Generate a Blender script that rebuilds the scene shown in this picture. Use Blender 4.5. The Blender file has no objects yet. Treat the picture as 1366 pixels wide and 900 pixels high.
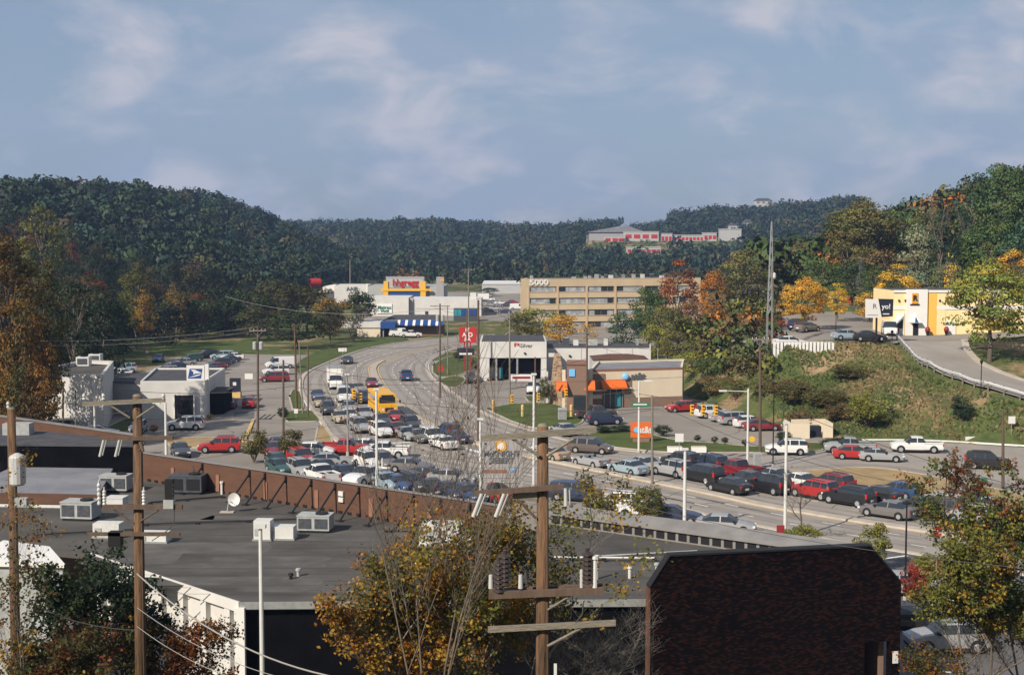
import bpy, math, random
import numpy as np
from mathutils import Vector, Matrix

# ------------------------------------------------------------------ camera, sky, sun, exposure
scene = bpy.context.scene
col = scene.collection
FPX, CXP, CYP, CAMH = 1815.0, 683.0, 450.0, 23.0
PITCH = math.atan(126.0 / FPX)
cam_d = bpy.data.cameras.new('camera')
cam = bpy.data.objects.new('camera', cam_d)
col.objects.link(cam)
cam.location = (0, 0, CAMH)
cam.rotation_euler = (math.pi / 2 - PITCH, 0, 0)
cam_d.sensor_width = 36.0
cam_d.lens = FPX / 1366.0 * 36.0
cam_d.clip_start = 0.5
cam_d.clip_end = 30000
scene.camera = cam

SUN_EL = math.radians(36)
SUN_AZ = Vector((-0.66, -0.75, 0)).normalized()
world = bpy.data.worlds.new('World')
scene.world = world
world.use_nodes = True
wn, wl = world.node_tree.nodes, world.node_tree.links
wn.clear()
w_out = wn.new('ShaderNodeOutputWorld')
w_bg = wn.new('ShaderNodeBackground')
w_sky = wn.new('ShaderNodeTexSky')
w_sky.sky_type = 'NISHITA'
w_sky.sun_disc = False
w_sky.sun_elevation = SUN_EL
w_sky.sun_rotation = math.atan2(SUN_AZ.x, SUN_AZ.y)
w_sky.altitude = 300
w_sky.air_density = 1.0
w_sky.dust_density = 1.6
w_sky.ozone_density = 1.5
w_bg.inputs['Strength'].default_value = 0.058
# broken grey-pink cloud sheet, laid out on a flat layer overhead
tc = wn.new('ShaderNodeTexCoord')
sep = wn.new('ShaderNodeSeparateXYZ')
wl.new(tc.outputs['Generated'], sep.inputs[0])
zc = wn.new('ShaderNodeMath'); zc.operation = 'MAXIMUM'; zc.inputs[1].default_value = 0.0
wl.new(sep.outputs['Z'], zc.inputs[0])
za = wn.new('ShaderNodeMath'); za.operation = 'ADD'; za.inputs[1].default_value = 0.6
wl.new(zc.outputs[0], za.inputs[0])
dx = wn.new('ShaderNodeMath'); dx.operation = 'DIVIDE'
dy = wn.new('ShaderNodeMath'); dy.operation = 'DIVIDE'
wl.new(sep.outputs['X'], dx.inputs[0]); wl.new(za.outputs[0], dx.inputs[1])
wl.new(sep.outputs['Y'], dy.inputs[0]); wl.new(za.outputs[0], dy.inputs[1])
cmb = wn.new('ShaderNodeCombineXYZ')
wl.new(dx.outputs[0], cmb.inputs['X']); wl.new(dy.outputs[0], cmb.inputs['Y'])
mp = wn.new('ShaderNodeMapping')
mp.inputs['Location'].default_value = (3.1, 1.7, 0)
mp.inputs['Rotation'].default_value = (0, 0, 0.12)
mp.inputs['Scale'].default_value = (1.0, 1.35, 1)
wl.new(cmb.outputs[0], mp.inputs['Vector'])
n1 = wn.new('ShaderNodeTexNoise')
n1.inputs['Scale'].default_value = 5.2
n1.inputs['Detail'].default_value = 6
n1.inputs['Roughness'].default_value = 0.58
n1.inputs['Distortion'].default_value = 0.5
wl.new(mp.outputs[0], n1.inputs['Vector'])
cr = wn.new('ShaderNodeValToRGB')
cr.color_ramp.elements[0].position = 0.41; cr.color_ramp.elements[0].color = (0, 0, 0, 1)
cr.color_ramp.elements[1].position = 0.60; cr.color_ramp.elements[1].color = (1, 1, 1, 1)
wl.new(n1.outputs['Fac'], cr.inputs['Fac'])
n2 = wn.new('ShaderNodeTexNoise')
n2.inputs['Scale'].default_value = 8.5
n2.inputs['Detail'].default_value = 4
wl.new(mp.outputs[0], n2.inputs['Vector'])
ccol = wn.new('ShaderNodeMix'); ccol.data_type = 'RGBA'
ccol.inputs['A'].default_value = (4.2, 5.1, 6.7, 1)
ccol.inputs['B'].default_value = (7.4, 7.2, 7.9, 1)
cr2 = wn.new('ShaderNodeValToRGB')
cr2.color_ramp.elements[0].position = 0.42
cr2.color_ramp.elements[1].position = 0.60
wl.new(n2.outputs['Fac'], cr2.inputs['Fac'])
wl.new(cr2.outputs['Color'], ccol.inputs['Factor'])
cmul = wn.new('ShaderNodeMath'); cmul.operation = 'MULTIPLY'; cmul.inputs[1].default_value = 0.8
wl.new(cr.outputs['Color'], cmul.inputs[0])
skm = wn.new('ShaderNodeMix'); skm.data_type = 'RGBA'
wl.new(cmul.outputs[0], skm.inputs['Factor'])
skt = wn.new('ShaderNodeMix'); skt.data_type = 'RGBA'
skt.inputs['Factor'].default_value = 0.6
skt.inputs['B'].default_value = (3.9, 5.0, 6.8, 1)
wl.new(w_sky.outputs['Color'], skt.inputs['A'])
wl.new(skt.outputs['Result'], skm.inputs['A'])
wl.new(ccol.outputs['Result'], skm.inputs['B'])
wl.new(skm.outputs['Result'], w_bg.inputs['Color'])
wl.new(w_bg.outputs[0], w_out.inputs['Surface'])

sun_d = bpy.data.lights.new('sun', 'SUN')
sun_d.energy = 5.0
sun_d.angle = math.radians(0.55)
sun_d.color = (1.0, 0.90, 0.77)
sun = bpy.data.objects.new('sun', sun_d)
col.objects.link(sun)
sun.location = (-60, -40, 120)
to_sun = Vector((SUN_AZ.x * math.cos(SUN_EL), SUN_AZ.y * math.cos(SUN_EL), math.sin(SUN_EL)))
sun.rotation_euler = to_sun.to_track_quat('Z', 'Y').to_euler()

scene.view_settings.view_transform = 'Standard'
scene.view_settings.look = 'None'
scene.view_settings.gamma = 1
scene.view_settings.use_curve_mapping = False
scene.view_settings.exposure = 0.5
scene.cycles.use_denoising = True
scene.cycles.max_bounces = 6
scene.cycles.transparent_max_bounces = 8
scene.cycles.volume_bounces = 0
scene.cycles.sample_clamp_indirect = 4

# ------------------------------------------------------------------ helpers
CP, SP = math.cos(PITCH), math.sin(PITCH)

def ray(px, py):
    a = (px - CXP) / FPX
    b = -(py - CYP) / FPX
    return Vector((a, CP + b * SP, -SP + b * CP))

def G(px, py, z=0.0):
    d = ray(px, py)
    t = (z - CAMH) / d.z
    return Vector((d.x * t, d.y * t, z))

def A(px, py, Y):
    d = ray(px, py)
    t = Y / d.y
    return Vector((d.x * t, Y, CAMH + d.z * t))

def X(px, Y):
    return (px - CXP) / FPX * Y * 1.0024

def ZA(py, Y):
    return A(683, py, Y).z

def tag(o, label=None, cat=None, group=None, kind=None):
    if label: o['label'] = label
    if cat: o['category'] = cat
    if group: o['group'] = group
    if kind: o['kind'] = kind
    return o

def thing(name, label, cat, loc=(0, 0, 0), rz=0.0, group=None):
    o = bpy.data.objects.new(name, None)
    o.empty_display_size = 0.3
    col.objects.link(o)
    o.location = loc
    o.rotation_euler = (0, 0, rz)
    return tag(o, label, cat, group)

def link_mesh(name, me, parent=None, mats=None, loc=None):
    o = bpy.data.objects.new(name, me)
    col.objects.link(o)
    if parent is not None: o.parent = parent
    if loc is not None: o.location = loc
    if mats and len(me.materials) == 0:
        for m in (mats if isinstance(mats, (list, tuple)) else [mats]):
            me.materials.append(m)
    return o

def root_inv(o):
    """inverse of the root's own matrix (parts keep an identity transform)"""
    while o.parent is not None: o = o.parent
    return (Matrix.Translation(o.location) @ Matrix.Rotation(o.rotation_euler.z, 4, 'Z')).inverted()

class MB:
    def __init__(s):
        s.v, s.f, s.m = [], [], []
    def add(s, vs, fs, mi=0):
        b = len(s.v)
        s.v.extend([tuple(p) for p in vs])
        s.f.extend([tuple(b + i for i in f) for f in fs])
        s.m.extend([mi] * len(fs))
        return s
    def box(s, c, d, rz=0.0, mi=0):
        hx, hy, hz = d[0] / 2, d[1] / 2, d[2] / 2
        ca, sa = math.cos(rz), math.sin(rz)
        vs = []
        for z in (-hz, hz):
            for x, y in ((-hx, -hy), (hx, -hy), (hx, hy), (-hx, hy)):
                vs.append((c[0] + x * ca - y * sa, c[1] + x * sa + y * ca, c[2] + z))
        return s.add(vs, [(3, 2, 1, 0), (4, 5, 6, 7), (0, 1, 5, 4), (1, 2, 6, 5), (2, 3, 7, 6), (3, 0, 4, 7)], mi)
    def bx(s, x0, x1, y0, y1, z0, z1, mi=0):
        return s.box(((x0 + x1) / 2, (y0 + y1) / 2, (z0 + z1) / 2), (abs(x1 - x0), abs(y1 - y0), abs(z1 - z0)), 0, mi)
    def prism(s, poly, z0, z1, mi=0, top=None):
        """vertical prism over a CCW (seen from above) polygon"""
        n = len(poly)
        a = sum(poly[i][0] * poly[(i + 1) % n][1] - poly[(i + 1) % n][0] * poly[i][1] for i in range(n))
        if a < 0: poly = list(reversed(poly))
        vs = [(p[0], p[1], z0) for p in poly] + [(p[0], p[1], z1) for p in poly]
        fs = [tuple(range(n - 1, -1, -1))] + [(i, (i + 1) % n, n + (i + 1) % n, n + i) for i in range(n)]
        s.add(vs, fs, mi)
        s.add(vs[n:], [tuple(range(n))], mi if top is None else top)
        return s
    def slab(s, p0, p1, t, z0, z1, mi=0):
        """upright wall from p0 to p1 (xy), thickness t to the left of the direction"""
        d = Vector((p1[0] - p0[0], p1[1] - p0[1])); L = d.length; d /= L
        nrm = Vector((-d.y, d.x)) * t
        poly = [(p0[0], p0[1]), (p1[0], p1[1]), (p1[0] + nrm.x, p1[1] + nrm.y), (p0[0] + nrm.x, p0[1] + nrm.y)]
        return s.prism(poly, z0, z1, mi)
    def tube(s, p0, p1, r0, r1=None, n=8, mi=0, caps=True):
        p0, p1 = Vector(p0), Vector(p1)
        if r1 is None: r1 = r0
        d = p1 - p0
        if d.length < 1e-6: return s
        d.normalize()
        u = d.cross(Vector((0, 0, 1)) if abs(d.z) < 0.95 else Vector((1, 0, 0))).normalized()
        w = d.cross(u)
        vs = []
        for p, r in ((p0, r0), (p1, r1)):
            for i in range(n):
                a = 2 * math.pi * i / n
                vs.append(p + u * (math.cos(a) * r) + w * (math.sin(a) * r))
        fs = [(i, n + i, n + (i + 1) % n, (i + 1) % n) for i in range(n)]
        if caps: fs += [tuple(range(n)), tuple(range(2 * n - 1, n - 1, -1))]
        return s.add(vs, fs, mi)
    def path(s, pts, r, n=5, mi=0):
        for a, b in zip(pts[:-1], pts[1:]): s.tube(a, b, r, r, n, mi, False)
        return s
    def lathe(s, c, prof, n=12, mi=0):
        vs, fs = [], []
        for r, z in prof:
            for i in range(n):
                a = 2 * math.pi * i / n
                vs.append((c[0] + math.cos(a) * r, c[1] + math.sin(a) * r, c[2] + z))
        for k in range(len(prof) - 1):
            for i in range(n):
                fs.append((k * n + i, k * n + (i + 1) % n, (k + 1) * n + (i + 1) % n, (k + 1) * n + i))
        fs.append(tuple(range(n - 1, -1, -1))); fs.append(tuple((len(prof) - 1) * n + i for i in range(n)))
        return s.add(vs, fs, mi)
    def mesh(s, name, mats, smooth=False, inv=None):
        me = bpy.data.meshes.new(name)
        vs = s.v if inv is None else [tuple(inv @ Vector(p)) for p in s.v]
        me.from_pydata(vs, [], s.f)
        for m in (mats if isinstance(mats, (list, tuple)) else [mats]): me.materials.append(m)
        if any(s.m): me.polygons.foreach_set('material_index', s.m)
        if smooth: me.polygons.foreach_set('use_smooth', [True] * len(s.f))
        me.update()
        return me
    def build(s, name, mats, parent=None, smooth=False, local=False):
        """world coordinates in; under a root they are turned into the root's own space"""
        inv = None if (parent is None or local) else root_inv(parent)
        return link_mesh(name, s.mesh(name, mats, smooth, inv), parent)

def np_mesh(name, verts, faces, mat=None, tint=None, smooth=False, normals=None):
    verts = np.asarray(verts, dtype=np.float32); faces = np.asarray(faces, dtype=np.int32)
    k = faces.shape[1]; n = faces.shape[0]
    me = bpy.data.meshes.new(name)
    me.vertices.add(len(verts)); me.vertices.foreach_set('co', verts.ravel())
    me.loops.add(n * k); me.loops.foreach_set('vertex_index', faces.ravel())
    me.polygons.add(n)
    me.polygons.foreach_set('loop_start', np.arange(0, n * k, k, dtype=np.int32))
    me.update(calc_edges=True)
    if smooth: me.polygons.foreach_set('use_smooth', np.ones(n, dtype=bool))
    if mat: me.materials.append(mat)
    if tint is not None:
        at = me.attributes.new('tint', 'FLOAT_COLOR', 'FACE')
        t = np.ones((n, 4), dtype=np.float32); t[:, :3] = tint
        at.data.foreach_set('color', t.ravel())
    me.validate()
    if normals is not None:   # leaves share the rounded shading of the clump they belong to
        na = me.attributes.new('custom_normal', 'FLOAT_VECTOR', 'POINT')
        na.data.foreach_set('vector', np.asarray(normals, dtype=np.float32).ravel())
    return me

# ------------------------------------------------------------------ materials
def mat(name, c, rough=0.7, var=0.0, vscale=3.0, bump=0.0, bscale=20.0, metal=0.0, spec=0.3, c2=None, detail=5.0, coord='Object', stretch=None):
    m = bpy.data.materials.new(name); m.use_nodes = True
    nt = m.node_tree; b = nt.nodes['Principled BSDF']
    b.inputs['Roughness'].default_value = rough
    b.inputs['Metallic'].default_value = metal
    b.inputs['Specular IOR Level'].default_value = spec
    b.inputs['Base Color'].default_value = (*c, 1)
    if var or c2 or bump:
        t = nt.nodes.new('ShaderNodeTexCoord')
        src = t.outputs[coord]
        if stretch:
            mpn = nt.nodes.new('ShaderNodeMapping'); mpn.inputs['Scale'].default_value = stretch
            nt.links.new(src, mpn.inputs['Vector']); src = mpn.outputs[0]
    if var or c2:
        n = nt.nodes.new('ShaderNodeTexNoise')
        n.inputs['Scale'].default_value = vscale; n.inputs['Detail'].default_value = detail; n.inputs['Roughness'].default_value = 0.6
        nt.links.new(src, n.inputs['Vector'])
        r = nt.nodes.new('ShaderNodeValToRGB')
        e = r.color_ramp.elements
        e[0].position, e[1].position = 0.32, 0.68
        if c2: ca, cb = c, c2
        else: ca, cb = tuple(x * (1 - var) for x in c), tuple(min(1, x * (1 + var)) for x in c)
        e[0].color = (*ca, 1); e[1].color = (*cb, 1)
        nt.links.new(n.outputs['Fac'], r.inputs['Fac'])
        nt.links.new(r.outputs['Color'], b.inputs['Base Color'])
    if bump:
        n = nt.nodes.new('ShaderNodeTexNoise'); n.inputs['Scale'].default_value = bscale; n.inputs['Detail'].default_value = 4
        nt.links.new(src, n.inputs['Vector'])
        bp = nt.nodes.new('ShaderNodeBump'); bp.inputs['Strength'].default_value = bump; bp.inputs['Distance'].default_value = 0.05
        nt.links.new(n.outputs['Fac'], bp.inputs['Height']); nt.links.new(bp.outputs[0], b.inputs['Normal'])
    return m

def obj_color_mat(name, rough=0.35, coat=0.6, spec=0.5, metal=0.0):
    m = bpy.data.materials.new(name); m.use_nodes = True
    nt = m.node_tree; b = nt.nodes['Principled BSDF']
    oi = nt.nodes.new('ShaderNodeObjectInfo')
    nt.links.new(oi.outputs['Color'], b.inputs['Base Color'])
    b.inputs['Roughness'].default_value = rough; b.inputs['Coat Weight'].default_value = coat
    b.inputs['Coat Roughness'].default_value = 0.06
    b.inputs['Specular IOR Level'].default_value = spec; b.inputs['Metallic'].default_value = metal
    return m

def leaf_mat(name, trans=0.3):
    m = bpy.data.materials.new(name); m.use_nodes = True
    nt = m.node_tree; b = nt.nodes['Principled BSDF']; out = nt.nodes['Material Output']
    oi = nt.nodes.new('ShaderNodeObjectInfo')
    at = nt.nodes.new('ShaderNodeAttribute'); at.attribute_name = 'tint'
    mx = nt.nodes.new('ShaderNodeMix'); mx.data_type = 'RGBA'; mx.blend_type = 'MULTIPLY'; mx.inputs['Factor'].default_value = 1
    nt.links.new(oi.outputs['Color'], mx.inputs['A']); nt.links.new(at.outputs['Color'], mx.inputs['B'])
    nt.links.new(mx.outputs['Result'], b.inputs['Base Color'])
    b.inputs['Roughness'].default_value = 0.6; b.inputs['Specular IOR Level'].default_value = 0.2
    tr = nt.nodes.new('ShaderNodeBsdfTranslucent'); nt.links.new(mx.outputs['Result'], tr.inputs['Color'])
    ms = nt.nodes.new('ShaderNodeMixShader'); ms.inputs['Fac'].default_value = trans
    nt.links.new(b.outputs[0], ms.inputs[1]); nt.links.new(tr.outputs[0], ms.inputs[2]); nt.links.new(ms.outputs[0], out.inputs['Surface'])
    return m

def brick_mat(name, c1, c2, mortar, scale=4.6):
    m = bpy.data.materials.new(name); m.use_nodes = True
    nt = m.node_tree; b = nt.nodes['Principled BSDF']
    t = nt.nodes.new('ShaderNodeTexCoord'); sp = nt.nodes.new('ShaderNodeSeparateXYZ'); cb = nt.nodes.new('ShaderNodeCombineXYZ')
    nt.links.new(t.outputs['Object'], sp.inputs[0])
    ad = nt.nodes.new('ShaderNodeMath'); ad.operation = 'ADD'
    nt.links.new(sp.outputs['X'], ad.inputs[0]); nt.links.new(sp.outputs['Y'], ad.inputs[1])
    nt.links.new(ad.outputs[0], cb.inputs['X']); nt.links.new(sp.outputs['Z'], cb.inputs['Y'])
    br = nt.nodes.new('ShaderNodeTexBrick')
    br.inputs['Scale'].default_value = scale; br.inputs['Mortar Size'].default_value = 0.03
    br.inputs['Color1'].default_value = (*c1, 1); br.inputs['Color2'].default_value = (*c2, 1); br.inputs['Mortar'].default_value = (*mortar, 1)
    br.inputs['Bias'].default_value = -0.45
    br.inputs['Row Height'].default_value = 0.36; br.inputs['Brick Width'].default_value = 1.0
    nt.links.new(cb.outputs[0], br.inputs['Vector'])
    nt.links.new(br.outputs['Color'], b.inputs['Base Color'])
    b.inputs['Roughness'].default_value = 0.95; b.inputs['Specular IOR Level'].default_value = 0.04
    return m

M = {}
M['asphalt'] = mat('asphalt', (0.17, 0.153, 0.133), 0.9, c2=(0.24, 0.216, 0.188), vscale=0.09, bump=0.3, bscale=9, spec=0.2, detail=9)
M['road'] = mat('road_asphalt', (0.21, 0.19, 0.168), 0.85, c2=(0.275, 0.25, 0.222), vscale=0.16, bump=0.25, bscale=8, spec=0.25, detail=9)
M['new_asphalt'] = mat('dark_asphalt', (0.075, 0.075, 0.078), 0.85, c2=(0.11, 0.108, 0.106), vscale=0.3, bump=0.2, bscale=9, detail=9)
M['concrete'] = mat('concrete', (0.34, 0.30, 0.25), 0.85, var=0.14, vscale=0.8, bump=0.2)
M['road_track'] = mat('worn_wheel_track', (0.165, 0.15, 0.133), 0.85, c2=(0.235, 0.214, 0.19), vscale=0.35, spec=0.25, detail=9)
M['crack'] = mat('tar_seam', (0.07, 0.066, 0.062), 0.8)
M['roof_patch'] = mat('roof_patch', (0.055, 0.052, 0.05), 0.9, c2=(0.095, 0.09, 0.082), vscale=0.6)
M['white_paint'] = mat('white_marking', (0.62, 0.61, 0.58), 0.7, var=0.12, vscale=3)
M['yellow_paint'] = mat('yellow_marking', (0.50, 0.34, 0.13), 0.7, var=0.15, vscale=3)
M['lawn'] = mat('lawn', (0.042, 0.066, 0.018), 0.95, c2=(0.085, 0.10, 0.032), vscale=0.35, bump=0.7, bscale=14, spec=0.1, detail=9)
M['dry_grass'] = mat('dry_grass', (0.21, 0.155, 0.08), 0.95, c2=(0.33, 0.24, 0.13), vscale=0.4, bump=0.6, bscale=10, spec=0.1, detail=9)
M['mulch'] = mat('mulch', (0.24, 0.15, 0.075), 0.95, c2=(0.15, 0.11, 0.05), vscale=0.4, bump=0.6, bscale=10, spec=0.1)
M['roofing'] = mat('roof_membrane', (0.044, 0.042, 0.039), 0.9, c2=(0.088, 0.082, 0.074), vscale=0.22, bump=0.25, bscale=6, spec=0.2, detail=8, stretch=(1, 1.6, 1))
M['roof_blue'] = mat('grey_roof_sheet', (0.13, 0.135, 0.15), 0.8, c2=(0.19, 0.195, 0.21), vscale=0.4, detail=8)
M['dark_roof'] = mat('dark_roof', (0.05, 0.05, 0.055), 0.9, var=0.3, vscale=1.2, detail=8)
M['black_wall'] = mat('black_wall_surface', (0.004, 0.004, 0.005), 0.95, var=0.3, vscale=1.0, spec=0.02)  # near-black colour over whole walls
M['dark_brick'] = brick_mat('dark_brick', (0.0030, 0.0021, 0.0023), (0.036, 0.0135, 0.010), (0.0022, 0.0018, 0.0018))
M['brown_panel'] = mat('brown_panel', (0.088, 0.043, 0.026), 0.75, var=0.14, vscale=0.8, stretch=(1, 1, 3))
M['brown_trim'] = mat('brown_trim', (0.20, 0.10, 0.065), 0.7, var=0.1, vscale=2)
M['grey_cap'] = mat('grey_metal_cap', (0.20, 0.19, 0.18), 0.5, var=0.15, vscale=0.9, metal=0.2)
M['white_wall'] = mat('white_render', (0.48, 0.47, 0.445), 0.8, var=0.07, vscale=0.5, detail=7)
M['pale_wall'] = mat('pale_grey_block', (0.34, 0.34, 0.335), 0.85, var=0.08, vscale=0.7)
M['cream'] = mat('cream_siding', (0.56, 0.48, 0.36), 0.8, var=0.05, vscale=0.6)
M['tan'] = mat('tan_concrete', (0.45, 0.35, 0.225), 0.85, var=0.07, vscale=0.25, detail=8)
M['tan_light'] = mat('pale_tan_panel', (0.47, 0.37, 0.245), 0.85, var=0.06, vscale=0.3)
M['brick_tan'] = brick_mat('brown_brick', (0.20, 0.12, 0.085), (0.15, 0.09, 0.065), (0.22, 0.18, 0.15), 5)
M['stone'] = mat('stone_veneer', (0.22, 0.13, 0.08), 0.9, c2=(0.40, 0.30, 0.20), vscale=2.5, bump=1.0, bscale=4)
M['yellow_wall'] = mat('yellow_stucco', (0.66, 0.39, 0.075), 0.85, var=0.05, vscale=0.6)
M['pale_yellow'] = mat('pale_yellow_stucco', (0.75, 0.57, 0.30), 0.85, var=0.05, vscale=0.6)
M['bright_white'] = mat('white_trim', (0.62, 0.61, 0.58), 0.6, var=0.03, vscale=1)
M['white_metal'] = mat('white_metal', (0.50, 0.50, 0.475), 0.45, var=0.06, vscale=2)
M['grey_metal'] = mat('galvanised_metal', (0.33, 0.34, 0.34), 0.45, metal=0.5, var=0.15, vscale=3)
M['unit_grey'] = mat('unit_grey', (0.30, 0.31, 0.30), 0.55, var=0.15, vscale=2.5)
M['unit_dark'] = mat('unit_dark_grille', (0.05, 0.055, 0.065), 0.6, var=0.3, vscale=5)
M['black_metal'] = mat('black_metal', (0.012, 0.012, 0.013), 0.5)
M['wood'] = mat('pole_wood', (0.045, 0.038, 0.032), 0.95, spec=0.1, c2=(0.19, 0.105, 0.055), vscale=2.2, bump=0.6, bscale=8, stretch=(6, 6, 0.6))
M['grey_wood'] = mat('weathered_wood', (0.14, 0.125, 0.10), 0.9, c2=(0.21, 0.185, 0.145), vscale=2.5, bump=0.6, bscale=9, stretch=(1, 6, 6))
M['dark_wood'] = mat('dark_pole_wood', (0.075, 0.05, 0.036), 0.9, c2=(0.11, 0.078, 0.058), vscale=1.6, stretch=(6, 6, 0.6))
M['porcelain'] = mat('brown_porcelain', (0.035, 0.025, 0.022), 0.25, spec=0.5)
M['grey_porcelain'] = mat('grey_porcelain', (0.40, 0.40, 0.39), 0.35, spec=0.5)
M['wire'] = mat('wire', (0.05, 0.05, 0.05), 0.6)
M['wire_pale'] = mat('pale_cable', (0.24, 0.23, 0.215), 0.6)
M['glass'] = mat('window_glass', (0.025, 0.032, 0.038), 0.08, spec=0.6)
M['pale_glass'] = mat('blinds_glass', (0.42, 0.44, 0.44), 0.25, spec=0.5, c2=(0.16, 0.18, 0.20), vscale=0.8)
M['dark_void'] = mat('dark_interior', (0.008, 0.008, 0.010), 0.8)
M['sig_yellow'] = mat('signal_yellow', (0.62, 0.35, 0.03), 0.5)
M['bus_yellow'] = mat('bus_yellow', (0.62, 0.33, 0.02), 0.4, spec=0.5)
M['orange'] = mat('orange_fabric', (0.55, 0.115, 0.016), 0.7)
M['sign_red'] = mat('sign_red', (0.36, 0.022, 0.02), 0.5)
M['dark_red'] = mat('dark_red', (0.20, 0.02, 0.025), 0.6)
M['sign_blue'] = mat('sign_blue', (0.012, 0.05, 0.19), 0.5)
M['sky_blue'] = mat('globe_blue', (0.16, 0.40, 0.66), 0.4)
M['sign_green'] = mat('sign_green', (0.01, 0.16, 0.10), 0.5)
M['teal'] = mat('teal_glass', (0.04, 0.22, 0.25), 0.2)
M['sign_grey'] = mat('sign_face_grey', (0.27, 0.26, 0.26), 0.6, var=0.06, vscale=2)
M['sign_white'] = mat('sign_face_white', (0.56, 0.55, 0.53), 0.5)
M['sign_black'] = mat('sign_face_black', (0.015, 0.018, 0.03), 0.5)
M['letter_grey'] = mat('letter_grey', (0.10, 0.11, 0.12), 0.5)
M['gold'] = mat('emblem_gold', (0.55, 0.27, 0.03), 0.5)
M['paint'] = obj_color_mat('car_paint', 0.38, 0.5)
M['car_glass'] = mat('car_glass', (0.02, 0.025, 0.03), 0.05, spec=0.7)
M['tyre'] = mat('tyre_rubber', (0.014, 0.014, 0.015), 0.85)
M['rim'] = mat('alloy_rim', (0.45, 0.45, 0.46), 0.35, metal=0.6)
M['head'] = mat('headlamp_lens', (0.55, 0.57, 0.58), 0.12, spec=0.7)
M['tail'] = mat('tail_lamp_lens', (0.42, 0.02, 0.02), 0.15, spec=0.6)
M['trim'] = mat('black_trim', (0.014, 0.014, 0.015), 0.6, spec=0.2)
M['leaf'] = leaf_mat('leaves', 0.3)
M['far_leaf'] = leaf_mat('far_leaves', 0.12)
M['bark'] = mat('bark', (0.085, 0.068, 0.052), 0.95, c2=(0.15, 0.125, 0.10), vscale=3, bump=0.6, bscale=10, stretch=(3, 3, 0.6))
M['pale_bark'] = mat('pale_bark', (0.155, 0.135, 0.115), 0.95, c2=(0.26, 0.23, 0.195), vscale=3, bump=0.5, bscale=10, stretch=(3, 3, 0.6))

_tcache = {}
def text_mesh(s, size, depth=0.02, bold=0.0):
    k = (s, size, depth, bold)
    if k in _tcache: return _tcache[k]
    cu = bpy.data.curves.new('lettering', 'FONT')
    cu.body = s; cu.size = size; cu.extrude = depth; cu.offset = bold; cu.align_x = 'CENTER'; cu.align_y = 'CENTER'
    cu.resolution_u = 3
    o = bpy.data.objects.new('lettering', cu); col.objects.link(o)
    dg = bpy.context.evaluated_depsgraph_get(); dg.update()
    me = bpy.data.meshes.new_from_object(o.evaluated_get(dg))
    bpy.data.objects.remove(o); bpy.data.curves.remove(cu)
    _tcache[k] = me
    return me

def text(s, size, loc, rz, m, parent, depth=0.03, bold=0.0, sx=1.0, name='lettering', width=None):
    """upright lettering readable from the -Y side (turned by rz), world location in"""
    me = text_mesh(s, size, depth, bold).copy()
    me.materials.clear(); me.materials.append(m)
    if width:
        xs = [v.co.x for v in me.vertices]; sx = width / max(1e-3, max(xs) - min(xs))
    mt = Matrix.Translation(loc) @ Matrix.Rotation(rz, 4, 'Z') @ Matrix.Rotation(math.pi / 2, 4, 'X') @ Matrix.Diagonal((sx, 1, 1, 1))
    me.transform(root_inv(parent) @ mt)
    return link_mesh(name, me, parent)
# ------------------------------------------------------------------ terrain
def ss(a, b, x):
    t = np.clip((x - a) / (b - a), 0, 1)
    return t * t * (3 - 2 * t)

RB = [(62,154,0),(53,157,0),(45,158.5,0),(38.5,159.5,0),(75,150,0),(100,130,0),(34,172,0),(30,190,0),(27,205,0),(28,230,0),(30,260,0),(36,290,0),(48,330,0),(70,390,0),(95,450,0),(130,520,0),
 (0,100,0),(20,100,0),(40,100,0),(0,150,0),(20,150,0),(10,200,0),(0,250,0),(10,300,0),(30,360,0),(50,430,0),(0,400,0),(60,520,0),(20,130,0),(90,90,0),(-20,200,0),(-20,350,0),(60,120,0),(45,140,0),(100,60,0),
 (54.1,190,9.1),(53.1,181,8.1),(52.8,172,7.1),(54.6,166,6),(56.9,162,5.2),(60.2,160,4.1),(64,157.5,2.9),(80,150,1),
 (63,192,9),(61.7,186,8),(60.5,178,7.1),(62,174,6.2),(64.5,170,5.1),(75,165,3.6),(57,184,8.2),(57,176,7.2),(58,169,6),
 (38,187,8.9),(45,186,9),(40,205,9),(55,205,9),(70,200,9.4),(60,230,9.5),(45,230,9.3),(75,230,10),(38,215,8.5),(62,196,9),(50,215,9.1),(50,187,9),(47,195,9),(37.5,184,6.0),(41,183.8,5.4),(44,184,6.4),(47,183.5,7.4),
 (40,260,9.5),(60,262,11),(90,250,14),(120,240,20),(100,200,13),(80,180,9),(90,172,8),(120,190,15),(60,300,12),(90,300,17),(130,300,26),(100,350,18),(70,340,11),(140,380,28),(120,440,22),(160,500,30),(170,250,32),(160,180,24),(36,240,7),(34,220,6)]
_rb = np.array(RB, dtype=float)
_D = np.hypot(_rb[:, None, 0] - _rb[None, :, 0], _rb[:, None, 1] - _rb[None, :, 1])
_n = len(RB)
_Mx = np.zeros((_n + 3, _n + 3)); _Mx[:_n, :_n] = -_D
_Mx[:_n, _n] = 1; _Mx[:_n, _n + 1:] = _rb[:, :2]; _Mx[_n:, :_n] = _Mx[:_n, _n:].T
_w = np.linalg.solve(_Mx, np.concatenate([_rb[:, 2], np.zeros(3)]))
FOOT_R = ([0, 95, 130, 151, 154, 157, 158.5, 159.5, 172, 190, 205, 230, 260, 290, 330, 390, 450, 520, 800], [190, 140, 100, 74, 62, 53, 45, 38.5, 34, 30, 27, 28, 30, 36, 48, 70, 95, 130, 260])
FOOT_L = ([0, 120, 260, 310, 450, 600, 800, 1000, 1500, 6000], [-95, -78, -76, -92, -84, -68, -70, -100, -260, -1200])
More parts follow.
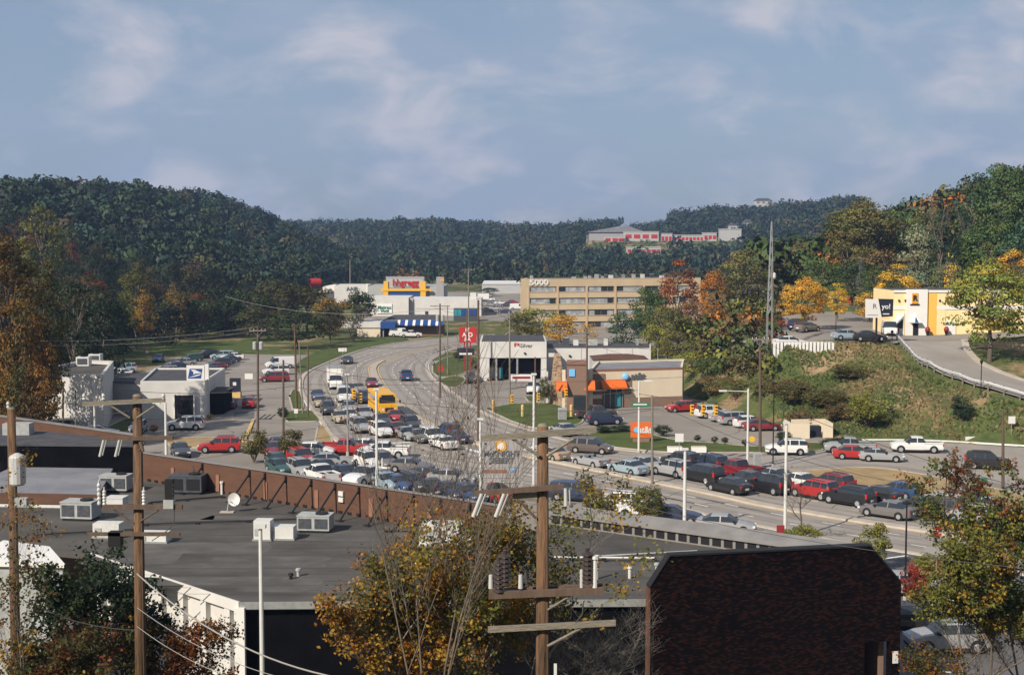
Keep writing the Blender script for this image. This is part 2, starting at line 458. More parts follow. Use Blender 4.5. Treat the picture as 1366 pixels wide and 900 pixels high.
CREST = ([-900, 300, 440, 520, 600, 690, 735, 790, 860, 900, 950, 1000, 1060, 1130, 1200, 1366, 2400], [296, 298, 302, 300, 299, 306, 306, 301, 295, 288, 283, 283, 276, 270, 276, 262, 262])

def height(x, y):
    x = np.atleast_1d(np.asarray(x, dtype=float)); y = np.atleast_1d(np.asarray(y, dtype=float))
    ys = np.maximum(y, 1.0)
    # slope the camera stands on
    hf = 21.3 * (1 - np.clip((y - 3) / 55, 0, 1)); hf = np.where(y < 3, 21.3, hf)
    # wooded hill on the left
    d = np.interp(y, *FOOT_L) - x
    hl = np.interp(y, [0, 300, 500, 700, 900, 1100], [23, 24, 34, 41, 42, 34]) * ss(-12, 128, d) * ss(60, 150, y) * (1 - 0.75 * ss(1000, 1800, y))
    # embankment, ramp, upper lot and hill on the right
    hr = np.full_like(x, _w[_n]) + _w[_n + 1] * x + _w[_n + 2] * y
    for i in range(_n): hr -= _w[i] * np.hypot(x - _rb[i, 0], y - _rb[i, 1])
    dr = x - np.interp(y, *FOOT_R)
    hr = np.clip(hr, 0, 45) * ss(-1, 3, dr) * (1 - ss(430, 700, y)) * ss(60, 110, y)
    # far hills
    px = 683 + x / ys * FPX
    crest = (324 - np.interp(px, *CREST)) / FPX * 1450 + CAMH - 9
    t = ss(720, 1450, y)
    hc = crest * t * (1 - 0.5 * ss(1700, 3500, y))
    wt = np.interp(px, [755, 785, 995, 1040], [0, 1, 1, 0]) * np.interp(y, [840, 890, 1110, 1200], [0, 1, 1, 0])
    hc = hc * (1 - wt) + wt * np.interp(y, [840, 900, 935, 970, 988, 1110, 1300], [5, 8, 14.5, 16, 24.3, 25, 30])
    hill3 = 24 * ss(1000, 1200, px) * ss(430, 800, y) * (1 - ss(900, 1400, y))
    return np.maximum.reduce([hf, hl, hr, hc + hill3])

def hz(x, y): return float(height(x, y)[0])

rows = np.concatenate([np.linspace(-30, 56, 14), 60 * 1.0145 ** np.arange(0, 262), np.array([2900, 3500, 4500, 6500, 10000])])
cols = np.linspace(-1.45, 1.45, 281)
cols = np.sign(cols) * np.abs(cols) ** 1.25
XX = cols[None, :] * (48 + 0.46 * np.maximum(rows[:, None], 0)); YY = np.repeat(rows[:, None], len(cols), 1)
ZZ = height(XX.ravel(), YY.ravel()).reshape(XX.shape)
nr, nc = XX.shape
gi = np.arange(nr * nc).reshape(nr, nc)
gq = np.stack([gi[:-1, :-1], gi[:-1, 1:], gi[1:, 1:], gi[1:, :-1]], -1).reshape(-1, 4)
def ground_material():
    m = bpy.data.materials.new('rough_ground'); m.use_nodes = True
    nt = m.node_tree; b = nt.nodes['Principled BSDF']; b.inputs['Roughness'].default_value = 0.95; b.inputs['Specular IOR Level'].default_value = 0.1
    t = nt.nodes.new('ShaderNodeTexCoord')
    def noise(sc, det):
        n = nt.nodes.new('ShaderNodeTexNoise'); n.inputs['Scale'].default_value = sc; n.inputs['Detail'].default_value = det; n.inputs['Roughness'].default_value = 0.62
        nt.links.new(t.outputs['Object'], n.inputs['Vector']); return n.outputs['Fac']
    def ramp(f, p0, c0, p1, c1):
        r = nt.nodes.new('ShaderNodeValToRGB'); e = r.color_ramp.elements
        e[0].position, e[0].color, e[1].position, e[1].color = p0, (*c0, 1), p1, (*c1, 1)
        nt.links.new(f, r.inputs['Fac']); return r.outputs['Color']
    g = ramp(noise(0.5, 10), 0.35, (0.045, 0.068, 0.02), 0.68, (0.11, 0.12, 0.042))
    d = ramp(noise(0.7, 10), 0.3, (0.17, 0.115, 0.062), 0.7, (0.30, 0.215, 0.125))
    f = ramp(noise(0.11, 8), 0.52, (0, 0, 0), 0.60, (1, 1, 1))
    mx = nt.nodes.new('ShaderNodeMix'); mx.data_type = 'RGBA'
    nt.links.new(f, mx.inputs['Factor']); nt.links.new(g, mx.inputs['A']); nt.links.new(d, mx.inputs['B'])
    nt.links.new(mx.outputs['Result'], b.inputs['Base Color'])
    bp = nt.nodes.new('ShaderNodeBump'); bp.inputs['Strength'].default_value = 0.9; bp.inputs['Distance'].default_value = 0.25
    nt.links.new(noise(2.2, 6), bp.inputs['Height']); nt.links.new(bp.outputs[0], b.inputs['Normal'])
    return m
M['ground'] = ground_material()
ground = link_mesh('ground', np_mesh('ground', np.stack([XX, YY, ZZ], -1).reshape(-1, 3), gq, M['ground'], smooth=True))
tag(ground, kind='structure')

# ------------------------------------------------------------------ flat sheets
def catmull(pts, n=6):
    P = [Vector(p[:2]) for p in pts]; P = [P[0] * 2 - P[1]] + P + [P[-1] * 2 - P[-2]]
    out = []
    for i in range(1, len(P) - 2):
        for k in range(n):
            t = k / n
            out.append(0.5 * ((2 * P[i]) + (-P[i - 1] + P[i + 1]) * t + (2 * P[i - 1] - 5 * P[i] + 4 * P[i + 1] - P[i + 2]) * t * t + (-P[i - 1] + 3 * P[i] - 3 * P[i + 1] + P[i + 2]) * t ** 3))
    out.append(P[-2])
    return out

def sheet(name, pts, z, m, parent=None):
    poly = [(p[0], p[1]) for p in pts]
    n = len(poly)
    a = sum(poly[i][0] * poly[(i + 1) % n][1] - poly[(i + 1) % n][0] * poly[i][1] for i in range(n))
    if a < 0: poly.reverse()
    o = MB().add([(x, y, z) for x, y in poly], [tuple(range(n))]).build(name, m, parent)
    if parent is None: tag(o, kind='structure')
    return o

def strip(mb, la, lb, za, zb=None):
    n = len(la); zb = za if zb is None else zb
    vs = [(p[0], p[1], za) for p in la] + [(p[0], p[1], zb) for p in lb]
    fs = [(i, i + 1, n + i + 1, n + i) for i in range(n - 1)]
    p0, p1, q0 = Vector(la[0][:2]), Vector(la[1][:2]), Vector(lb[0][:2])
    if (p1 - p0).cross(q0 - p0) < 0: fs = [tuple(reversed(f)) for f in fs]
    mb.add(vs, fs)

def offset(line, d):
    out = []
    for i, p in enumerate(line):
        a = Vector(line[max(0, i - 1)][:2]); b = Vector(line[min(len(line) - 1, i + 1)][:2])
        t = (b - a).normalized()
        out.append(Vector(p[:2]) + Vector((-t.y, t.x)) * d)
    return out

def kerb(name, line, w=0.25, h=0.13, m=None, closed=False):
    line = [Vector(p[:2]) for p in line]
    if closed: line = line + [line[0], line[1]]
    a, b = offset(line, w / 2), offset(line, -w / 2)
    mb = MB(); n = len(line)
    vs = [(p.x, p.y, 0.0) for p in a] + [(p.x, p.y, h) for p in a] + [(p.x, p.y, h) for p in b] + [(p.x, p.y, 0.0) for p in b]
    fs = []
    for i in range(n - 1):
        for k in range(3):
            fs.append((k * n + i, k * n + i + 1, (k + 1) * n + i + 1, (k + 1) * n + i))
    fs = [tuple(reversed(f)) for f in fs]
    mb.add(vs, fs)
    o = mb.build(name, m or M['concrete']); tag(o, kind='structure'); return o

def GP(lst, z=0): return [G(px, py, z) for px, py in lst]

# asphalt apron of the valley floor: strip-mall, post office and corner lots
sheet('parking_lot', [(-74, 59), (140, 59), (120, 112), (58, 140), (46, 150), (38, 155), (33, 172), (29, 190), (26, 206), (22, 232), (-8, 262), (-40, 279), (-62, 282), (-74, 262)], 0.02, M['asphalt'])

sheet('far_parking_lot', [(-50, 405), (20, 398), (62, 420), (75, 640), (-50, 640)], 0.02, M['asphalt'])
sheet('office_parking_lot', [(-6, 280), (26, 284), (42, 318), (62, 372), (0, 362), (-4, 320)], 0.021, M['asphalt'])
RL = [(660, 446), (610, 449), (565, 453), (520, 459), (480, 468), (442, 482), (410, 498), (403, 517), (413, 540), (430, 561), (446, 583), (478, 601), (555, 619), (640, 633), (740, 649), (830, 662), (883, 671), (948, 688), (1030, 705), (1111, 721), (1235, 741), (1366, 766), (1480, 790), (2284, 935)]
RR = [(660, 458), (625, 462), (600, 467), (584, 474), (572, 481), (568, 488), (571, 499), (579, 508), (600, 523), (625, 540), (650, 554), (675, 564), (715, 577), (770, 591), (830, 601), (890, 607), (936, 612), (985, 624), (1040, 638), (1100, 648), (1180, 656), (1270, 668), (1380, 690), (2281, 821)]
RMID = [(662, 452), (618, 455), (585, 462), (553, 469), (525, 477), (506, 484), (498, 492), (504, 509), (519, 529), (540, 549), (572, 567), (610, 583), (660, 598), (720, 612), (803, 629), (880, 645), (949, 659), (1016, 674), (1080, 685), (1140, 695), (1235, 709), (1366, 729), (1480, 748), (2280, 878)]
rl, rr, rm = (catmull(GP(q), 6) for q in (RL, RR, RMID))
def resample(line, n):
    line = [Vector(p[:2]) for p in line]
    L = [0.0]
    for a, b in zip(line[:-1], line[1:]): L.append(L[-1] + (b - a).length)
    out = []
    for k in range(n):
        s = L[-1] * k / (n - 1)
        i = min(len(L) - 2, max(0, int(np.searchsorted(L, s)) - 1))
        t = (s - L[i]) / max(1e-6, L[i + 1] - L[i]); out.append(line[i].lerp(line[i + 1], t))
    return out
mb = MB(); strip(mb, rl, rm, 0.045); strip(mb, rm, rr, 0.045)
road = mb.build('road', M['road']); tag(road, kind='structure')
# shoulder kerbs and raised median
kerb('kerb', offset(rl[:64], -0.1), 0.5, 0.16)
kerb('kerb', offset(rl[84:], -0.1), 0.4, 0.15)
kerb('kerb', offset(rr[:88], 0.1), 0.4, 0.15)
med = offset(rm, 0)
mb = MB(); a, b = offset(rm[28:], 0.55), offset(rm[28:], -0.55)
strip(mb, a, b, 0.20); strip(mb, a, offset(rm[28:], 0.6), 0.2, 0.03); strip(mb, offset(rm[28:], -0.6), b, 0.03, 0.2)
tag(mb.build('median', M['concrete']), kind='structure')
mb = MB()
for s in (0.85, -0.85):
    strip(mb, offset(rm, s + 0.09), offset(rm, s - 0.09), 0.058)
mb.build('centre_line', M['yellow_paint'], road)
mb = MB()
N = 260
RLs, RRs, RMs = (resample(q, N) for q in (rl, rr, rm))
for fr, side in ((0.34, RLs), (0.67, RLs), (0.36, RRs), (0.68, RRs)):
    ln = [RMs[i].lerp(side[i], fr) for i in range(N)]
    fine = resample(ln, 900)
    for i in range(12, 880, 16):
        seg = fine[i:i + 6]
        strip(mb, offset(seg, 0.07), offset(seg, -0.07), 0.058)
for side in (rl, rr):
    q = offset(side, -0.45 if side is rl else 0.45)
    strip(mb, offset(q, 0.07), offset(q, -0.07), 0.058)
mb.build('lane_line', M['white_paint'], road)
mb = MB()
for side in (RLs, RRs):
    for fr in (.17, .5, .84):
        for o_ in (-.85, .85):
            ln = offset([RMs[i].lerp(side[i], fr) for i in range(N)], o_)
            strip(mb, offset(ln, .32), offset(ln, -.32), 0.0505)
mb.build('wheel_track', M['road_track'], road)
mb = MB(); crng = random.Random(19)
for k in range(150):
    if k < 70:
        i = crng.randrange(30, N - 20); side = RLs if crng.random() < .5 else RRs
        p = RMs[i].lerp(side[i], crng.uniform(.1, .95)); z_ = .0545
    else:
        p = Vector((crng.uniform(-60, 25), crng.uniform(105, 250))); z_ = .0255
    a = crng.uniform(0, 6.28); ln = [p]
    for j in range(crng.randrange(4, 11)):
        a += crng.uniform(-.5, .5); p = p + Vector((math.cos(a), math.sin(a))) * crng.uniform(.8, 2.2); ln.append(p)
    w_ = crng.uniform(.03, .07); strip(mb, offset(ln, w_), offset(ln, -w_), z_)
mb.build('tar_seam', M['crack'], road)
for k in range(26):
    c_ = Vector((crng.uniform(-62, 20), crng.uniform(108, 255))); r_ = crng.uniform(.5, 2.2)
    sheet('oil_stain', [(c_.x + math.cos(t) * r_ * crng.uniform(.6, 1.2), c_.y + math.sin(t) * r_ * crng.uniform(.6, 1.2)) for t in [q * math.pi / 8 for q in range(16)]], 0.0235 + k * .00005, M['road_track'])
mb = MB()
for p0, p1 in (((478, 594), (548, 590)), ((660, 611), (716, 595)), ((566, 585), (650, 606))):
    a, b = G(*p0), G(*p1); strip(mb, offset([a, b], 0.3), offset([a, b], -0.3), 0.060)
mb.build('stop_line', M['white_paint'], road)
# dark patch of fresh tar by the kerb return, crack seams
def blotch(px, py, r, m, z, name='asphalt_patch', ax=1.8):
    c = G(px, py); rng = random.Random(int(px * 7 + py))
    sheet(name, [(c.x + math.cos(t) * r * ax * rng.uniform(0.8, 1.15), c.y + math.sin(t) * r * rng.uniform(0.8, 1.15)) for t in [k * 2 * math.pi / 14 for k in range(14)]], z, m)
sheet('asphalt_patch', GP([(445, 585), (466, 583), (480, 595), (452, 592)]), 0.062, M['new_asphalt'])
sheet('asphalt_patch', GP([(313, 549), (340, 549), (338, 559), (311, 558)]), 0.03, M['new_asphalt'])
# dark shopping-centre drive at the lower right
sheet('driveway', GP([(1090, 722), (1180, 733), (1240, 742), (1366, 768), (1420, 780), (2000, 886), (1990, 1020), (1140, 1020), (1120, 800)]), 0.032, M['new_asphalt'])
mb = MB()
for k in range(6):
    p = G(1206 + k * 2, 822 + k * 15)
    mb.box((p.x + 1.4, p.y, 0.042), (2.8, 0.14, 0.004), 0.06)
for p0, p1 in (((1110, 735), (1150, 728)), ((1175, 746), (1212, 741))):
    a, b = G(*p0), G(*p1); strip(mb, offset([a, b], 0.14), offset([a, b], -0.14), 0.042)
tag(mb.build('parking_line', M['white_paint']), kind='structure')

# ramp road on the right with its kerb, triangle verge
ramp = [G(*p) for p in [(985, 611), (1040, 607), (1100, 600), (1150, 590), (1241, 590), (1366, 597), (1440, 600), (1900, 606)]]
ramp_b = [G(*p) for p in [(985, 626), (1040, 623), (1090, 622), (1160, 620), (1240, 629), (1366, 652), (1440, 668), (1900, 730)]]
mb = MB(); strip(mb, catmull(ramp, 4), catmull(ramp_b, 4), 0.041)
tag(mb.build('side_road', M['road']), kind='structure')
kerb('kerb', catmull(GP([(1150, 587), (1241, 588), (1366, 595), (1440, 598), (1900, 603)]), 4), 0.4, 0.15, M['bright_white'])
sheet('verge', catmull(GP([(1040, 629), (1095, 627), (1160, 624), (1225, 632), (1290, 645), (1366, 660), (1440, 680), (1366, 683), (1260, 664), (1170, 651), (1100, 643), (1060, 638)]), 4), 0.07, M['dry_grass'])
kerb('kerb', catmull(GP([(1040, 629), (1095, 627), (1160, 624), (1225, 632), (1290, 645), (1366, 660), (1440, 680), (1366, 683), (1260, 664), (1170, 651), (1100, 643), (1060, 638)]), 4), 0.2, 0.12, closed=True)

def lawn(pts, m=None, name='lawn', k=True):
    q = catmull(GP(pts), 4)
    sheet(name, q, 0.10, m or M['lawn'])
    if k: kerb('kerb', q, 0.22, 0.13, closed=True)
lawn([(775, 583), (812, 574), (850, 576), (905, 588), (960, 592), (1010, 596), (1090, 591), (1096, 601), (1040, 605), (1000, 604), (930, 604), (880, 603), (820, 597)])
lawn([(648, 546), (672, 541), (705, 538), (742, 540), (775, 556), (772, 566), (742, 570), (712, 571), (682, 562)])
lawn([(700, 530), (735, 526), (768, 522), (772, 529), (740, 534), (705, 536)])
lawn([(577, 488), (590, 479), (612, 474), (636, 477), (633, 490), (612, 500), (588, 503), (577, 497)])
lawn([(583, 508), (604, 502), (620, 505), (612, 516), (598, 517)])
lawn([(372, 553), (388, 549), (420, 549), (428, 561), (384, 563)])
lawn([(386, 530), (390, 521), (400, 523), (404, 545), (390, 546)])
lawn([(424, 570), (434, 568), (443, 590), (430, 600), (404, 603), (420, 590)], M['dry_grass'], 'verge')
lawn([(399, 499), (425, 487), (462, 474), (500, 463), (545, 452), (500, 452), (440, 466), (405, 478), (392, 492)], None, 'lawn', False)
lawn([(1215, 768), (1232, 750), (1275, 748), (1330, 762), (1290, 772), (1240, 774)], M['dry_grass'], 'verge')
lawn([(1208, 802), (1222, 790), (1250, 793), (1248, 803)], M['mulch'], 'planting_bed')
lawn([(1035, 712), (1085, 722), (1110, 731), (1060, 732), (1030, 722)], M['dry_grass'], 'verge')
lawn([(905, 692), (960, 697), (1010, 712), (985, 715), (930, 703)], M['mulch'], 'verge')
lawn([(215, 585), (300, 584), (345, 590), (330, 598), (230, 597)], M['dry_grass'], 'verge')
lawn([(130, 577), (165, 560), (182, 556), (190, 568), (160, 580)], None, 'lawn')
sheet('lawn', GP([(165, 478), (240, 470), (300, 468), (345, 472), (345, 457), (250, 456), (180, 462), (150, 470)]), 0.06, M['lawn'])
sheet('footpath', GP([(150, 470), (190, 466), (200, 471), (150, 478)]), 0.09, M['concrete'])
# gold kerb by the post office drive-through, turn arrows
kerb('painted_kerb', [G(338, 560), G(330, 580), G(322, 592)], 0.4, 0.15, M['yellow_paint'])
mb = MB()
for k in range(3):
    p = G(350 + k * 6.5, 556); mb.box((p.x, p.y, 0.034), (0.22, 5.2, 0.004)); mb.box((p.x, p.y - 2.2, 0.0385), (0.75, 0.5, 0.004))
tag(mb.build('lane_arrow', M['trim']), kind='structure')

# upper lot and its access ramp, draped on the slope
def draped(name, left, right, m, lift, across=10, n=40):
    L, R = resample(left, n), resample(right, n)
    P = [[L[i].lerp(R[i], k / across) for k in range(across + 1)] for i in range(n)]
    flat = np.array([(p.x, p.y) for r in P for p in r])
    z = height(flat[:, 0], flat[:, 1]) + lift
    V = np.column_stack([flat, z])
    idx = np.arange(n * (across + 1)).reshape(n, across + 1)
    q = np.stack([idx[:-1, :-1], idx[:-1, 1:], idx[1:, 1:], idx[1:, :-1]], -1).reshape(-1, 4)
    e1 = Vector((P[0][1] - P[0][0])); e2 = Vector((P[1][0] - P[0][0]))
    if e1.cross(e2) < 0: q = q[:, ::-1]
    o = link_mesh(name, np_mesh(name, V, q, m)); tag(o, kind='structure'); return o
rail_line = catmull([(54.2, 191), (53.2, 182), (52.9, 173), (54.6, 167), (56.9, 163), (60.2, 161), (64, 158.5), (72, 155.5)], 6)
ramp_in = catmull([(63.5, 192), (62, 186), (60.9, 179), (62, 174.5), (64.5, 171), (69, 168.5), (76, 166), (86, 162)], 6)
draped('ramp_road', rail_line, ramp_in, M['road'], 0.30, 12, 60)
draped('upper_lot', [(38.5, 188.2), (47, 187.6), (53.4, 187.6), (54.6, 191.5), (64, 192.5), (86, 196)], [(33.5, 238), (47, 243), (57, 243), (70, 241), (88, 238)], M['asphalt'], 0.26, 16, 60)
q = ramp_in
mbk = MB()
for a_, b_ in zip(q[:-1], q[1:]):
    za_, zb_ = hz(a_.x, a_.y) + 0.42, hz(b_.x, b_.y) + 0.42
    o1, o2 = offset([a_, b_], 0.9)
    mbk.add([(a_.x, a_.y, za_), (b_.x, b_.y, zb_), (o2.x, o2.y, zb_ + .05), (o1.x, o1.y, za_ + .05), (a_.x, a_.y, za_ - .3), (b_.x, b_.y, zb_ - .3)], [(0, 1, 2, 3), (4, 5, 1, 0)])
tag(mbk.build('kerb', M['concrete']), kind='structure')
# ------------------------------------------------------------------ vehicles
def loft(stations, flags, body, panes):
    rings = []
    for st in stations:
        x, w, zb, zbelt = st[:4]
        zg, zr, wg, wr = st[4:] if len(st) > 4 else (zbelt + 0.02, zbelt + 0.045, w * 0.84, w * 0.62)
        zm = zb + (zbelt - zb) * 0.55
        half = [(w * 0.88, zb), (w * 0.985, zb + 0.1), (w, zm), (w * 0.955, zbelt), (wg, zg), (wr, zr)]
        rings.append([(x, -a, z) for a, z in half] + [(x, 0, zr + 0.025)] + [(x, a, z) for a, z in reversed(half)])
    n = 13
    for i in range(len(rings) - 1):
        A_, B_ = rings[i], rings[i + 1]
        for k in range(n - 1):
            band = k if k < 6 else 11 - k
            g = (flags[i] == 'W' and band >= 3) or (flags[i] == 'S' and band == 3)
            tgt = body
            if g:
                key = ('windscreen' if i == flags.index('W') else 'rear_window') if flags[i] == 'W' else ('side_window', i, k < 6)
                tgt = panes.setdefault(key, MB())
            tgt.add([A_[k], A_[k + 1], B_[k + 1], B_[k]], [(0, 3, 2, 1)])
        body.add([A_[0], B_[0], B_[-1], A_[-1]], [(0, 3, 2, 1)])
    body.add(rings[0], [tuple(range(n - 1, -1, -1))]); body.add(rings[-1], [tuple(range(n))])

def wheel_mesh(r=0.33, w=0.22):
    t, rm_ = MB(), MB()
    t.tube((0, -w / 2, 0), (0, w / 2, 0), r, r, 16)
    for s in (-1, 1):
        rm_.tube((0, s * (w / 2 - 0.02), 0), (0, s * (w / 2 + 0.012), 0), r * 0.66, r * 0.58, 12)
    return t.mesh('wheel', M['tyre'], True), rm_.mesh('rim', M['rim'])

def roofed(x, w, zb, belt, zg, zr, k=0.74, k2=0.66): return (x, w, zb, belt, zg, zr, w * k, w * k2)

SPEC = {}
def spec(kind, st, fl, wheels, wr=0.33, tail=None, head=None, extra=None, rack=False):
    body, panes = MB(), {}
    loft(st, fl, body, panes)
    W = max(s[1] for s in st); xf, xr = st[0][0], st[-1][0]
    arch = MB()
    for x in wheels:
        for s in (-1, 1):
            arch.tube((x, s * (W - 0.10), wr + 0.02), (x, s * (W + 0.006), wr + 0.02), wr + 0.075, wr + 0.06, 16)
    # bumpers, sills, grille, plate
    arch.box((xf - 0.03, 0, 0.42), (0.08, W * 1.1, 0.16)); arch.box(((xf + xr) / 2, 0, 0.24), (abs(xf - xr) * 0.56, 2 * W + 0.012, 0.10))
    tw, rmm = wheel_mesh(wr)
    hx, hy, hzv = head or (xf - 0.11, W * 0.68, 0.66)
    tx, ty, tz = tail or (xr + 0.07, W * 0.72, 0.82)
    hl = MB().box((0, 0, 0), (0.20, 0.36, 0.15)).mesh('headlight', M['head'])
    tl = MB().box((0, 0, 0), (0.16, 0.30, 0.19) if kind not in ('suv', 'minivan', 'hatch', 'van') else (0.16, 0.22, 0.42)).mesh('tail_light', M['tail'])
    pl = MB().box((xr - 0.02, 0, 0.62), (0.03, 0.42, 0.16)).mesh('number_plate', M['sign_white'])
    mi = MB().box((0, 0, 0), (0.16, 0.22, 0.14)).mesh('mirror', M['trim'])
    ex = []
    if rack:
        r_ = MB()
        for s in (-1, 1): r_.tube((0.25, s * W * 0.6, st[4][5] + 0.07), (-1.6, s * W * 0.6, st[4][5] + 0.07), 0.025, 0.025, 5)
        ex.append(('roof_rail', r_.mesh('roof_rail', M['trim'])))
    for nm, mbx, mm in (extra or []): ex.append((nm, mbx.mesh(nm, mm)))
    cowl = next(i for i, f in enumerate(fl) if f == 'W')
    SPEC[kind] = dict(body=body.mesh('body', M['paint'], True), panes=[(k if isinstance(k, str) else k[0], q.mesh('pane', M['car_glass'], True)) for k, q in panes.items()], trim=arch.mesh('lower_trim', M['trim']),
        tyre=tw, rim=rmm, head=hl, tail=tl, plate=pl, mirror=mi, hp=(hx, hy, hzv), tp=(tx, ty, tz), W=W, wheels=wheels, wr=wr, ex=ex, mx=(st[cowl][0] - 0.25, W + 0.06, st[cowl][3] + 0.08), box=(xf - xr))

spec('sedan', [(2.38, .60, .34, .60), (2.25, .80, .24, .70), (1.62, .89, .20, .86), (.98, .90, .20, .96), roofed(.18, .90, .20, .97, 1.37, 1.43), roofed(-.33, .90, .20, .98, 1.39, 1.45), roofed(-.42, .90, .20, .98, 1.39, 1.45), roofed(-1.12, .90, .20, 1.0, 1.35, 1.41), (-1.82, .89, .22, 1.02), (-2.22, .85, .26, .98), (-2.38, .72, .36, .84)],
     ['N', 'N', 'N', 'W', 'S', 'N', 'S', 'W', 'N', 'N'], (1.45, -1.40), .33, (-2.29, .64, .84))
spec('coupe', [(2.30, .62, .32, .60), (2.15, .80, .22, .68), (1.4, .90, .19, .84), (.62, .91, .19, .95), roofed(-.18, .91, .19, .98, 1.30, 1.36), roofed(-.62, .91, .19, .99, 1.31, 1.37), roofed(-.70, .91, .19, .99, 1.31, 1.37), roofed(-1.0, .91, .2, 1.0, 1.28, 1.34), (-1.85, .89, .22, 1.02), (-2.2, .84, .26, .96), (-2.32, .72, .36, .84)],
     ['N', 'N', 'N', 'W', 'S', 'N', 'S', 'W', 'N', 'N'], (1.42, -1.38), .34, (-2.24, .64, .84))
spec('convertible', [(2.25, .62, .32, .60), (2.1, .80, .22, .68), (1.4, .88, .19, .84), (.72, .89, .19, .93), roofed(.32, .89, .19, .95, 1.22, 1.25, .78, .74), (.26, .89, .19, .95), (-.9, .89, .2, .96), (-1.8, .88, .22, .98), (-2.15, .84, .26, .94), (-2.28, .72, .36, .84)],
     ['N', 'N', 'N', 'W', 'N', 'N', 'N', 'N', 'N'], (1.4, -1.36), .33, (-2.2, .64, .84), extra=[('cabin_well', MB().box((-.42, 0, .985), (1.25, 1.25, .05)), M['trim']), ('headrest', MB().box((-.25, .34, 1.08), (.12, .28, .2)).box((-.25, -.34, 1.08), (.12, .28, .2)), M['trim'])])
spec('hatch', [(2.05, .62, .34, .62), (1.92, .80, .24, .74), (1.45, .87, .20, .92), (.95, .88, .20, 1.0), roofed(.20, .88, .20, 1.01, 1.42, 1.49), roofed(-.32, .88, .20, 1.02, 1.45, 1.52), roofed(-.40, .88, .20, 1.02, 1.45, 1.52), roofed(-1.45, .88, .2, 1.04, 1.42, 1.49), (-1.95, .86, .22, 1.05), (-2.08, .80, .26, .85)],
     ['N', 'N', 'N', 'W', 'S', 'N', 'S', 'W', 'N'], (1.3, -1.28), .32, (-1.98, .70, .95))
spec('suv', [(2.32, .66, .42, .74), (2.20, .84, .30, .88), (1.6, .92, .26, 1.04), (1.02, .93, .26, 1.12), roofed(.30, .93, .26, 1.13, 1.62, 1.70, .80, .72), roofed(-.28, .93, .26, 1.14, 1.65, 1.73, .80, .72), roofed(-.38, .93, .26, 1.14, 1.65, 1.73, .80, .72), roofed(-1.25, .93, .26, 1.15, 1.65, 1.73, .80, .72), roofed(-1.33, .93, .26, 1.15, 1.65, 1.73, .80, .72), roofed(-1.98, .92, .28, 1.15, 1.60, 1.68, .80, .72), (-2.24, .90, .30, 1.14), (-2.34, .84, .36, .92)],
     ['N', 'N', 'N', 'W', 'S', 'N', 'S', 'N', 'S', 'W', 'N'], (1.45, -1.42), .37, (-2.24, .78, 1.06), (2.2, .64, .80), rack=True)
spec('minivan', [(2.45, .66, .36, .66), (2.30, .86, .26, .78), (1.85, .95, .22, .95), (1.45, .97, .22, 1.04), roofed(.55, .97, .22, 1.06, 1.58, 1.66, .80, .72), roofed(-.10, .97, .22, 1.08, 1.63, 1.71, .80, .72), roofed(-.20, .97, .22, 1.08, 1.63, 1.71, .80, .72), roofed(-1.25, .97, .22, 1.09, 1.63, 1.71, .80, .72), roofed(-1.34, .97, .22, 1.09, 1.63, 1.71, .80, .72), roofed(-2.15, .96, .24, 1.09, 1.56, 1.64, .80, .72), (-2.42, .93, .28, 1.08), (-2.52, .86, .34, .85)],
     ['N', 'N', 'N', 'W', 'S', 'N', 'S', 'N', 'S', 'W', 'N'], (1.6, -1.45), .35, (-2.42, .82, 1.0), (2.3, .66, .74))
spec('pickup', [(2.75, .72, .46, .80), (2.62, .90, .34, .96), (1.95, .97, .30, 1.12), (1.25, .98, .30, 1.16), roofed(.62, .98, .30, 1.17, 1.66, 1.74, .80, .72), roofed(.05, .98, .30, 1.18, 1.67, 1.75, .80, .72), roofed(-.03, .98, .30, 1.18, 1.67, 1.75, .80, .72), roofed(-.62, .98, .30, 1.18, 1.64, 1.72, .80, .72), (-.80, .97, .32, 1.16), (-.82, .97, .32, 1.02), (-2.72, .96, .36, 1.02), (-2.80, .92, .42, .95)],
     ['N', 'N', 'N', 'W', 'S', 'N', 'S', 'W', 'N', 'N', 'N'], (1.75, -1.75), .39, (-2.76, .84, .92), (2.62, .70, .84), extra=[
     ('bed_floor', MB().box((-1.78, 0, 1.075), (1.78, 1.56, .02)), M['trim']),
     ('bed_rim', MB().box((-1.78, .92, 1.14), (1.92, .10, .16)).box((-1.78, -.92, 1.14), (1.92, .10, .16)).box((-2.74, 0, 1.14), (.10, 1.74, .16)), M['paint'])])
spec('van', [(2.75, .74, .40, .80), (2.62, .94, .30, .92), (2.2, .98, .26, 1.12), (1.85, .99, .26, 1.22), roofed(1.25, .99, .26, 1.24, 1.95, 2.08, .86, .80), roofed(.45, .99, .26, 1.24, 1.98, 2.12, .86, .80), roofed(.35, .99, .26, 1.24, 1.98, 2.12, .86, .80), roofed(-2.6, .99, .28, 1.24, 1.98, 2.10, .86, .80), (-2.72, .97, .32, 1.24), (-2.80, .92, .38, 1.0)],
     ['N', 'N', 'N', 'W', 'S', 'N', 'N', 'W', 'N'], (1.85, -1.65), .36, (-2.74, .84, 1.1), (2.6, .72, .8))
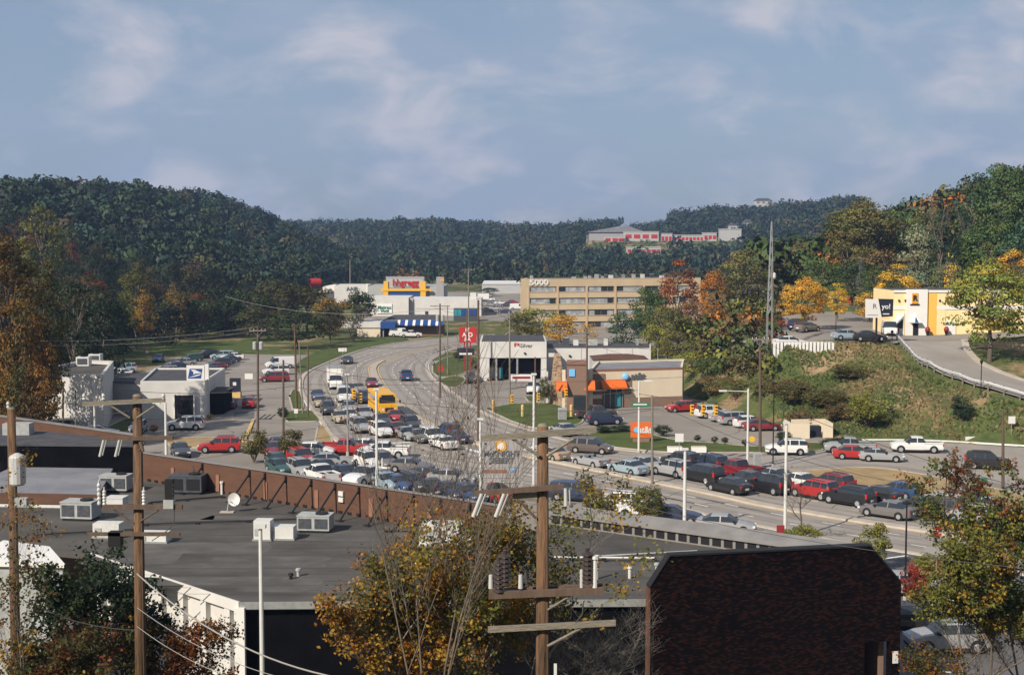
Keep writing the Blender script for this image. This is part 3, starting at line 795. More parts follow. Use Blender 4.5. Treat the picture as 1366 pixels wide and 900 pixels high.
spec('box_truck', [(3.6, .80, .46, .95), (3.5, .98, .36, 1.1), (3.1, 1.02, .34, 1.3), (2.75, 1.03, .34, 1.36), roofed(2.2, 1.03, .34, 1.38, 2.0, 2.15, .86, .80), roofed(1.4, 1.03, .34, 1.38, 2.0, 2.15, .86, .80), (1.3, 1.0, .4, 1.1), (-2.9, .7, .5, .8)],
     ['N', 'N', 'N', 'W', 'S', 'N', 'N'], (2.7, -1.9), .42, (-2.98, .9, .8), (3.48, .76, .95), extra=[('cargo_box', MB().box((-.95, 0, 2.05), (4.3, 2.4, 2.3)), M['bright_white']), ('roof_edge', MB().box((-.95, 0, 3.2), (4.34, 2.44, .08)), M['grey_metal'])])

CC = dict(white=(.56, .56, .545), silver=(.25, .255, .26), grey=(.12, .115, .11), dark=(.035, .037, .042), black=(.012, .012, .014), red=(.30, .014, .013), maroon=(.16, .014, .02), blue=(.02, .05, .135), navy=(.014, .022, .055), ltblue=(.22, .29, .33), tan=(.30, .24, .16), gold=(.36, .31, .22), teal=(.015, .06, .058), green=(.03, .07, .05), brown=(.085, .065, .055), ltred=(.38, .03, .03))
NICE = dict(sedan='sedan', coupe='coupe', convertible='convertible', hatch='hatchback', suv='SUV', minivan='minivan', pickup='pickup truck', van='van', box_truck='box truck')
CNAME = dict(dark='dark grey', ltblue='pale blue', grey='mid grey', ltred='bright red', brown='dark brown')
CAT = dict(sedan='car', coupe='car', convertible='car', hatch='car', suv='SUV', minivan='minivan', pickup='pickup truck', van='van', box_truck='truck')
VNAME = dict(sedan='sedan_car', coupe='coupe_car', convertible='convertible_car', hatch='hatchback_car', suv='suv_car', minivan='minivan', pickup='pickup_truck', van='delivery_van', box_truck='box_truck')

def road_dir(p):
    best, bi = 1e9, 0
    for i, q in enumerate(rm):
        d = (q - Vector(p[:2])).length
        if d < best: best, bi = d, i
    a, b = rm[max(0, bi - 3)], rm[min(len(rm) - 1, bi + 3)]
    d = b - a
    return math.atan2(d.y, d.x)

def put_car(kind, colour, px, py, hd, where, group='traffic', z=None, pos=None, label=None, s=1.0):
    p = pos or G(px, py, z or 0)
    zz = hz(p[0], p[1]) + 0.28 if z is not None else 0.03
    if z is None and hd in ('in', 'out'): zz = 0.048
    if hd == 'in': a = road_dir(p)
    elif hd == 'out': a = road_dir(p) + math.pi
    else: a = math.radians(hd)
    S = SPEC[kind]
    lab = label or f"{CNAME.get(colour, colour)} {NICE[kind]} {where}"
    r = thing(VNAME[kind], lab, CAT[kind], (p[0], p[1], zz), a, group)
    r.scale = (s, s, s)
    cc = (*CC[colour], 1)
    b = link_mesh('body', S['body'], r); b.color = cc
    for nm, me in S['panes']: link_mesh(nm, me, r)
    link_mesh('lower_trim', S['trim'], r); link_mesh('number_plate', S['plate'], r)
    for x in S['wheels']:
        for sd in (-1, 1):
            w_ = link_mesh('wheel', S['tyre'], r, loc=(x, sd * (S['W'] - 0.095), S['wr']))
            link_mesh('rim', S['rim'], w_)
    for sd in (-1, 1):
        link_mesh('headlight', S['head'], r, loc=(S['hp'][0], sd * S['hp'][1], S['hp'][2]))
        link_mesh('tail_light', S['tail'], r, loc=(S['tp'][0], sd * S['tp'][1], S['tp'][2]))
        link_mesh('mirror', S['mirror'], r, loc=(S['mx'][0], sd * S['mx'][1], S['mx'][2]))
    for nm, me in S['ex']:
        e = link_mesh(nm, me, r); e.color = cc
    return r

QI, QO, LOT, PO, UP, AT = 'traffic coming down the hill road', 'traffic queuing away from the camera', 'cars in the strip mall lot', 'cars in the post office lot', 'cars in the upper lot', 'cars on the corner shop lot'
CARS = [
 # inbound queue
 ('sedan','blue',424,533,'in','at the tail of the kerbside queue beside the utility poles',QI),
 ('sedan','tan',428,542,'in','in the kerbside lane behind a dark SUV',QI),
 ('suv','dark',438,552,'in','in the kerbside lane behind a gold sedan',QI),
 ('sedan','gold',454,563,'in','leading the kerbside lane of the inbound queue',QI),
 ('box_truck','white',447,517,'in','with a tall cargo box, behind the white van in the queue',QI),
 ('van','white',459,535,'in','just ahead of the white box truck in the queue',QI),
 ('sedan','silver',466,549,'in','ahead of the white van in the inbound queue',QI),
 ('sedan','white',465,561,'in','half hidden behind the signal pole in the queue',QI),
 ('suv','silver',481,576,'in','at the front of the second inbound lane',QI),
 ('suv','navy',485,537,'in','beside the white van and behind the school bus lane',QI),
 ('sedan','silver',486,558,'in','beside the school bus in the queue',QI),
 ('suv','white',508,582,'in','stopped at the signal in front of the school bus',QI),
 ('sedan','dark',510,567,'in','between the school bus and the white SUV',QI),
 ('sedan','red',527,562,'in','next to the school bus by the median',QI),
 ('sedan','maroon',530,579,'in','beside the white SUV at the stop line',QI),
 ('sedan','silver',544,586,'in','at the stop line beside a maroon sedan',QI),
 ('suv','dark',548,573,'in','behind the silver sedan at the stop line',QI),
 ('sedan','grey',561,589,'in','at the stop line next to the median',QI),
 ('minivan','white',577,590,'in','turning past the median nose behind bare branches',QI),
 ('suv','blue',598,583,'out','waiting beyond the median behind bare branches',QO),
 ('sedan','navy',607,590,'out','beyond the median behind the bare tree tops',QO),
 ('sedan','white',592,598,'out','crossing the junction behind the bare tree',QO),
 ('sedan','maroon',496,516,'in','alone by the yellow median curve behind the school bus',QI),
 ('sedan','dark',463,485,'in','alone on the far bend of the hill road',QI),
 ('pickup','blue',542,507,'out','driving away up the empty side of the road',QO),
 # crossing and outbound
 ('sedan','tan',735,613,'out','seen from behind near the tall white pole',QO),
 ('minivan','brown',788,604,-22,'turning side-on in front of the orange ground sign',QO),
 ('convertible','silver',788,622,'out','with its top down, below the dark minivan',QO),
 ('sedan','ltblue',838,632,'out','alone in the lane beside the median',QO),
 ('sedan','silver',856,627,'out','with red tail lights beside the pale blue sedan',QO),
 ('suv','silver',897,635,'out','behind the pale blue sedan by the grey wooden pole',QO),
 ('suv','dark',908,624,'out','one lane beyond the silver SUV',QO),
 ('minivan','black',936,642,'out','directly behind the silver SUV',QO),
 ('suv','navy',944,628,'out','with a roof rack beside the black minivan',QO),
 ('pickup','maroon',983,636,'out','beside the navy SUV near the signal cabinet',QO),
 ('sedan','black',972,657,'out','closest to the median behind the black minivan',QO),
 ('hatch','dark',994,648,'out','in the middle lane behind the maroon pickup',QO),
 ('suv','black',1026,657,'out','behind the black sedan by the tall white pole',QO),
 ('sedan','silver',1030,643,'out','one lane beyond the black SUV by the white pole',QO),
 ('suv','red',1086,664,'out','beside the bare young tree on the verge',QO),
 ('sedan','white',1064,650,'out','just beyond the red SUV',QO),
 ('suv','maroon',1108,655,'out','large and boxy beside the red SUV',QO),
 ('suv','black',1132,673,'out','behind the red SUV in the median lane',QO),
 ('sedan','black',1168,669,'out','one lane beyond the mid grey sedan',QO),
 ('sedan','blue',1196,663,'out','next to the dry grass triangle',QO),
 ('sedan','grey',1184,690,'out','last in the median lane before the black lamp post',QO),
 ('sedan','green',1226,684,'out','behind the black lamp post',QO),
 ('suv','dark',1248,690,'out','seen through the half bare tree',QO),
 ('suv','silver',1300,699,'out','waiting beside the leafy green tree',QO),
 ('hatch','ltblue',1308,684,'out','one lane beyond the waiting silver SUV',QO),
 ('sedan','silver',1278,672,'out','seen between the half bare tree and the green tree',QO),
 ('sedan','dark',1345,706,'out','half hidden by the green tree',QO),
 # side road
 ('suv','white',1049,606,172,'leaving the side road beside the signal pole',QO),
 ('pickup','silver',1133,604,172,'with a dark bed cover on the side road',QO),
 ('sedan','red',1141,612,-12,'half hidden behind the silver coupe on the side road',QO),
 ('coupe','silver',1176,615,-12,'on the side road beside the dry grass triangle',QO),
 ('pickup','white',1222,603,172,'on the side road following the silver pickup',QO),
 ('suv','black',1318,625,-16,'on the side road next to a short wooden pole',QO),
 # corner shop
 ('hatch','red',908,549,200,'parked against the end wall of the beige corner shop',AT),
 ('suv','white',951,557,15,'first in the row beside the hedge bank',AT),
 ('sedan','silver',970,562,15,'second in the row, after the white SUV',AT),
 ('minivan','silver',984,566,15,'third in the row beside the hedge bank',AT),
 ('hatch','white',1001,570,15,'between the silver minivan and a maroon sedan',AT),
 ('sedan','maroon',1016,574,10,'last in the row near the black post sign',AT),
 ('suv','navy',806,566,15,'outside the orange awning door of the corner shop',AT),
 ('pickup','dark',795,558,15,'behind the navy SUV outside the corner shop',AT),
 ('pickup','white',712,524,-95,'with ladder rack parked by the yellow bollards',AT),
 ('suv','dark',628,510,-90,'parked by the black pole at the tyre shop drive',AT),
 ('sedan','silver',752,580,'out','waiting at the corner lot entrance beside the white pole',QO),
 # strip mall lot
 ('hatch','white',422,608,-5,'parked side-on beside the round shrub',LOT),
 ('pickup','red',461,606,-5,'next to a white sedan in the strip mall lot',LOT),
 ('sedan','white',481,602,175,'side-on at the lot entrance behind the red pickup',LOT),
 ('pickup','white',512,610,175,'near the lamp post with dark load in its bed',LOT),
 ('suv','white',494,624,-60,'facing the wall beside the white lamp post',LOT),
 ('suv','grey',511,625,-60,'parked right of the white lamp post',LOT),
 ('sedan','grey',548,629,-10,'with a front corner hidden by a traffic cone',LOT),
 ('suv','red',403,620,-60,'nose in between the shrub and a silver sedan',LOT),
 ('sedan','silver',441,622,5,'parked side-on beside the red SUV',LOT),
 ('sedan','teal',368,621,-250,'showing its tail between two round shrubs',LOT),
 ('sedan','maroon',364,607,-70,'behind the dark teal sedan',LOT),
 ('sedan','navy',372,601,-70,'behind the maroon sedan by the shrub',LOT),
 ('suv','silver',402,635,-60,'roof just above the brown parapet',LOT),
 ('sedan','teal',374,631,-60,'low behind the brown parapet by the shrub',LOT),
 ('sedan','dark',434,632,-60,'behind the white pickup at the parapet',LOT),
 ('pickup','white',428,643,120,'cab roof showing above the brown parapet',LOT),
 ('sedan','navy',461,640,-60,'between two white pickups at the parapet',LOT),
 ('pickup','white',489,645,-120,'facing the parapet left of the white lamp post',LOT),
 ('sedan','ltblue',518,651,-60,'right of the white lamp post at the parapet',LOT),
 ('sedan','blue',535,654,-60,'beside the pale blue sedan at the parapet',LOT),
 ('suv','dark',555,655,-60,'behind the bare tree at the parapet',LOT),
 ('sedan','black',577,660,-60,'behind the bare tree trunk at the parapet',LOT),
 ('sedan','navy',601,664,-60,'beside the black sedan behind the bare tree',LOT),
 ('hatch','blue',627,668,-60,'left of the shopping centre pylon sign',LOT),
 ('suv','red',662,668,-60,'directly below the shopping centre pylon sign',LOT),
 ('sedan','dark',571,642,-10,'in the second row behind the bare tree',LOT),
 ('sedan','silver',603,645,-10,'in the second row left of the pylon sign',LOT),
 ('minivan','navy',768,667,-20,'large and dark behind the foreground pole',LOT),
 ('suv','white',824,681,165,'parked between two round shrubs',LOT),
 ('sedan','white',859,689,165,'hidden behind the larger round shrub',LOT),
 ('sedan','navy',899,697,-14,'beside the white pole above the grey parapet',LOT),
 ('sedan','silver',968,710,-14,'side-on beside the verge above the grey parapet',LOT),
 # post office side
 ('suv','red',293,603,185,'alone in the drive below the post office',PO),
 ('sedan','dark',241,608,-70,'coming round the bend above the brown parapet',PO),
 ('suv','white',247,573,185,'parked in front of the post office garage door',PO),
 ('sedan','silver',131,583,10,'roof showing above the brown parapet by the white wall',PO),
 ('hatch','silver',184,577,-85,'beside the white block building corner',PO),
 ('suv','dark',93,578,5,'in the shadow below the white block wall',PO),
 ('hatch','red',333,543,95,'leaving through the post office drive',PO),
 ('sedan','maroon',306,544,95,'at the post office entrance wall',PO),
 ('hatch','blue',211,483,-85,'alone at the far edge of the post office lot',PO),
 ('suv','silver',220,501,-150,'first in the near row behind the post office sign',PO),
 ('sedan','dark',239,501,-150,'beside the silver SUV in the near row',PO),
 ('sedan','navy',233,493,-150,'second row behind the post office roof',PO),
 ('sedan','silver',245,488,-150,'behind the navy sedan of the second row',PO),
 ('hatch','teal',256,482,-150,'at the back of the left post office row',PO),
 ('sedan','navy',281,499,-150,'nearest the sign in the long right row',PO),
 ('sedan','maroon',285,494,-150,'second in the long right row by the sign',PO),
 ('suv','dark',291,490,-150,'third in the long right row by the sign',PO),
 ('sedan','blue',297,487,-150,'fourth in the long right row by the sign',PO),
 ('sedan','dark',304,484,-150,'fifth in the long right row by the sign',PO),
 ('suv','black',275,478,-150,'beside the lawn behind the post office lot',PO),
 ('minivan','ltblue',297,479,-170,'side-on beside the lawn behind the lot',PO),
 ('sedan','white',310,480,-170,'at the far end of the long right row',PO),
 ('suv','ltblue',165,497,-160,'behind the far corner of the white block building',PO),
 ('sedan','white',158,503,-160,'tucked against the white block building side',PO),
 ('van','white',374,491,-160,'with a blue side beside the leaning wooden poles',PO),
 ('suv','white',368,500,-160,'between the white van and a maroon minivan',PO),
 ('minivan','maroon',366,509,-170,'nearest the drive by the leaning wooden poles',PO),
 # lower right lot
 ('suv','silver',1263,867,183,'seen from behind in the drive below the autumn tree',LOT),
 ('sedan','white',1290,816,180,'parked under the right-hand autumn tree',LOT),
 ('sedan','black',1213,836,0,'poking out behind the dark brick wall',LOT),
 ('sedan','silver',1203,792,0,'partly behind the sloping brick corner',LOT),
 # far end of the road
 ('pickup','white',548,450,5,'outside the blue awning shop',QI),
 ('van','white',534,449,5,'under the blue canopy of the far shop',QI),
 ('sedan','silver',655,408,5,'in the far shopping lot beside the tan offices','far parked cars'),
 ('sedan','white',668,406,5,'next to the silver sedan in the far lot','far parked cars'),
 ('suv','dark',676,409,175,'in the far lot below the grey warehouse','far parked cars'),
 ('sedan','red',684,405,5,'red speck in the far lot near the tan offices','far parked cars'),
 ('suv','silver',661,414,175,'in the near row of the far lot','far parked cars'),
 ('sedan','navy',673,418,175,'beside the silver SUV in the far lot','far parked cars'),
 ('van','white',690,413,5,'beside the tan office end wall','far parked cars'),
 ('sedan','tan',650,416,5,'behind the white store stair head','far parked cars'),
 ('box_truck','white',648,402,5,'at the back of the far shopping lot','far parked cars'),
]
for c in CARS:
    put_car(c[0], c[1], c[2], c[3], c[4], c[5], c[6] if len(c) > 6 else None)
UPC = [('sedan','white',1054,455.5,5,'right behind the white picket fence'),('sedan','black',1046,450,30,'behind the white sedan at the fence'),('suv','navy',1068,443,40,'under the golden tree in the upper lot'),('sedan','grey',1077,445,40,'beside the navy SUV under the golden tree'),
 ('sedan','ltblue',1131,455.5,8,'at the rim of the upper lot'),('sedan','black',1160,456,-5,'beside the black post of the twin sign'),('coupe','ltred',1146,422,5,'across the upper lot by the yellow tree'),('van','white',1186,448,-100,'beside the yellow restaurant')]
for k, c_, px, py, hd, wh in UPC:
    put_car(k, c_, px, py, hd, wh, UP, z=9.3)

# school bus
def school_bus(px, py):
    p = G(px, py); a = road_dir(p)
    r = thing('school_bus', 'yellow school bus waiting in the inbound queue', 'bus', (p.x, p.y, 0.048), a)
    b = MB()
    b.box((-.9, 0, 1.85), (8.6, 2.44, 2.3)); b.box((4.15, 0, 1.25), (1.7, 2.2, 1.15)); b.box((-.9, 0, 3.03), (8.4, 2.2, .12))
    b.build('body', M['bus_yellow'], r, local=True)
    MB().add([(3.42, -1.05, 1.9), (3.42, 1.05, 1.9), (3.42, 1.05, 2.72), (3.42, -1.05, 2.72)], [(0, 1, 2, 3)]).build('windscreen', M['car_glass'], r, local=True)
    MB().box((3.44, 0, 2.88), (.06, 1.6, .22)).build('destination_board', M['sign_black'], r, local=True)
    for sd in (-1, 1):
        for k in range(8): MB().box((2.6 - k * 1.0, sd * 1.222, 2.35), (.8, .02, .6)).build('window', M['car_glass'], r, local=True)
        MB().box((-.9, sd * 1.225, 1.5), (8.4, .02, .08)).build('stripe', M['trim'], r, local=True)
        MB().box((5.0, sd * .8, 1.25), (.06, .3, .3)).build('headlight', M['head'], r, local=True)
        MB().tube((3.9, sd * 1.05, 2.2), (4.3, sd * 1.55, 2.3), .03).box((4.3, sd * 1.55, 2.2), (.06, .2, .4)).build('mirror', M['trim'], r, local=True)
        for x in (3.9, -3.0):
            w_ = MB().tube((x, sd * .95, .48), (x, sd * 1.2, .48), .48, .48, 16).build('wheel', M['tyre'], r, local=True)
            MB().tube((x, sd * 1.19, .48), (x, sd * 1.22, .48), .26, .24, 12).build('rim', M['rim'], w_, local=True)
    MB().box((5.02, 0, 1.2), (.05, 1.1, .6)).build('grille', M['trim'], r, local=True)
    MB().box((5.06, 0, .7), (.16, 2.3, .3)).build('bumper', M['trim'], r, local=True)
school_bus(511, 553)
# ------------------------------------------------------------------ foreground strip mall
RZ = 5.4
def xy(px, py, z): 
    p = G(px, py, z); return (p.x, p.y)
A0 = xy(320, 804, RZ)                      # near left corner of the roof
WL = (6.75, 65.3); WR = (19.75, 68.0)      # brick end wall
B0 = (6.9, 66.2)
GR0 = xy(735, 699, RZ); GR1 = xy(1030, 741, RZ)
gdir = (Vector(GR1) - Vector(GR0)).normalized()
GR2 = tuple(Vector(GR1) + gdir * 4.6)
BR0 = xy(205, 643, RZ); BR1 = xy(420, 679, RZ)
bdir = (Vector(BR1) - Vector(BR0)).normalized()
BR2 = tuple(Vector(GR0) + Vector((-1.2, -2.6)))
BRE = tuple(Vector(BR1) + bdir * ((Vector(BR2) - Vector(BR1)).dot(bdir)))
WLF = xy(120, 738, RZ)                      # far end of the white side wall
mall = thing('strip_mall', 'long flat-roofed strip mall with brown roof parapet in the foreground', 'building', (0, 72, 0))
roof_poly = [A0, B0, (WR[0] - .3, WR[1] + .6), GR2, GR0, BRE, BR0, xy(150, 634, RZ), (-46, 103), (-46, 84), WLF]
mb = MB(); mb.prism(roof_poly, RZ - .35, RZ)
roof = mb.build('roof', M['roofing'], mall)
prr = random.Random(2)
for px, py, w_, d_ in ((250, 730, 9, 3), (360, 750, 7, 2.5), (470, 715, 6, 3), (300, 775, 10, 1.6), (430, 785, 8, 1.2), (180, 745, 5, 2.5), (830, 755, 7, 2), (900, 765, 5, 1.5), (560, 705, 5, 2), (200, 690, 8, 2), (330, 690, 6, 1.5)):
    p = G(px, py, RZ); sheet('roof_patch', [(p.x + sx * w_ / 2 * prr.uniform(.8, 1.1), p.y + sy * d_ / 2 * prr.uniform(.8, 1.1)) for sx, sy in ((-1, -1), (0, -1.2), (1, -1), (1.1, 0), (1, 1), (0, 1.1), (-1, 1))], RZ + .006, M['roof_patch'], None)
mb = MB()
for k in range(13):
    a_, b_ = G(120 + k * 6, 690 + k * 8.5, RZ), G(430 + k * 36, 684 + k * 9, RZ); strip(mb, offset([a_, b_], .035), offset([a_, b_], -.035), RZ + .012)
mb.build('roof_seam', M['roof_patch'], roof)
def inset(poly, d):
    c = Vector((sum(p[0] for p in poly) / len(poly), sum(p[1] for p in poly) / len(poly)))
    return [tuple(Vector(p) + (c - Vector(p)).normalized() * d) for p in poly]
fw = inset(roof_poly, 0.35)
mb = MB()
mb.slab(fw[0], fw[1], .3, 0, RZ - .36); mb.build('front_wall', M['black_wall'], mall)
MB().slab(fw[10], fw[0], .3, 0, RZ - .36).build('side_wall', M['white_wall'], mall)
MB().slab(fw[2], fw[3], .3, 0, RZ - .36).slab(fw[3], fw[4], .3, 0, RZ - .36).slab(fw[4], fw[5], .3, 0, RZ - .36).slab(fw[5], fw[6], .3, 0, RZ - .36).build('street_wall', M['brick_tan'], mall)
# metal edge flashing of the near roof edge, pilasters of the white side wall
mb = MB(); mb.slab(A0, B0, -.06, RZ - .3, RZ + .06); mb.build('roof_edge', M['grey_metal'], mall)
mb = MB(); mb.slab(WLF, A0, -.08, RZ - .45, RZ + .08); mb.build('roof_edge', M['white_wall'], mall)
sd = (Vector(A0) - Vector(WLF))
for k in range(7):
    p = Vector(WLF) + sd * ((k + .5) / 7)
    MB().box((p.x - .12 + .2, p.y - .12 + .3, 2.45), (.5, .4, 4.9), math.atan2(sd.y, sd.x)).build('pilaster', M['white_wall'], mall)
p = Vector(A0) + Vector((.25, .22)); MB().box((p.x - .25, p.y - .28, 2.6), (.5, .35, 5.2)).build('pilaster', M['bright_white'], mall)
# brown parapet screen, with its braces, strips and vents
PZ = 7.45
P0 = tuple(Vector(BR0) - bdir * 1.5)
mb = MB(); mb.slab(P0, BRE, .14, RZ, PZ - .5); par = mb.build('parapet', M['brown_panel'], mall)
mb = MB(); mb.slab(P0, BRE, .16, PZ - .5, PZ, 0); mb.build('parapet_band', M['brown_trim' if False else 'brown_panel'], par)
bl = (Vector(BRE) - Vector(P0)).length
nrm = Vector((bdir.y, -bdir.x))               # towards the roof side
mb = MB(); a_ = Vector(P0) + nrm * .1; e_ = Vector(BRE) + nrm * .1; mb.slab(tuple(e_), tuple(a_), .32 * -1, PZ, PZ + .07); mb.build('parapet_cap', M['grey_cap'], par)
for px in (264, 281, 325, 345, 372, 405, 436, 467, 503, 538, 574, 612):
    if px in (281,): continue
    b_ = Vector(xy(px + 6, 0 + 629 + (px - 340) * .161 + 4, PZ - .25))
    t = (b_ - Vector(P0)).dot(bdir); top = Vector(P0) + bdir * t + nrm * .06
    foot = top + nrm * 1.75
    MB().tube((top.x, top.y, PZ - .32), (foot.x, foot.y, RZ + .03), .065, .065, 6).tube((top.x, top.y, PZ - .1), (top.x, top.y, PZ - .55), .09, .09, 6).build('brace', M['black_metal'], mall)
    MB().box((foot.x, foot.y, RZ + .03), (.5, .35, .06), math.atan2(bdir.y, bdir.x)).build('brace_foot', M['black_metal'], mall)
k = 0
t = 1.0
while t < bl - 1:
    c = Vector(P0) + bdir * t + nrm * .03
    MB().box((c.x, c.y, RZ + .12), (.36, .05, .16), math.atan2(bdir.y, bdir.x)).build('scupper', M['black_metal'], mall)
    if k % 6 == 3:
        c = Vector(P0) + bdir * (t + .3) + nrm * .04
        MB().box((c.x, c.y, RZ + .72), (.34, .06, 1.2), math.atan2(bdir.y, bdir.x)).build('parapet_strip', M['brown_trim'], mall)
    t += .82; k += 1
c = Vector(xy(451, 664, 6.5)); tt = (c - Vector(P0)).dot(bdir); c = Vector(P0) + bdir * tt + nrm * .09
MB().box((c.x, c.y, 6.75), (.42, .14, .3), math.atan2(bdir.y, bdir.x)).box((c.x, c.y, 6.35), (.42, .14, .3), math.atan2(bdir.y, bdir.x)).build('vent', M['white_metal'], mall)
# grey street fascia with dark panels
gang = math.atan2(gdir.y, gdir.x); gn = Vector((gdir.y, -gdir.x))
glen = (Vector(GR2) - Vector(GR0)).length
g0, g1 = Vector(GR0), Vector(GR2)
mb = MB(); mb.slab(GR0, GR2, .12, RZ, RZ + .72); fas = mb.build('street_fascia', M['grey_cap'], mall)
mb = MB()
zt = RZ + .72
q0, q1 = g0 + gn * .18, g1 + gn * .18; h0, h1 = g0 - gn * 1.0, g1 - gn * 1.0
mb.add([(q0.x, q0.y, zt + .05), (q1.x, q1.y, zt + .05), (h1.x, h1.y, zt + .42), (h0.x, h0.y, zt + .42), (q0.x, q0.y, zt - .1), (q1.x, q1.y, zt - .1), (h1.x, h1.y, zt - .6), (h0.x, h0.y, zt - .6)], [(0, 1, 2, 3), (4, 5, 1, 0), (3, 2, 6, 7), (0, 3, 7, 4), (1, 5, 6, 2)])
mb.build('fascia_cap', M['grey_cap'], mall)
n = int(glen / .74)
for k in range(n):
    c = g0 + gdir * (.4 + k * .74) + gn * .012
    MB().box((c.x, c.y, RZ + .33), (.55, .02, .46), gang).build('fascia_panel', M['dark_void'], fas)
# dark brick end wall with chamfered corners and a walkway opening
wd = (Vector(WR) - Vector(WL)); WLEN = wd.length; wd.normalize(); wang = math.atan2(wd.y, wd.x)
def wall_pts(pts): return pts
brick = thing('brick_end_wall', 'dark brown brick end wall with chamfered top corners beside the parking drive', 'wall', (WL[0], WL[1], 0), wang)
OX0, OX1, OZ = WLEN - 1.95, WLEN - .52, 2.85
outl = [(0, 0), (OX0, 0), (OX0, OZ), (OX1, OZ), (OX1, 0), (WLEN, 0), (WLEN, 5.75), (WLEN - 1.75, 7.72), (1.0, 7.72), (0, 6.25)]
def plate(outl, t0, t1):
    n = len(outl); vs = [(x, t0, z) for x, z in outl] + [(x, t1, z) for x, z in outl]
    return MB().add(vs, [tuple(range(n)), tuple(range(2 * n - 1, n - 1, -1))] + [(i, n + i, n + (i + 1) % n, (i + 1) % n) for i in range(n)])
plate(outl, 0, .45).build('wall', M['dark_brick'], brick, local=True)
cap = [(0 - .05, 6.25), (1.0 - .03, 7.76), (WLEN - 1.73, 7.76), (WLEN + .05, 5.75)]
for (x0, z0), (x1, z1) in zip(cap[:-1], cap[1:]):
    MB().add([(x0, -.06, z0), (x1, -.06, z1), (x1, .52, z1), (x0, .52, z0), (x0, -.06, z0 + .09), (x1, -.06, z1 + .09), (x1, .52, z1 + .09), (x0, .52, z0 + .09)], [(3, 2, 1, 0), (4, 5, 6, 7), (0, 1, 5, 4), (1, 2, 6, 5), (2, 3, 7, 6), (3, 0, 4, 7)]).build('coping', M['trim' if True else 'grey_cap'], brick, local=True)
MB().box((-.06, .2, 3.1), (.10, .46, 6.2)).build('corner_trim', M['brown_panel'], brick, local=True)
MB().box((WLEN - .26, -.03, 2.0), (.30, .04, .62)).build('notice_plate', M['sign_white'], brick, local=True)
# block behind the brick wall (mansard return)
MB().prism([(WL[0] + .25, WL[1] + .9), (WR[0] - 2.4, WR[1] + .6), (WR[0] - 2.4, WR[1] + 4.0), (WL[0] + .25, WL[1] + 4.2)], RZ + .02, RZ + .10).build('roof_pad', M['dark_roof'], mall)
# raised rear block with black wall, lower left wings
blk = thing('raised_roof_block', 'raised roof block with black front wall behind the strip mall roof', 'building', (-34, 106, 0))
bl0, bl1 = A(14, 640, 102.2), A(186, 640, 101.2)
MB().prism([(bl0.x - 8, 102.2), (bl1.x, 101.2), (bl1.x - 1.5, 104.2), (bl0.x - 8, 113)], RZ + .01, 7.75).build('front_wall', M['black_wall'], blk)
MB().prism([(bl0.x - 8.05, 102.1), (bl1.x + .1, 101.1), (bl1.x - 1.4, 104.3), (bl0.x - 8, 113.1)], 7.76, 7.9).build('coping', M['dark_roof'], blk)
e0, e1 = A(42, 571, 113.5), A(178, 597, 104.8)
mb = MB(); mb.slab((e0.x - 4, e0.y + 3.0), (e1.x, e1.y), .3, RZ, 8.1); mb.build('rear_parapet', M['brown_panel'], blk)
mb = MB(); mb.slab((e0.x - 4, e0.y + 2.9), (e1.x, e1.y - .1), .5, 8.11, 8.2); mb.build('rear_cap', M['grey_cap'], blk)
q = A(25, 590, 107); MB().box((q.x, q.y, 8.35), (2.1, 1.2, .9)).build('roof_hatch', M['unit_grey'], blk)
wing = thing('low_roof_wing', 'low grey roof wing edged in red brown behind the left utility pole', 'building', (-36, 95, 0))
w0, w1 = A(-60, 668, 90.6), A(131, 668, 89.6)
MB().prism([(w0.x, 90.6), (w1.x, 89.6), (w1.x - 2.2, 100.5), (w0.x, 101.2)], 0, 6.25, 1, 0).build('roof', [M['roof_blue'], M['brick_tan']], wing)
mb = MB(); mb.slab((w0.x, 90.6), (w1.x, 89.6), -.1, 5.62, 6.32); mb.build('fascia', M['brown_panel'], wing)
mb = MB(); mb.slab((w0.x, 90.4), (w1.x, 89.4), -.12, 5.42, 5.6); mb.build('roof_edge', M['white_metal'], wing)
shed = thing('white_block', 'white rendered block with pale parapet below the left utility pole', 'building', (-26, 70, 0))
s0, s1 = A(-40, 748, 66), A(84, 748, 65.6)
t0_, t1_ = A(-40, 748, 66), A(99, 744, 70)
MB().prism([(s0.x, 66), (s1.x, 65.6), (t1_.x - 1.2, 69.0), (s0.x, 70.5)], 0, 7.2).build('wall', M['unit_grey'], shed)  # grey instead of white: the wall's shade is put into its colour
MB().prism([(s0.x - .1, 65.8), (s1.x + .15, 65.4), (t1_.x - 1.0, 69.2), (s0.x - .1, 70.7)], 7.21, 7.42).build('parapet', M['bright_white'], shed)

# roof furniture
def ac_unit(px, py, w, d, h, rz, m1, m2, label, z=RZ, grille=True, base=True):
    p = G(px, py, z)
    r = thing('air_conditioner', label, 'air conditioner', (p.x, p.y, z), math.radians(rz), 'rooftop units on the strip mall')
    if base: MB().box((0, 0, .08), (w * .9, d * .9, .16)).build('base_rail', M['trim'], r, local=True)
    MB().box((0, 0, .16 + h / 2), (w, d, h)).build('casing', m1, r, local=True)
    MB().box((0, 0, .16 + h + .03), (w + .06, d + .06, .06)).build('lid', m1, r, local=True)
    if grille:
        for k in range(2): MB().box((w * (-.25 + .5 * k), -d / 2 - .01, .16 + h * .5), (w * .4, .03, h * .72)).build('grille', m2, r, local=True)
        MB().tube((w * .2, 0, .2 + h), (w * .2, 0, .32 + h), min(w, d) * .3, min(w, d) * .3, 14).build('fan_guard', M['trim'], r, local=True)
    return r
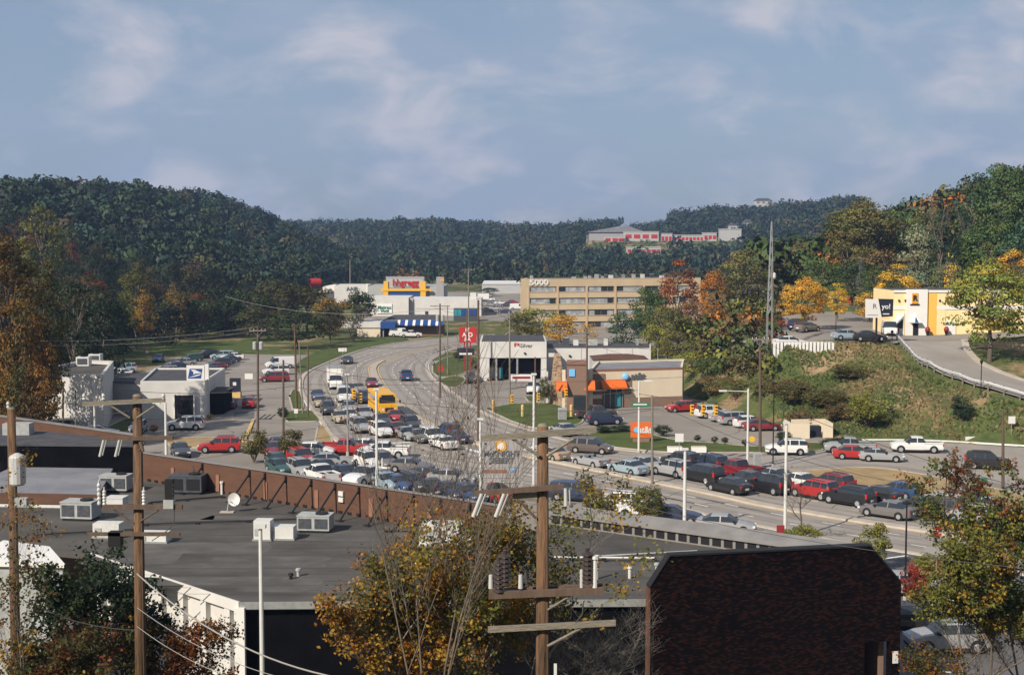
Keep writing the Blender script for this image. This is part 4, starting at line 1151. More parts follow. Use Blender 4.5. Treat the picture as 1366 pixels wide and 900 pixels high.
ac_unit(108, 692, 2.1, 1.4, 1.0, -8, M['unit_grey'], M['unit_dark'], 'grey air conditioner beside the red-brown roof wing')
ac_unit(155, 655, 2.0, 1.2, 1.0, -6, M['unit_grey'], M['unit_dark'], 'grey boxy air conditioner in front of the black roof wall')
ac_unit(251, 657, 2.4, 1.4, 1.1, -6, M['unit_dark'], M['dark_void'], 'charcoal air conditioner against the brown parapet')
ac_unit(274, 650, 1.3, 1.4, 1.5, -6, M['unit_dark'], M['dark_void'], 'taller charcoal unit against the brown parapet')
ac_unit(421, 708, 2.0, 1.3, .85, -6, M['unit_grey'], M['unit_dark'], 'grey air conditioner in the middle of the roof')
ac_unit(156, 677, 1.2, 1.0, .55, -6, M['white_metal'], M['unit_dark'], 'small pale unit behind the left pole crossarm', grille=False)
for px, py, w, h, lab in ((352, 719, 1.0, 1.1, 'white vent hood beside the near lamp post'), (375, 718, 1.7, .7, 'low white duct beside the vent hood'), (145, 716, 1.6, .8, 'white duct elbow left of the wooden pole'), (205, 722, 1.8, .5, 'low white curb duct right of the wooden pole'), (590, 727, 2.6, 1.3, 'large white duct casing behind the autumn tree'), (640, 735, 2.4, .7, 'lower white duct casing behind the autumn tree')):
    p = G(px, py, RZ)
    r = thing('roof_duct', lab, 'duct', (p.x, p.y, RZ), -.08)
    MB().box((0, 0, h / 2 + .1), (w, .9, h)).build('casing', M['white_metal'], r, local=True)
    MB().box((0, 0, .05), (w + .15, 1.05, .1)).build('base', M['grey_metal'], r, local=True)
    MB().box((-w * .3, -.47, h * .55), (w * .25, .05, h * .5)).build('louvre', M['unit_grey'], r, local=True)
p = G(303, 683, RZ)
r = thing('satellite_dish', 'round white satellite dish on the strip mall roof', 'satellite dish', (p.x, p.y, RZ))
MB().tube((0, 0, 0), (.1, .15, .75), .04).build('mast', M['grey_metal'], r, local=True)
d = MB(); 
for i_, (r0, y0) in enumerate(((0.0, .12), (.2, .10), (.38, .02))): pass
vs, fs = [], []
for j, (rr_, yy) in enumerate(((.02, .12), (.2, .09), (.40, 0))):
    for i in range(18):
        a = 2 * math.pi * i / 18; vs.append((.45 + math.cos(a) * rr_, yy, .85 + math.sin(a) * rr_ * 1.1))
for j in range(2):
    for i in range(18): fs.append((j * 18 + i, j * 18 + (i + 1) % 18, (j + 1) * 18 + (i + 1) % 18, (j + 1) * 18 + i))
d.add(vs, fs).build('reflector', M['bright_white'], r, True, local=True)
MB().tube((.1, .12, .7), (.45, -.35, .75), .02).build('feed_arm', M['grey_metal'], r, local=True)
MB().box((0, 0, .03), (.9, .5, .06)).build('ballast', M['concrete'], r, local=True)
# conduits, pipes and stacks on the roof
def pipe_run(px0, py0, px1, py1, m, r_, label, zoff=.12):
    a, b = G(px0, py0, RZ), G(px1, py1, RZ)
    root = thing('roof_conduit', label, 'pipe', (a.x, a.y, RZ), 0, 'pipes along the strip mall roof')
    MB().tube((a.x, a.y, RZ + zoff), (b.x, b.y, RZ + zoff), r_, r_, 6).build('pipe', m, root)
    n = max(2, int((b - a).length / 2.5))
    for k in range(n + 1):
        c = a.lerp(b, k / n); MB().box((c.x, c.y, RZ + zoff / 2), (.25, .25, zoff)).build('support', M['trim'], root)
pipe_run(195, 701, 398, 694, M['black_metal'], .05, 'black conduit from the left pole to the middle roof unit')
pipe_run(52, 715, 180, 708, M['black_metal'], .05, 'short black conduit near the white block')
pipe_run(200, 672, 298, 664, M['black_metal'], .06, 'black conduit along the charcoal roof units')
pipe_run(738, 748, 873, 749, M['white_metal'], .06, 'white pipe on the roof behind the foreground pole', .22)
pipe_run(800, 744, 930, 737, M['unit_grey'], .05, 'grey pipe running toward the grey fascia')
for px, py, h, m, lab in ((796, 772, 1.15, 'white_metal', 'tall white capped vent stack by the pole transformer'), (840, 771, .55, 'white_metal', 'short white vent stack beside the tall one'), (876, 768, .6, 'unit_grey', 'grey vent stack near the brick corner'), (398, 768, .3, 'unit_grey', 'small grey roof vent left of the autumn tree'), (388, 772, .2, 'trim', 'small black roof vent left of the autumn tree'), (296, 659, .8, 'white_metal', 'thin white vent stack by the charcoal units')):
    p = G(px, py, RZ)
    r = thing('vent_stack', lab, 'vent pipe', (p.x, p.y, RZ))
    MB().tube((0, 0, 0), (0, 0, h), .09, .09, 10).build('pipe', M[m], r, local=True)
    MB().tube((0, 0, h), (0, 0, h + .12), .15, .13, 10).build('cap', M[m], r, local=True)
p = G(981, 748, RZ)
r = thing('roof_stool', 'small wooden frame on the roof by the grey fascia', 'frame', (p.x, p.y, RZ), gang)
MB().box((0, 0, .55), (1.4, .7, .08)).build('top', M['brown_trim'], r, local=True)
for sx in (-1, 1):
    for sy in (-1, 1): MB().box((sx * .6, sy * .28, .26), (.1, .1, .5)).build('leg', M['white_metal'], r, local=True)

# ------------------------------------------------------------------ other buildings
def bwin(root, c, w, h, rz, m='glass', frame='bright_white', t=.06):
    f = MB().box(c, (w + .16, t, h + .16), rz).build('window', M[frame], root)
    n = Vector((math.sin(rz), -math.cos(rz)))
    MB().box((c[0] + n.x * t * .55, c[1] + n.y * t * .55, c[2]), (w, .03, h), rz).build('pane', M[m], f)

# white block building left
wb = thing('block_building', 'tall white blank-walled building with rooftop units beside the post office', 'building', (-55, 172, 0))
c0, c1 = A(30, 575, 166), A(139, 575, 164.5)
d1 = A(153, 560, 184)
HB = 6.5
foot = [(c0.x, c0.y), (c1.x, c1.y), (d1.x, d1.y), (c0.x + 1.5, d1.y + 2)]
MB().prism(foot, 0, HB).build('wall', M['white_wall'], wb)
MB().prism(inset(foot, .5), HB + .01, HB + .06).build('roof', M['roofing'], wb)
for i in range(4):
    a_, b_ = foot[i], foot[(i + 1) % 4]
    MB().slab(a_, b_, .3, HB + .005, HB + .45).build('parapet', M['white_wall'], wb)
    MB().slab(a_, b_, .36, HB + .46, HB + .54).build('coping', M['white_metal'], wb)
for px, py, w in ((58, 489, 2.2), (112, 488, 1.7), (128, 484, 1.6)):
    p = G(px, py, HB)
    r = thing('air_conditioner', {58: 'large grey air conditioner on the white block building', 112: 'middle air conditioner on the white block building', 128: 'far air conditioner on the white block building'}[px], 'air conditioner', (p.x, p.y, HB + .06))
    MB().box((0, 0, .6), (w, 1.4, 1.2)).build('casing', M['white_metal'], r, local=True)
    MB().box((0, -.71, .6), (w * .8, .03, .8)).build('grille', M['unit_dark'], r, local=True)
    MB().tube((0, 0, 1.2), (0, 0, 1.3), .45, .45, 12).build('fan_guard', M['trim'], r, local=True)

# post office
po = thing('post_office', 'low white post office garage with dark roll-up door', 'building', (-44, 182, 0))
f0, f1 = A(188, 558, 177), A(274, 558, 177.6)
foot = [(f0.x, f0.y), (f1.x, f1.y), (f1.x - 1.2, 196), (f0.x - 3, 196)]
MB().prism(foot, 0, 4.7).build('wall', M['white_wall'], po)
MB().prism(inset(foot, .35), 4.71, 4.76).build('roof', M['dark_roof'], po)
for i in range(4): MB().slab(foot[i], foot[(i + 1) % 4], .25, 4.705, 5.0).build('parapet', M['white_metal'], po)
g0_, g1_ = A(234, 557, 177), A(258, 557, 177)
MB().bx(g0_.x, g1_.x, 177.1, 177.7, .05, 3.1).build('garage_door', M['dark_void'], po)
for k in range(4): MB().box(((g0_.x + g1_.x) / 2, 177.09, .5 + k * .72), (2.3, .02, .03)).build('door_panel_seam', M['unit_dark'], po)
MB().box((g0_.x - .12, 177.1, 1.6), (.14, .4, 3.3)).build('door_jamb', M['bright_white'], po); MB().box((g1_.x + .12, 177.1, 1.6), (.14, .4, 3.3)).build('door_jamb', M['bright_white'], po)
l0 = A(190, 560, 177)
# older dark shed between the white building and the garage
MB().prism([(d1.x - 1.5, 183), (l0.x - .2, 180), (l0.x - 1.2, 194), (d1.x - 2, 194)], 0, 4.3).build('link_wall', M['pale_wall'], po)
MB().prism([(d1.x - 1.6, 182.8), (l0.x, 179.8), (l0.x - 1.0, 194.3), (d1.x - 2.1, 194.3)], 4.31, 4.45).build('link_roof', M['dark_roof'], po)
# entrance wall at the right end
e0, e1 = A(276, 555, 181), A(300, 553, 183)
MB().prism([(e0.x, 181), (e1.x, 182), (e1.x, 188), (e0.x, 188)], 0, 2.9).build('entrance_wall', M['black_wall'], po)
MB().prism([(e0.x - .2, 180.6), (e1.x + .3, 181.6), (e1.x + .3, 188), (e0.x - .2, 188)], 2.91, 3.1).build('entrance_canopy', M['dark_roof'], po)
sgn = thing('post_office_sign', 'white panel sign with blue eagle emblem above the post office', 'sign', (A(263, 500, 180).x, 180, 0))
s0, s1 = A(249, 487, 180), A(273, 511, 180)
MB().bx(s0.x, s1.x, 179.85, 180.15, s1.z, s0.z).build('panel', M['sign_white'], sgn)
u0 = A(273.5, 486, 180); u1 = A(278.5, 486, 180)
MB().bx(u0.x, u1.x, 179.8, 180.2, 0, u0.z + .05).build('upright', M['sign_white'], sgn)
cx, cz, yy = (s0.x + s1.x) / 2, (s0.z + s1.z) / 2, 179.835
def flat(pts, y, m, name, parent): return MB().add([(x, y, z) for x, z in pts], [tuple(range(len(pts)))]).build(name, m, parent)
flat([(cx - 1.0, cz - .55), (cx + .75, cz - .55), (cx + .95, cz + .75), (cx - .75, cz + .75)], yy, M['sign_blue'], 'emblem', sgn)
flat([(cx - .62, cz + .62), (cx - .1, cz + .62), (cx + .88, cz + .18), (cx + .1, cz + .12), (cx - .35, cz - .02), (cx - .2, cz + .25)], yy - .01, M['sign_white'], 'emblem_wing', sgn)
flat([(cx - .9, cz - .42), (cx + .2, cz - .05), (cx + .85, cz + .08), (cx + .55, cz - .12), (cx - .1, cz - .3)], yy - .01, M['sign_white'], 'emblem_wing', sgn)
dr = thing('drop_box', 'dark blue mail drop box with yellow base in the drive', 'mailbox', (*G(314, 530)[:2], 0))
MB().box((0, 0, 1.9), (1.5, .9, 2.0)).build('cabinet', M['sign_black'], dr, local=True); MB().box((0, 0, .45), (1.7, 1.1, .9)).build('base', M['yellow_paint'], dr, local=True); MB().box((0, -.46, 2.1), (.5, .03, .5)).build('emblem', M['sign_white'], dr, local=True)

# corner phone shop
at = thing('corner_shop', 'beige corner phone shop with orange awnings and brown brick base', 'building', (17, 192, 0))
p0, p1 = A(786, 550, 188.2), A(910, 538, 192)
fd = (Vector(p1[:2]) - Vector(p0[:2])); fL = fd.length; fd.normalize(); fa = math.atan2(fd.y, fd.x); fn = Vector((fd.y, -fd.x))
bk = Vector((2.0, 14.0))
foot = [tuple(p0[:2]), tuple(p1[:2]), tuple(Vector(p1[:2]) + bk), tuple(Vector(p0[:2]) + bk)]
HT = 5.1
MB().prism(foot, 0, HT).build('wall', M['cream'], at)
MB().prism(inset(foot, .4), HT + .01, HT + .06).build('roof', M['roof_blue'], at)
for i in range(4): MB().slab(foot[i], foot[(i + 1) % 4], .3, HT + .005, HT + .35).build('cornice', M['brown_trim' if i == 0 else 'cream'], at)
def onface(u, z, out=0.0):
    q = Vector(p0[:2]) + fd * u + fn * out; return (q.x, q.y, z)
def u_of(px): 
    # distance along the facade for an image column
    a = (px - CXP) / FPX / CP
    o = Vector(p0[:2]); return (a * o.y - o.x) / (fd.x - a * fd.y)
MB().box(onface((u_of(790) + fL) / 2 - .0, .72, .03), (fL - .3, .08, 1.3), fa).build('brick_base', M['brick_tan'], at)
ua, ub = u_of(803), u_of(833)
MB().box(onface((u_of(791) + u_of(807)) / 2, 3.4, .05), (u_of(807) - u_of(791), .12, 2.9), fa).build('brick_pier', M['brick_tan'], at)
MB().box(onface(u_of(838), 3.0, .05), (1.0, .12, 2.2), fa).build('brick_pier', M['brick_tan'], at)
MB().box(onface((ua + ub) / 2, 1.35, .06), (ub - ua - .2, .14, 2.6), fa).build('entrance_glass', M['glass'], at)
for k in range(4): MB().box(onface(ua + .3 + k * (ub - ua - .6) / 3, 1.35, .15), (.08, .05, 2.6), fa).build('door_mullion', M['grey_metal'], at)
MB().box(onface(u_of(824), 1.2, .16), (.9, .03, 2.0), fa).build('poster', M['teal'], at)
def awning(u0, u1, z0, z1, out, parent, base=p0, d=fd, n=fn, m='orange'):
    b = Vector(base[:2]); a_ = b + d * u0 + n * .06; c_ = b + d * u1 + n * .06; ao, co = a_ + n * out, c_ + n * out
    MB().add([(a_.x, a_.y, z1), (c_.x, c_.y, z1), (co.x, co.y, z0 + .25), (ao.x, ao.y, z0 + .25), (co.x, co.y, z0), (ao.x, ao.y, z0), (a_.x, a_.y, z0), (c_.x, c_.y, z0)], [(0, 3, 2, 1), (3, 5, 4, 2), (0, 6, 5, 3), (1, 2, 4, 7), (6, 7, 4, 5)]).build('awning', M[m], parent)
awning(ua - .2, ub + .1, 2.75, 4.0, 1.0, at)
MB().box(onface(u_of(797), 2.55, .18), (2.6, .3, .16), fa).build('canopy_shelf', M['sign_white'], at); MB().box(onface(u_of(838), 2.75, .18), (1.0, .3, .16), fa).build('canopy_shelf', M['sign_white'], at)
gl = A(834, 503, 190); 
gb = MB()
lc = onface(u_of(834), 4.35, .22)
vs, fs = [], []
for j in range(7):
    for i in range(14):
        th, ph = math.pi * j / 6, 2 * math.pi * i / 14
        vs.append((lc[0] + .5 * math.sin(th) * math.cos(ph), lc[1] + .2 * math.sin(th) * math.sin(ph), lc[2] + .5 * math.cos(th)))
for j in range(6):
    for i in range(14): fs.append((j * 14 + i, (j + 1) * 14 + i, (j + 1) * 14 + (i + 1) % 14, j * 14 + (i + 1) % 14))
gb.add(vs, fs).build('globe_emblem', M['sky_blue'], at, True)
text('at&t', 1.25, onface(u_of(851), 4.38, .14), fa, M['letter_grey'], at, .05, .03, width=2.1)
# brick corner tower and stone pylon
tw = [tuple(A(756, 540, 184)[:2]), tuple(A(783, 540, 184)[:2]), tuple(A(783, 540, 189)[:2]), tuple(A(757, 540, 189.5)[:2])]
MB().prism(tw, 0, 6.5).build('corner_tower', M['brick_tan'], at)
MB().prism([tuple(Vector(q) + (Vector(q) - Vector(tw[0]).lerp(Vector(tw[2]), .5)).normalized() * .15) for q in tw], 6.51, 6.72).build('tower_cornice', M['brown_trim'], at)
q = A(763, 497, 183.95); MB().box((q.x, 183.93, q.z), (.8, .1, 1.0)).build('tower_window', M['sky_blue'], at)
t0_, t1_ = A(783.2, 540, 184.8), A(792, 540, 184.8)
MB().bx(t0_.x, p0.x + .3, 185.2, 187.5, 0, 5.6).build('corner_return', M['cream'], at)
for pxa, ya in ((749, 184.0), (786, 184.9)):
    q = A(pxa, 540, ya); awning(-.75, .75, 3.0, 4.3, .9, at, (q.x, ya), Vector((1, 0)), Vector((0, -1)))
MB().box((A(752, 540, 184.2).x, 184.3, 2.9), (.45, .45, 5.8)).build('corner_column', M['cream'], at)
MB().bx(A(765, 540, 183.6).x, A(781, 540, 183.6).x, 183.85, 183.95, .1, 2.4).build('shopfront_glass', M['glass'], at)
sp = thing('stone_pylon', 'tapered stone-clad pylon next to the corner shop', 'pylon', (A(745, 530, 194).x, 194, 0))
b0, b1 = A(733, 535, 194), A(757, 535, 194); k0, k1 = A(739, 474, 194), A(747, 474, 194)
MB().add([(b0.x, 193.3, 0), (b1.x, 193.3, 0), (b1.x, 195.5, 0), (b0.x, 195.5, 0), (k0.x, 193.8, 7.2), (k1.x, 193.8, 7.2), (k1.x, 195, 7.2), (k0.x, 195, 7.2)], [(4, 5, 6, 7), (0, 1, 5, 4), (1, 2, 6, 5), (2, 3, 7, 6), (3, 0, 4, 7)]).build('shaft', M['stone'], sp)
rng = random.Random(5)
for k in range(34):
    z = rng.uniform(.1, 6.9); f = z / 7.2; xa = b0.x + (k0.x - b0.x) * f; xb = b1.x + (k1.x - b1.x) * f; yy = 193.3 + .5 * f
    MB().box((rng.uniform(xa + .15, xb - .15), yy - .03, z), (rng.uniform(.25, .5), .14, rng.uniform(.18, .34))).build('stone', M['stone'], sp)
MB().box((k0.x - .3, 194.3, 7.0), (.9, 1.0, .5)).build('pylon_cap', M['white_wall'], sp)
MB().slab((b0.x - .7, 194.4), (b0.x - .2, 194.4), .4, 0, 4.6).build('white_leg', M['white_wall'], sp)

# tyre shop with white fascia
ts = thing('tyre_shop', 'white-fascia tyre shop with open dark service bay', 'building', (0, 232, 0))
x0, x1 = A(640, 505, 226).x, A(729, 505, 226).x
MB().bx(x0, x1, 226, 242, 3.9, 6.6).build('fascia', M['white_wall'], ts)
MB().bx(x0 + .3, x1 - .3, 226.4, 241.6, 6.61, 6.68).build('roof', M['dark_roof'], ts)
MB().bx(x0, x0 + 1.6, 226.1, 242, 0, 3.89).build('side_wall', M['white_wall'], ts); MB().bx(x1 - .9, x1, 226.1, 242, 0, 3.89).build('side_wall', M['white_wall'], ts)
MB().bx(x0 + 1.6, x1 - .9, 231, 231.3, 0, 3.89).build('rear_wall', M['dark_void'], ts)
for px in (662, 690): MB().bx(A(px, 500, 226).x - .15, A(px, 500, 226).x + .15, 226.2, 226.6, 0, 3.89).build('column', M['grey_metal'], ts)
text('Silver', .9, (A(702, 461, 225.9).x, 225.95, ZA(461, 226)), 0, M['letter_grey'], ts, .03, width=2.0)
text('R', .9, (A(690, 460, 225.9).x, 225.95, ZA(460, 226)), 0, M['sign_red'], ts, .03, width=1.2)
for px, pz in ((700, 471),): 
    q = A(px, pz, 225.9); MB().box((q.x, 225.9, q.z), (.3, .3, .25)).build('floodlight', M['trim'], ts)
for k, (px, m) in enumerate(((657, 'ltblue'), (663, 'ltred'), (668, 'teal'))):
    q = A(px, 500, 228); r = thing('tyre_display', ['pale', 'red', 'turquoise'][k] + ' tyre display panel in the tyre shop bay', 'display', (q.x, 228, 0))
    o = MB().box((0, 0, 1.2), (.7, .15, 1.9)).build('panel', M[['pale_glass', 'sign_red', 'teal'][k]], r, local=True); MB().box((0, 0, .12), (.8, .5, .24)).build('foot', M['trim'], r, local=True)
bn = thing('tyre_shop_sign', 'long white board on two posts in front of the tyre shop', 'sign', (A(696, 510, 215).x, 215, 0))
q0, q1 = A(681, 499, 215), A(710, 508, 215)
MB().bx(q0.x, q1.x, 214.95, 215.05, q1.z, q0.z).build('board', M['sign_white'], bn); MB().bx(q0.x + .3, q1.x - .3, 214.93, 214.945, q1.z + .35, q0.z - .35).build('line_of_lettering', M['dark_red'], bn)
for px in (688, 707): MB().box((A(px, 505, 215.1).x, 215.12, q1.z / 2), (.12, .12, q1.z)).build('post', M['grey_metal'], bn)

# white warehouse behind the corner shop
wh = thing('white_warehouse', 'long white warehouse with dark flat roof behind the corner shop', 'building', (16, 246, 0))
x0, x1 = A(722, 490, 234).x, A(868, 490, 234).x
foot = [(x0, 234), (x1, 234), (x1 + 1, 244), (x0 + 1, 244)]
MB().prism(foot, 0, 4.9).build('wall', M['white_wall'], wh); MB().prism(inset(foot, .3), 4.91, 4.97).build('roof', M['dark_roof'], wh)
for k in range(5): 
    xx = x0 + 2.5 + k * 4.4; MB().box((xx, 233.98, 2.45), (.08, .06, 4.9)).build('wall_joint', M['unit_grey'], wh)
for px, py in ((760, 490), (846, 488)): q = A(px, py, 233.8); MB().box((q.x, 233.85, 3.6), (.35, .3, .25)).build('floodlight', M['trim'], wh)
for px, w, h, m in ((755, 1.2, 1.3, 'unit_dark'), (768, .9, .9, 'white_metal'), (790, 1.8, .9, 'unit_grey'), (808, .7, 1.1, 'white_metal'), (850, .4, 1.0, 'grey_metal')):
    q = A(px, 460, 240); r = thing('rooftop_unit', f'{ {755:"dark boxy",768:"small white",790:"wide grey",808:"white domed",850:"thin grey"}[px] } unit on the white warehouse roof', 'rooftop unit', (q.x, 240, 4.97)); MB().box((0, 0, h / 2), (w, 1.1, h)).build('casing', M[m], r, local=True); MB().box((0, 0, h + .06), (w * .7, .7, .12)).build('lid', M['unit_grey'], r, local=True)
# second low annex at its right end
ax_ = thing('low_annex', 'low pale annex with brown gable roof beside the corner shop', 'building', (22, 216, 0))
x0, x1 = A(790, 500, 214).x, A(866, 500, 214).x
MB().bx(x0, x1, 214, 222, 0, 4.6).build('wall', M['pale_wall'], ax_)
xm, ym = (x0 + x1) / 2, 218
MB().add([(x0, 213.8, 4.61), (x1, 213.8, 4.61), (x1, 222.2, 4.61), (x0, 222.2, 4.61), (xm - 1.5, ym, 5.25), (xm + 1.5, ym, 5.25)], [(0, 1, 5, 4), (1, 2, 5), (2, 3, 4, 5), (3, 0, 4), (3, 2, 1, 0)]).build('roof', M['brown_panel'], ax_)

# 5000 office block
ob = thing('office_block', 'tan four-storey office block with 5000 numerals on its parapet', 'building', (28, 365, 0))
o0, o1 = A(695, 450, 361), A(934, 440, 373)
od = Vector(o1[:2]) - Vector(o0[:2]); oL = od.length; od.normalize(); oa = math.atan2(od.y, od.x); on_ = Vector((od.y, -od.x))
foot = [tuple(o0[:2]), tuple(o1[:2]), tuple(Vector(o1[:2]) + Vector((-1, 16))), tuple(Vector(o0[:2]) + Vector((1.5, 16)))]
HO = 13.4
MB().prism([tuple(Vector(q) - on_ * .6) if i < 2 else q for i, q in enumerate(foot)], 0, HO - .02).build('wall', M['tan'], ob)
MB().prism(inset(foot, .8), HO - .01, HO + .05).build('roof', M['dark_roof'], ob)
def of(u, z, out=0): q = Vector(o0[:2]) + od * u + on_ * out; return (q.x, q.y, z)
MB().box(of(oL / 2, HO - 1.0, -.28), (oL, .56, 2.0), oa).build('parapet', M['tan'], ob)
MB().box(of(oL / 2, HO + .06, -.28), (oL + .1, .66, .12), oa).build('coping', M['tan_light'], ob)
bayw = (oL - 2.2) / 6
MB().box(of(.95, HO / 2, -.26), (1.9, .6, HO), oa).build('end_pier', M['tan'], ob)
for fl in range(4):
    zt = HO - 2.0 - fl * 3.2
    for b_ in range(6):
        u0 = 2.05 + b_ * bayw; uc = u0 + bayw / 2
        MB().box(of(uc, zt - 2.25, -.20), (bayw - .5, .5, 1.55), oa).build('spandrel', M['tan_light'], ob)
        MB().box(of(uc, zt - 1.46, -.16), (bayw - .5, .62, .14), oa).build('sill', M['tan_light'], ob)
        win = MB().box(of(uc, zt - .72, -.34), (bayw - .5, .12, 1.4), oa).build('window', M['unit_grey'], ob)
        npn = 4
        pr = random.Random(fl * 10 + b_)
        for k in range(npn):
            pw = (bayw - .9) / npn
            dk = pr.random() < .25
            MB().box(of(u0 + .45 + pw * (k + .5), zt - .72, -.26), (pw - .12, .06, 1.28), oa).build('pane', M['glass' if dk else 'pale_glass'], win)
        MB().box(of(u0 + bayw - .38, zt - .72, -.25), (.5, .1, 1.36), oa).build('side_panel', M['brick_tan'], ob)
    for b_ in range(7):
        MB().box(of(2.0 + b_ * bayw, zt - 1.6, -.10), (.5, .55, 3.2), oa).build('pier', M['tan'], ob)
text('5000', 2.0, of(4.9, HO - .95, .12), oa, M['bright_white'], ob, .12, .06, width=5.2)
rng = random.Random(3)
for k in range(17):
    u = 3 + k * (oL - 5) / 17 if k > 5 else [3.6, 15, 20.5, 22.5, 24, 25.5][k]
    w, h = rng.uniform(.5, 1.3), rng.uniform(.4, 1.1)
    q = of(u, HO + .05, -rng.uniform(1.5, 5))
    r = thing('rooftop_equipment', 'small rooftop equipment box on the 5000 office block', 'rooftop unit', q, oa, 'boxes on the office block roof')
    MB().box((0, 0, h / 2), (w, .8, h)).build('casing', M[rng.choice(['white_metal', 'unit_dark', 'grey_metal', 'unit_grey'])], r, local=True)
    MB().box((0, 0, h + .04), (w * 1.05, .85, .08)).build('lid', M['unit_grey'], r, local=True)

# yellow restaurant on the upper lot
yr = thing('yellow_restaurant', 'yellow and white stucco restaurant on the upper lot', 'building', (64, 204, hz(64, 200)))
YB = hz(62, 200) + .1
D_ = 200.5
def yx(px): return A(px, 440, D_).x
def yz(py): return ZA(py, D_)
x0, x1 = yx(1193), yx(1385); zt = yz(387)
MB().bx(x0, x1, D_ + .5, D_ + 12, YB - .6, zt - .1).build('wall', M['pale_yellow'], yr)
MB().bx(x0 + .3, x1 - .3, D_ + .9, D_ + 11.6, zt - .09, zt - .04).build('roof', M['roofing'], yr)
MB().bx(x0 - .1, x1, D_ + .3, D_ + .6, zt - .35, zt).build('cornice', M['bright_white'], yr)
MB().bx(x0 - .1, x1, D_ + .42, D_ + .52, yz(413), yz(408)).build('band', M['bright_white'], yr)
MB().bx(yx(1237), yx(1250), D_ + .40, D_ + .55, YB - .6, zt - .36).build('yellow_bay', M['yellow_wall'], yr)
MB().bx(yx(1250), yx(1262), D_ + .44, D_ + .56, YB - .6, zt - .36).build('pale_bay', M['pale_yellow'], yr)
MB().bx(yx(1209), yx(1237), D_ + .1, D_ + .62, YB - .6, zt + .1).build('entrance_tower', M['bright_white'], yr)
MB().bx(yx(1216), yx(1224), D_ + .0, D_ + .09, yz(405), yz(391)).build('emblem', M['gold'], yr); MB().bx(yx(1213.5), yx(1226), D_ - .02, D_ + .08, yz(407), yz(405.4)).build('emblem_bar', M['trim'], yr)
text('R', 1.1, ((yx(1216) + yx(1224)) / 2, D_ - .03, yz(398)), 0, M['trim'], yr, .02, .05)
MB().bx(yx(1218), yx(1225), D_ + .03, D_ + .09, YB, yz(431)).build('door', M['trim'], yr)
awn = MB(); xa, xb = yx(1213), yx(1228); xc = (xa + xb) / 2
awn.add([(xa, D_ + .08, yz(429)), (xc, D_ + .08, yz(416)), (xb, D_ + .08, yz(429)), (xa, D_ - .8, yz(430)), (xb, D_ - .8, yz(430)), (xc, D_ - .5, yz(422))], [(0, 3, 5, 1), (1, 5, 4, 2), (3, 4, 5)]).build('awning', M['bright_white'], yr)
awn2 = MB(); xd = (xc + xb) / 2; awn2.add([(xc - .1, D_ - .52, yz(421.5)), (xc + .28, D_ - .82, yz(429.5)), (xc - .25, D_ - .82, yz(429.5))], [(0, 2, 1)]).build('awning_stripe', M['sign_blue'], yr)
MB().bx(yx(1195), yx(1207), D_ + .35, D_ + .5, YB - .6, yz(417)).build('porch', M['bright_white'], yr)
MB().bx(yx(1197.5), yx(1205), D_ + .30, D_ + .34, yz(438), yz(424)).build('window', M['glass'], yr)
MB().add([(yx(1193), D_ - 1.2, yz(430)), (yx(1206), D_ + .3, yz(421)), (yx(1206), D_ + .3, yz(424)), (yx(1193), D_ - 1.2, yz(432.5)), (yx(1187), D_ - .6, yz(430)), (yx(1199), D_ + .3, yz(421))], [(0, 1, 5, 4), (3, 2, 1, 0)]).build('porch_awning', M['bright_white'], yr)
for px in (1199.5, 1208, 1254, 1264): MB().box((yx(px), D_ + .36, yz(401)), (.22, .16, .3)).build('wall_lamp', M['trim'], yr)
for px, lab in ((1236, 'dark urn planter beside the white entrance tower'), (1261, 'dark urn planter below the pale yellow bay'), (1195, 'dark urn planter at the porch corner')):
    q = (yx(px), D_ - .5, hz(yx(px), D_ - .5) + .27)
    r = thing('urn_planter', lab, 'planter', q); MB().lathe((0, 0, 0), [(.25, 0), (.16, .15), (.3, .5), (.34, .6)], 10).build('urn', M['trim'], r, local=True); MB().lathe((0, 0, .58), [(.3, 0), (.42, .3), (.2, .7)], 8).build('shrub', M['dark_red'], r, local=True)
MB().bx(yx(1263), yx(1276), D_ + .35, D_ + .48, YB - .6, yz(428)).build('side_porch', M['bright_white'], yr)

# dumpster enclosure
de = thing('dumpster_enclosure', 'cream walled dumpster enclosure with open gate below the embankment', 'enclosure', (*G(1082, 584)[:2], 0))
q0, q1 = G(1054, 585), G(1111, 584)
MB().slab(q0, G(1080, 585), .25, 0, 1.75).build('wall', M['cream'], de); MB().slab(G(1098, 584), q1, .25, 0, 1.75).build('wall', M['cream'], de)
MB().slab((q0.x + 1, q0.y + 4), (q1.x, q1.y + 4), .25, 0, 1.75).build('wall', M['cream'], de); MB().bx(q0.x, q0.x + .25, q0.y + .3, q0.y + 4, 0, 1.75).build('wall', M['cream'], de); MB().bx(q1.x - .25, q1.x, q1.y + .3, q1.y + 4, 0, 1.75).build('wall', M['cream'], de)
MB().bx(G(1082, 584).x, G(1097, 584).x, q0.y + 1.2, q0.y + 2.6, .1, 1.3).build('bin', M['sign_black'], de)

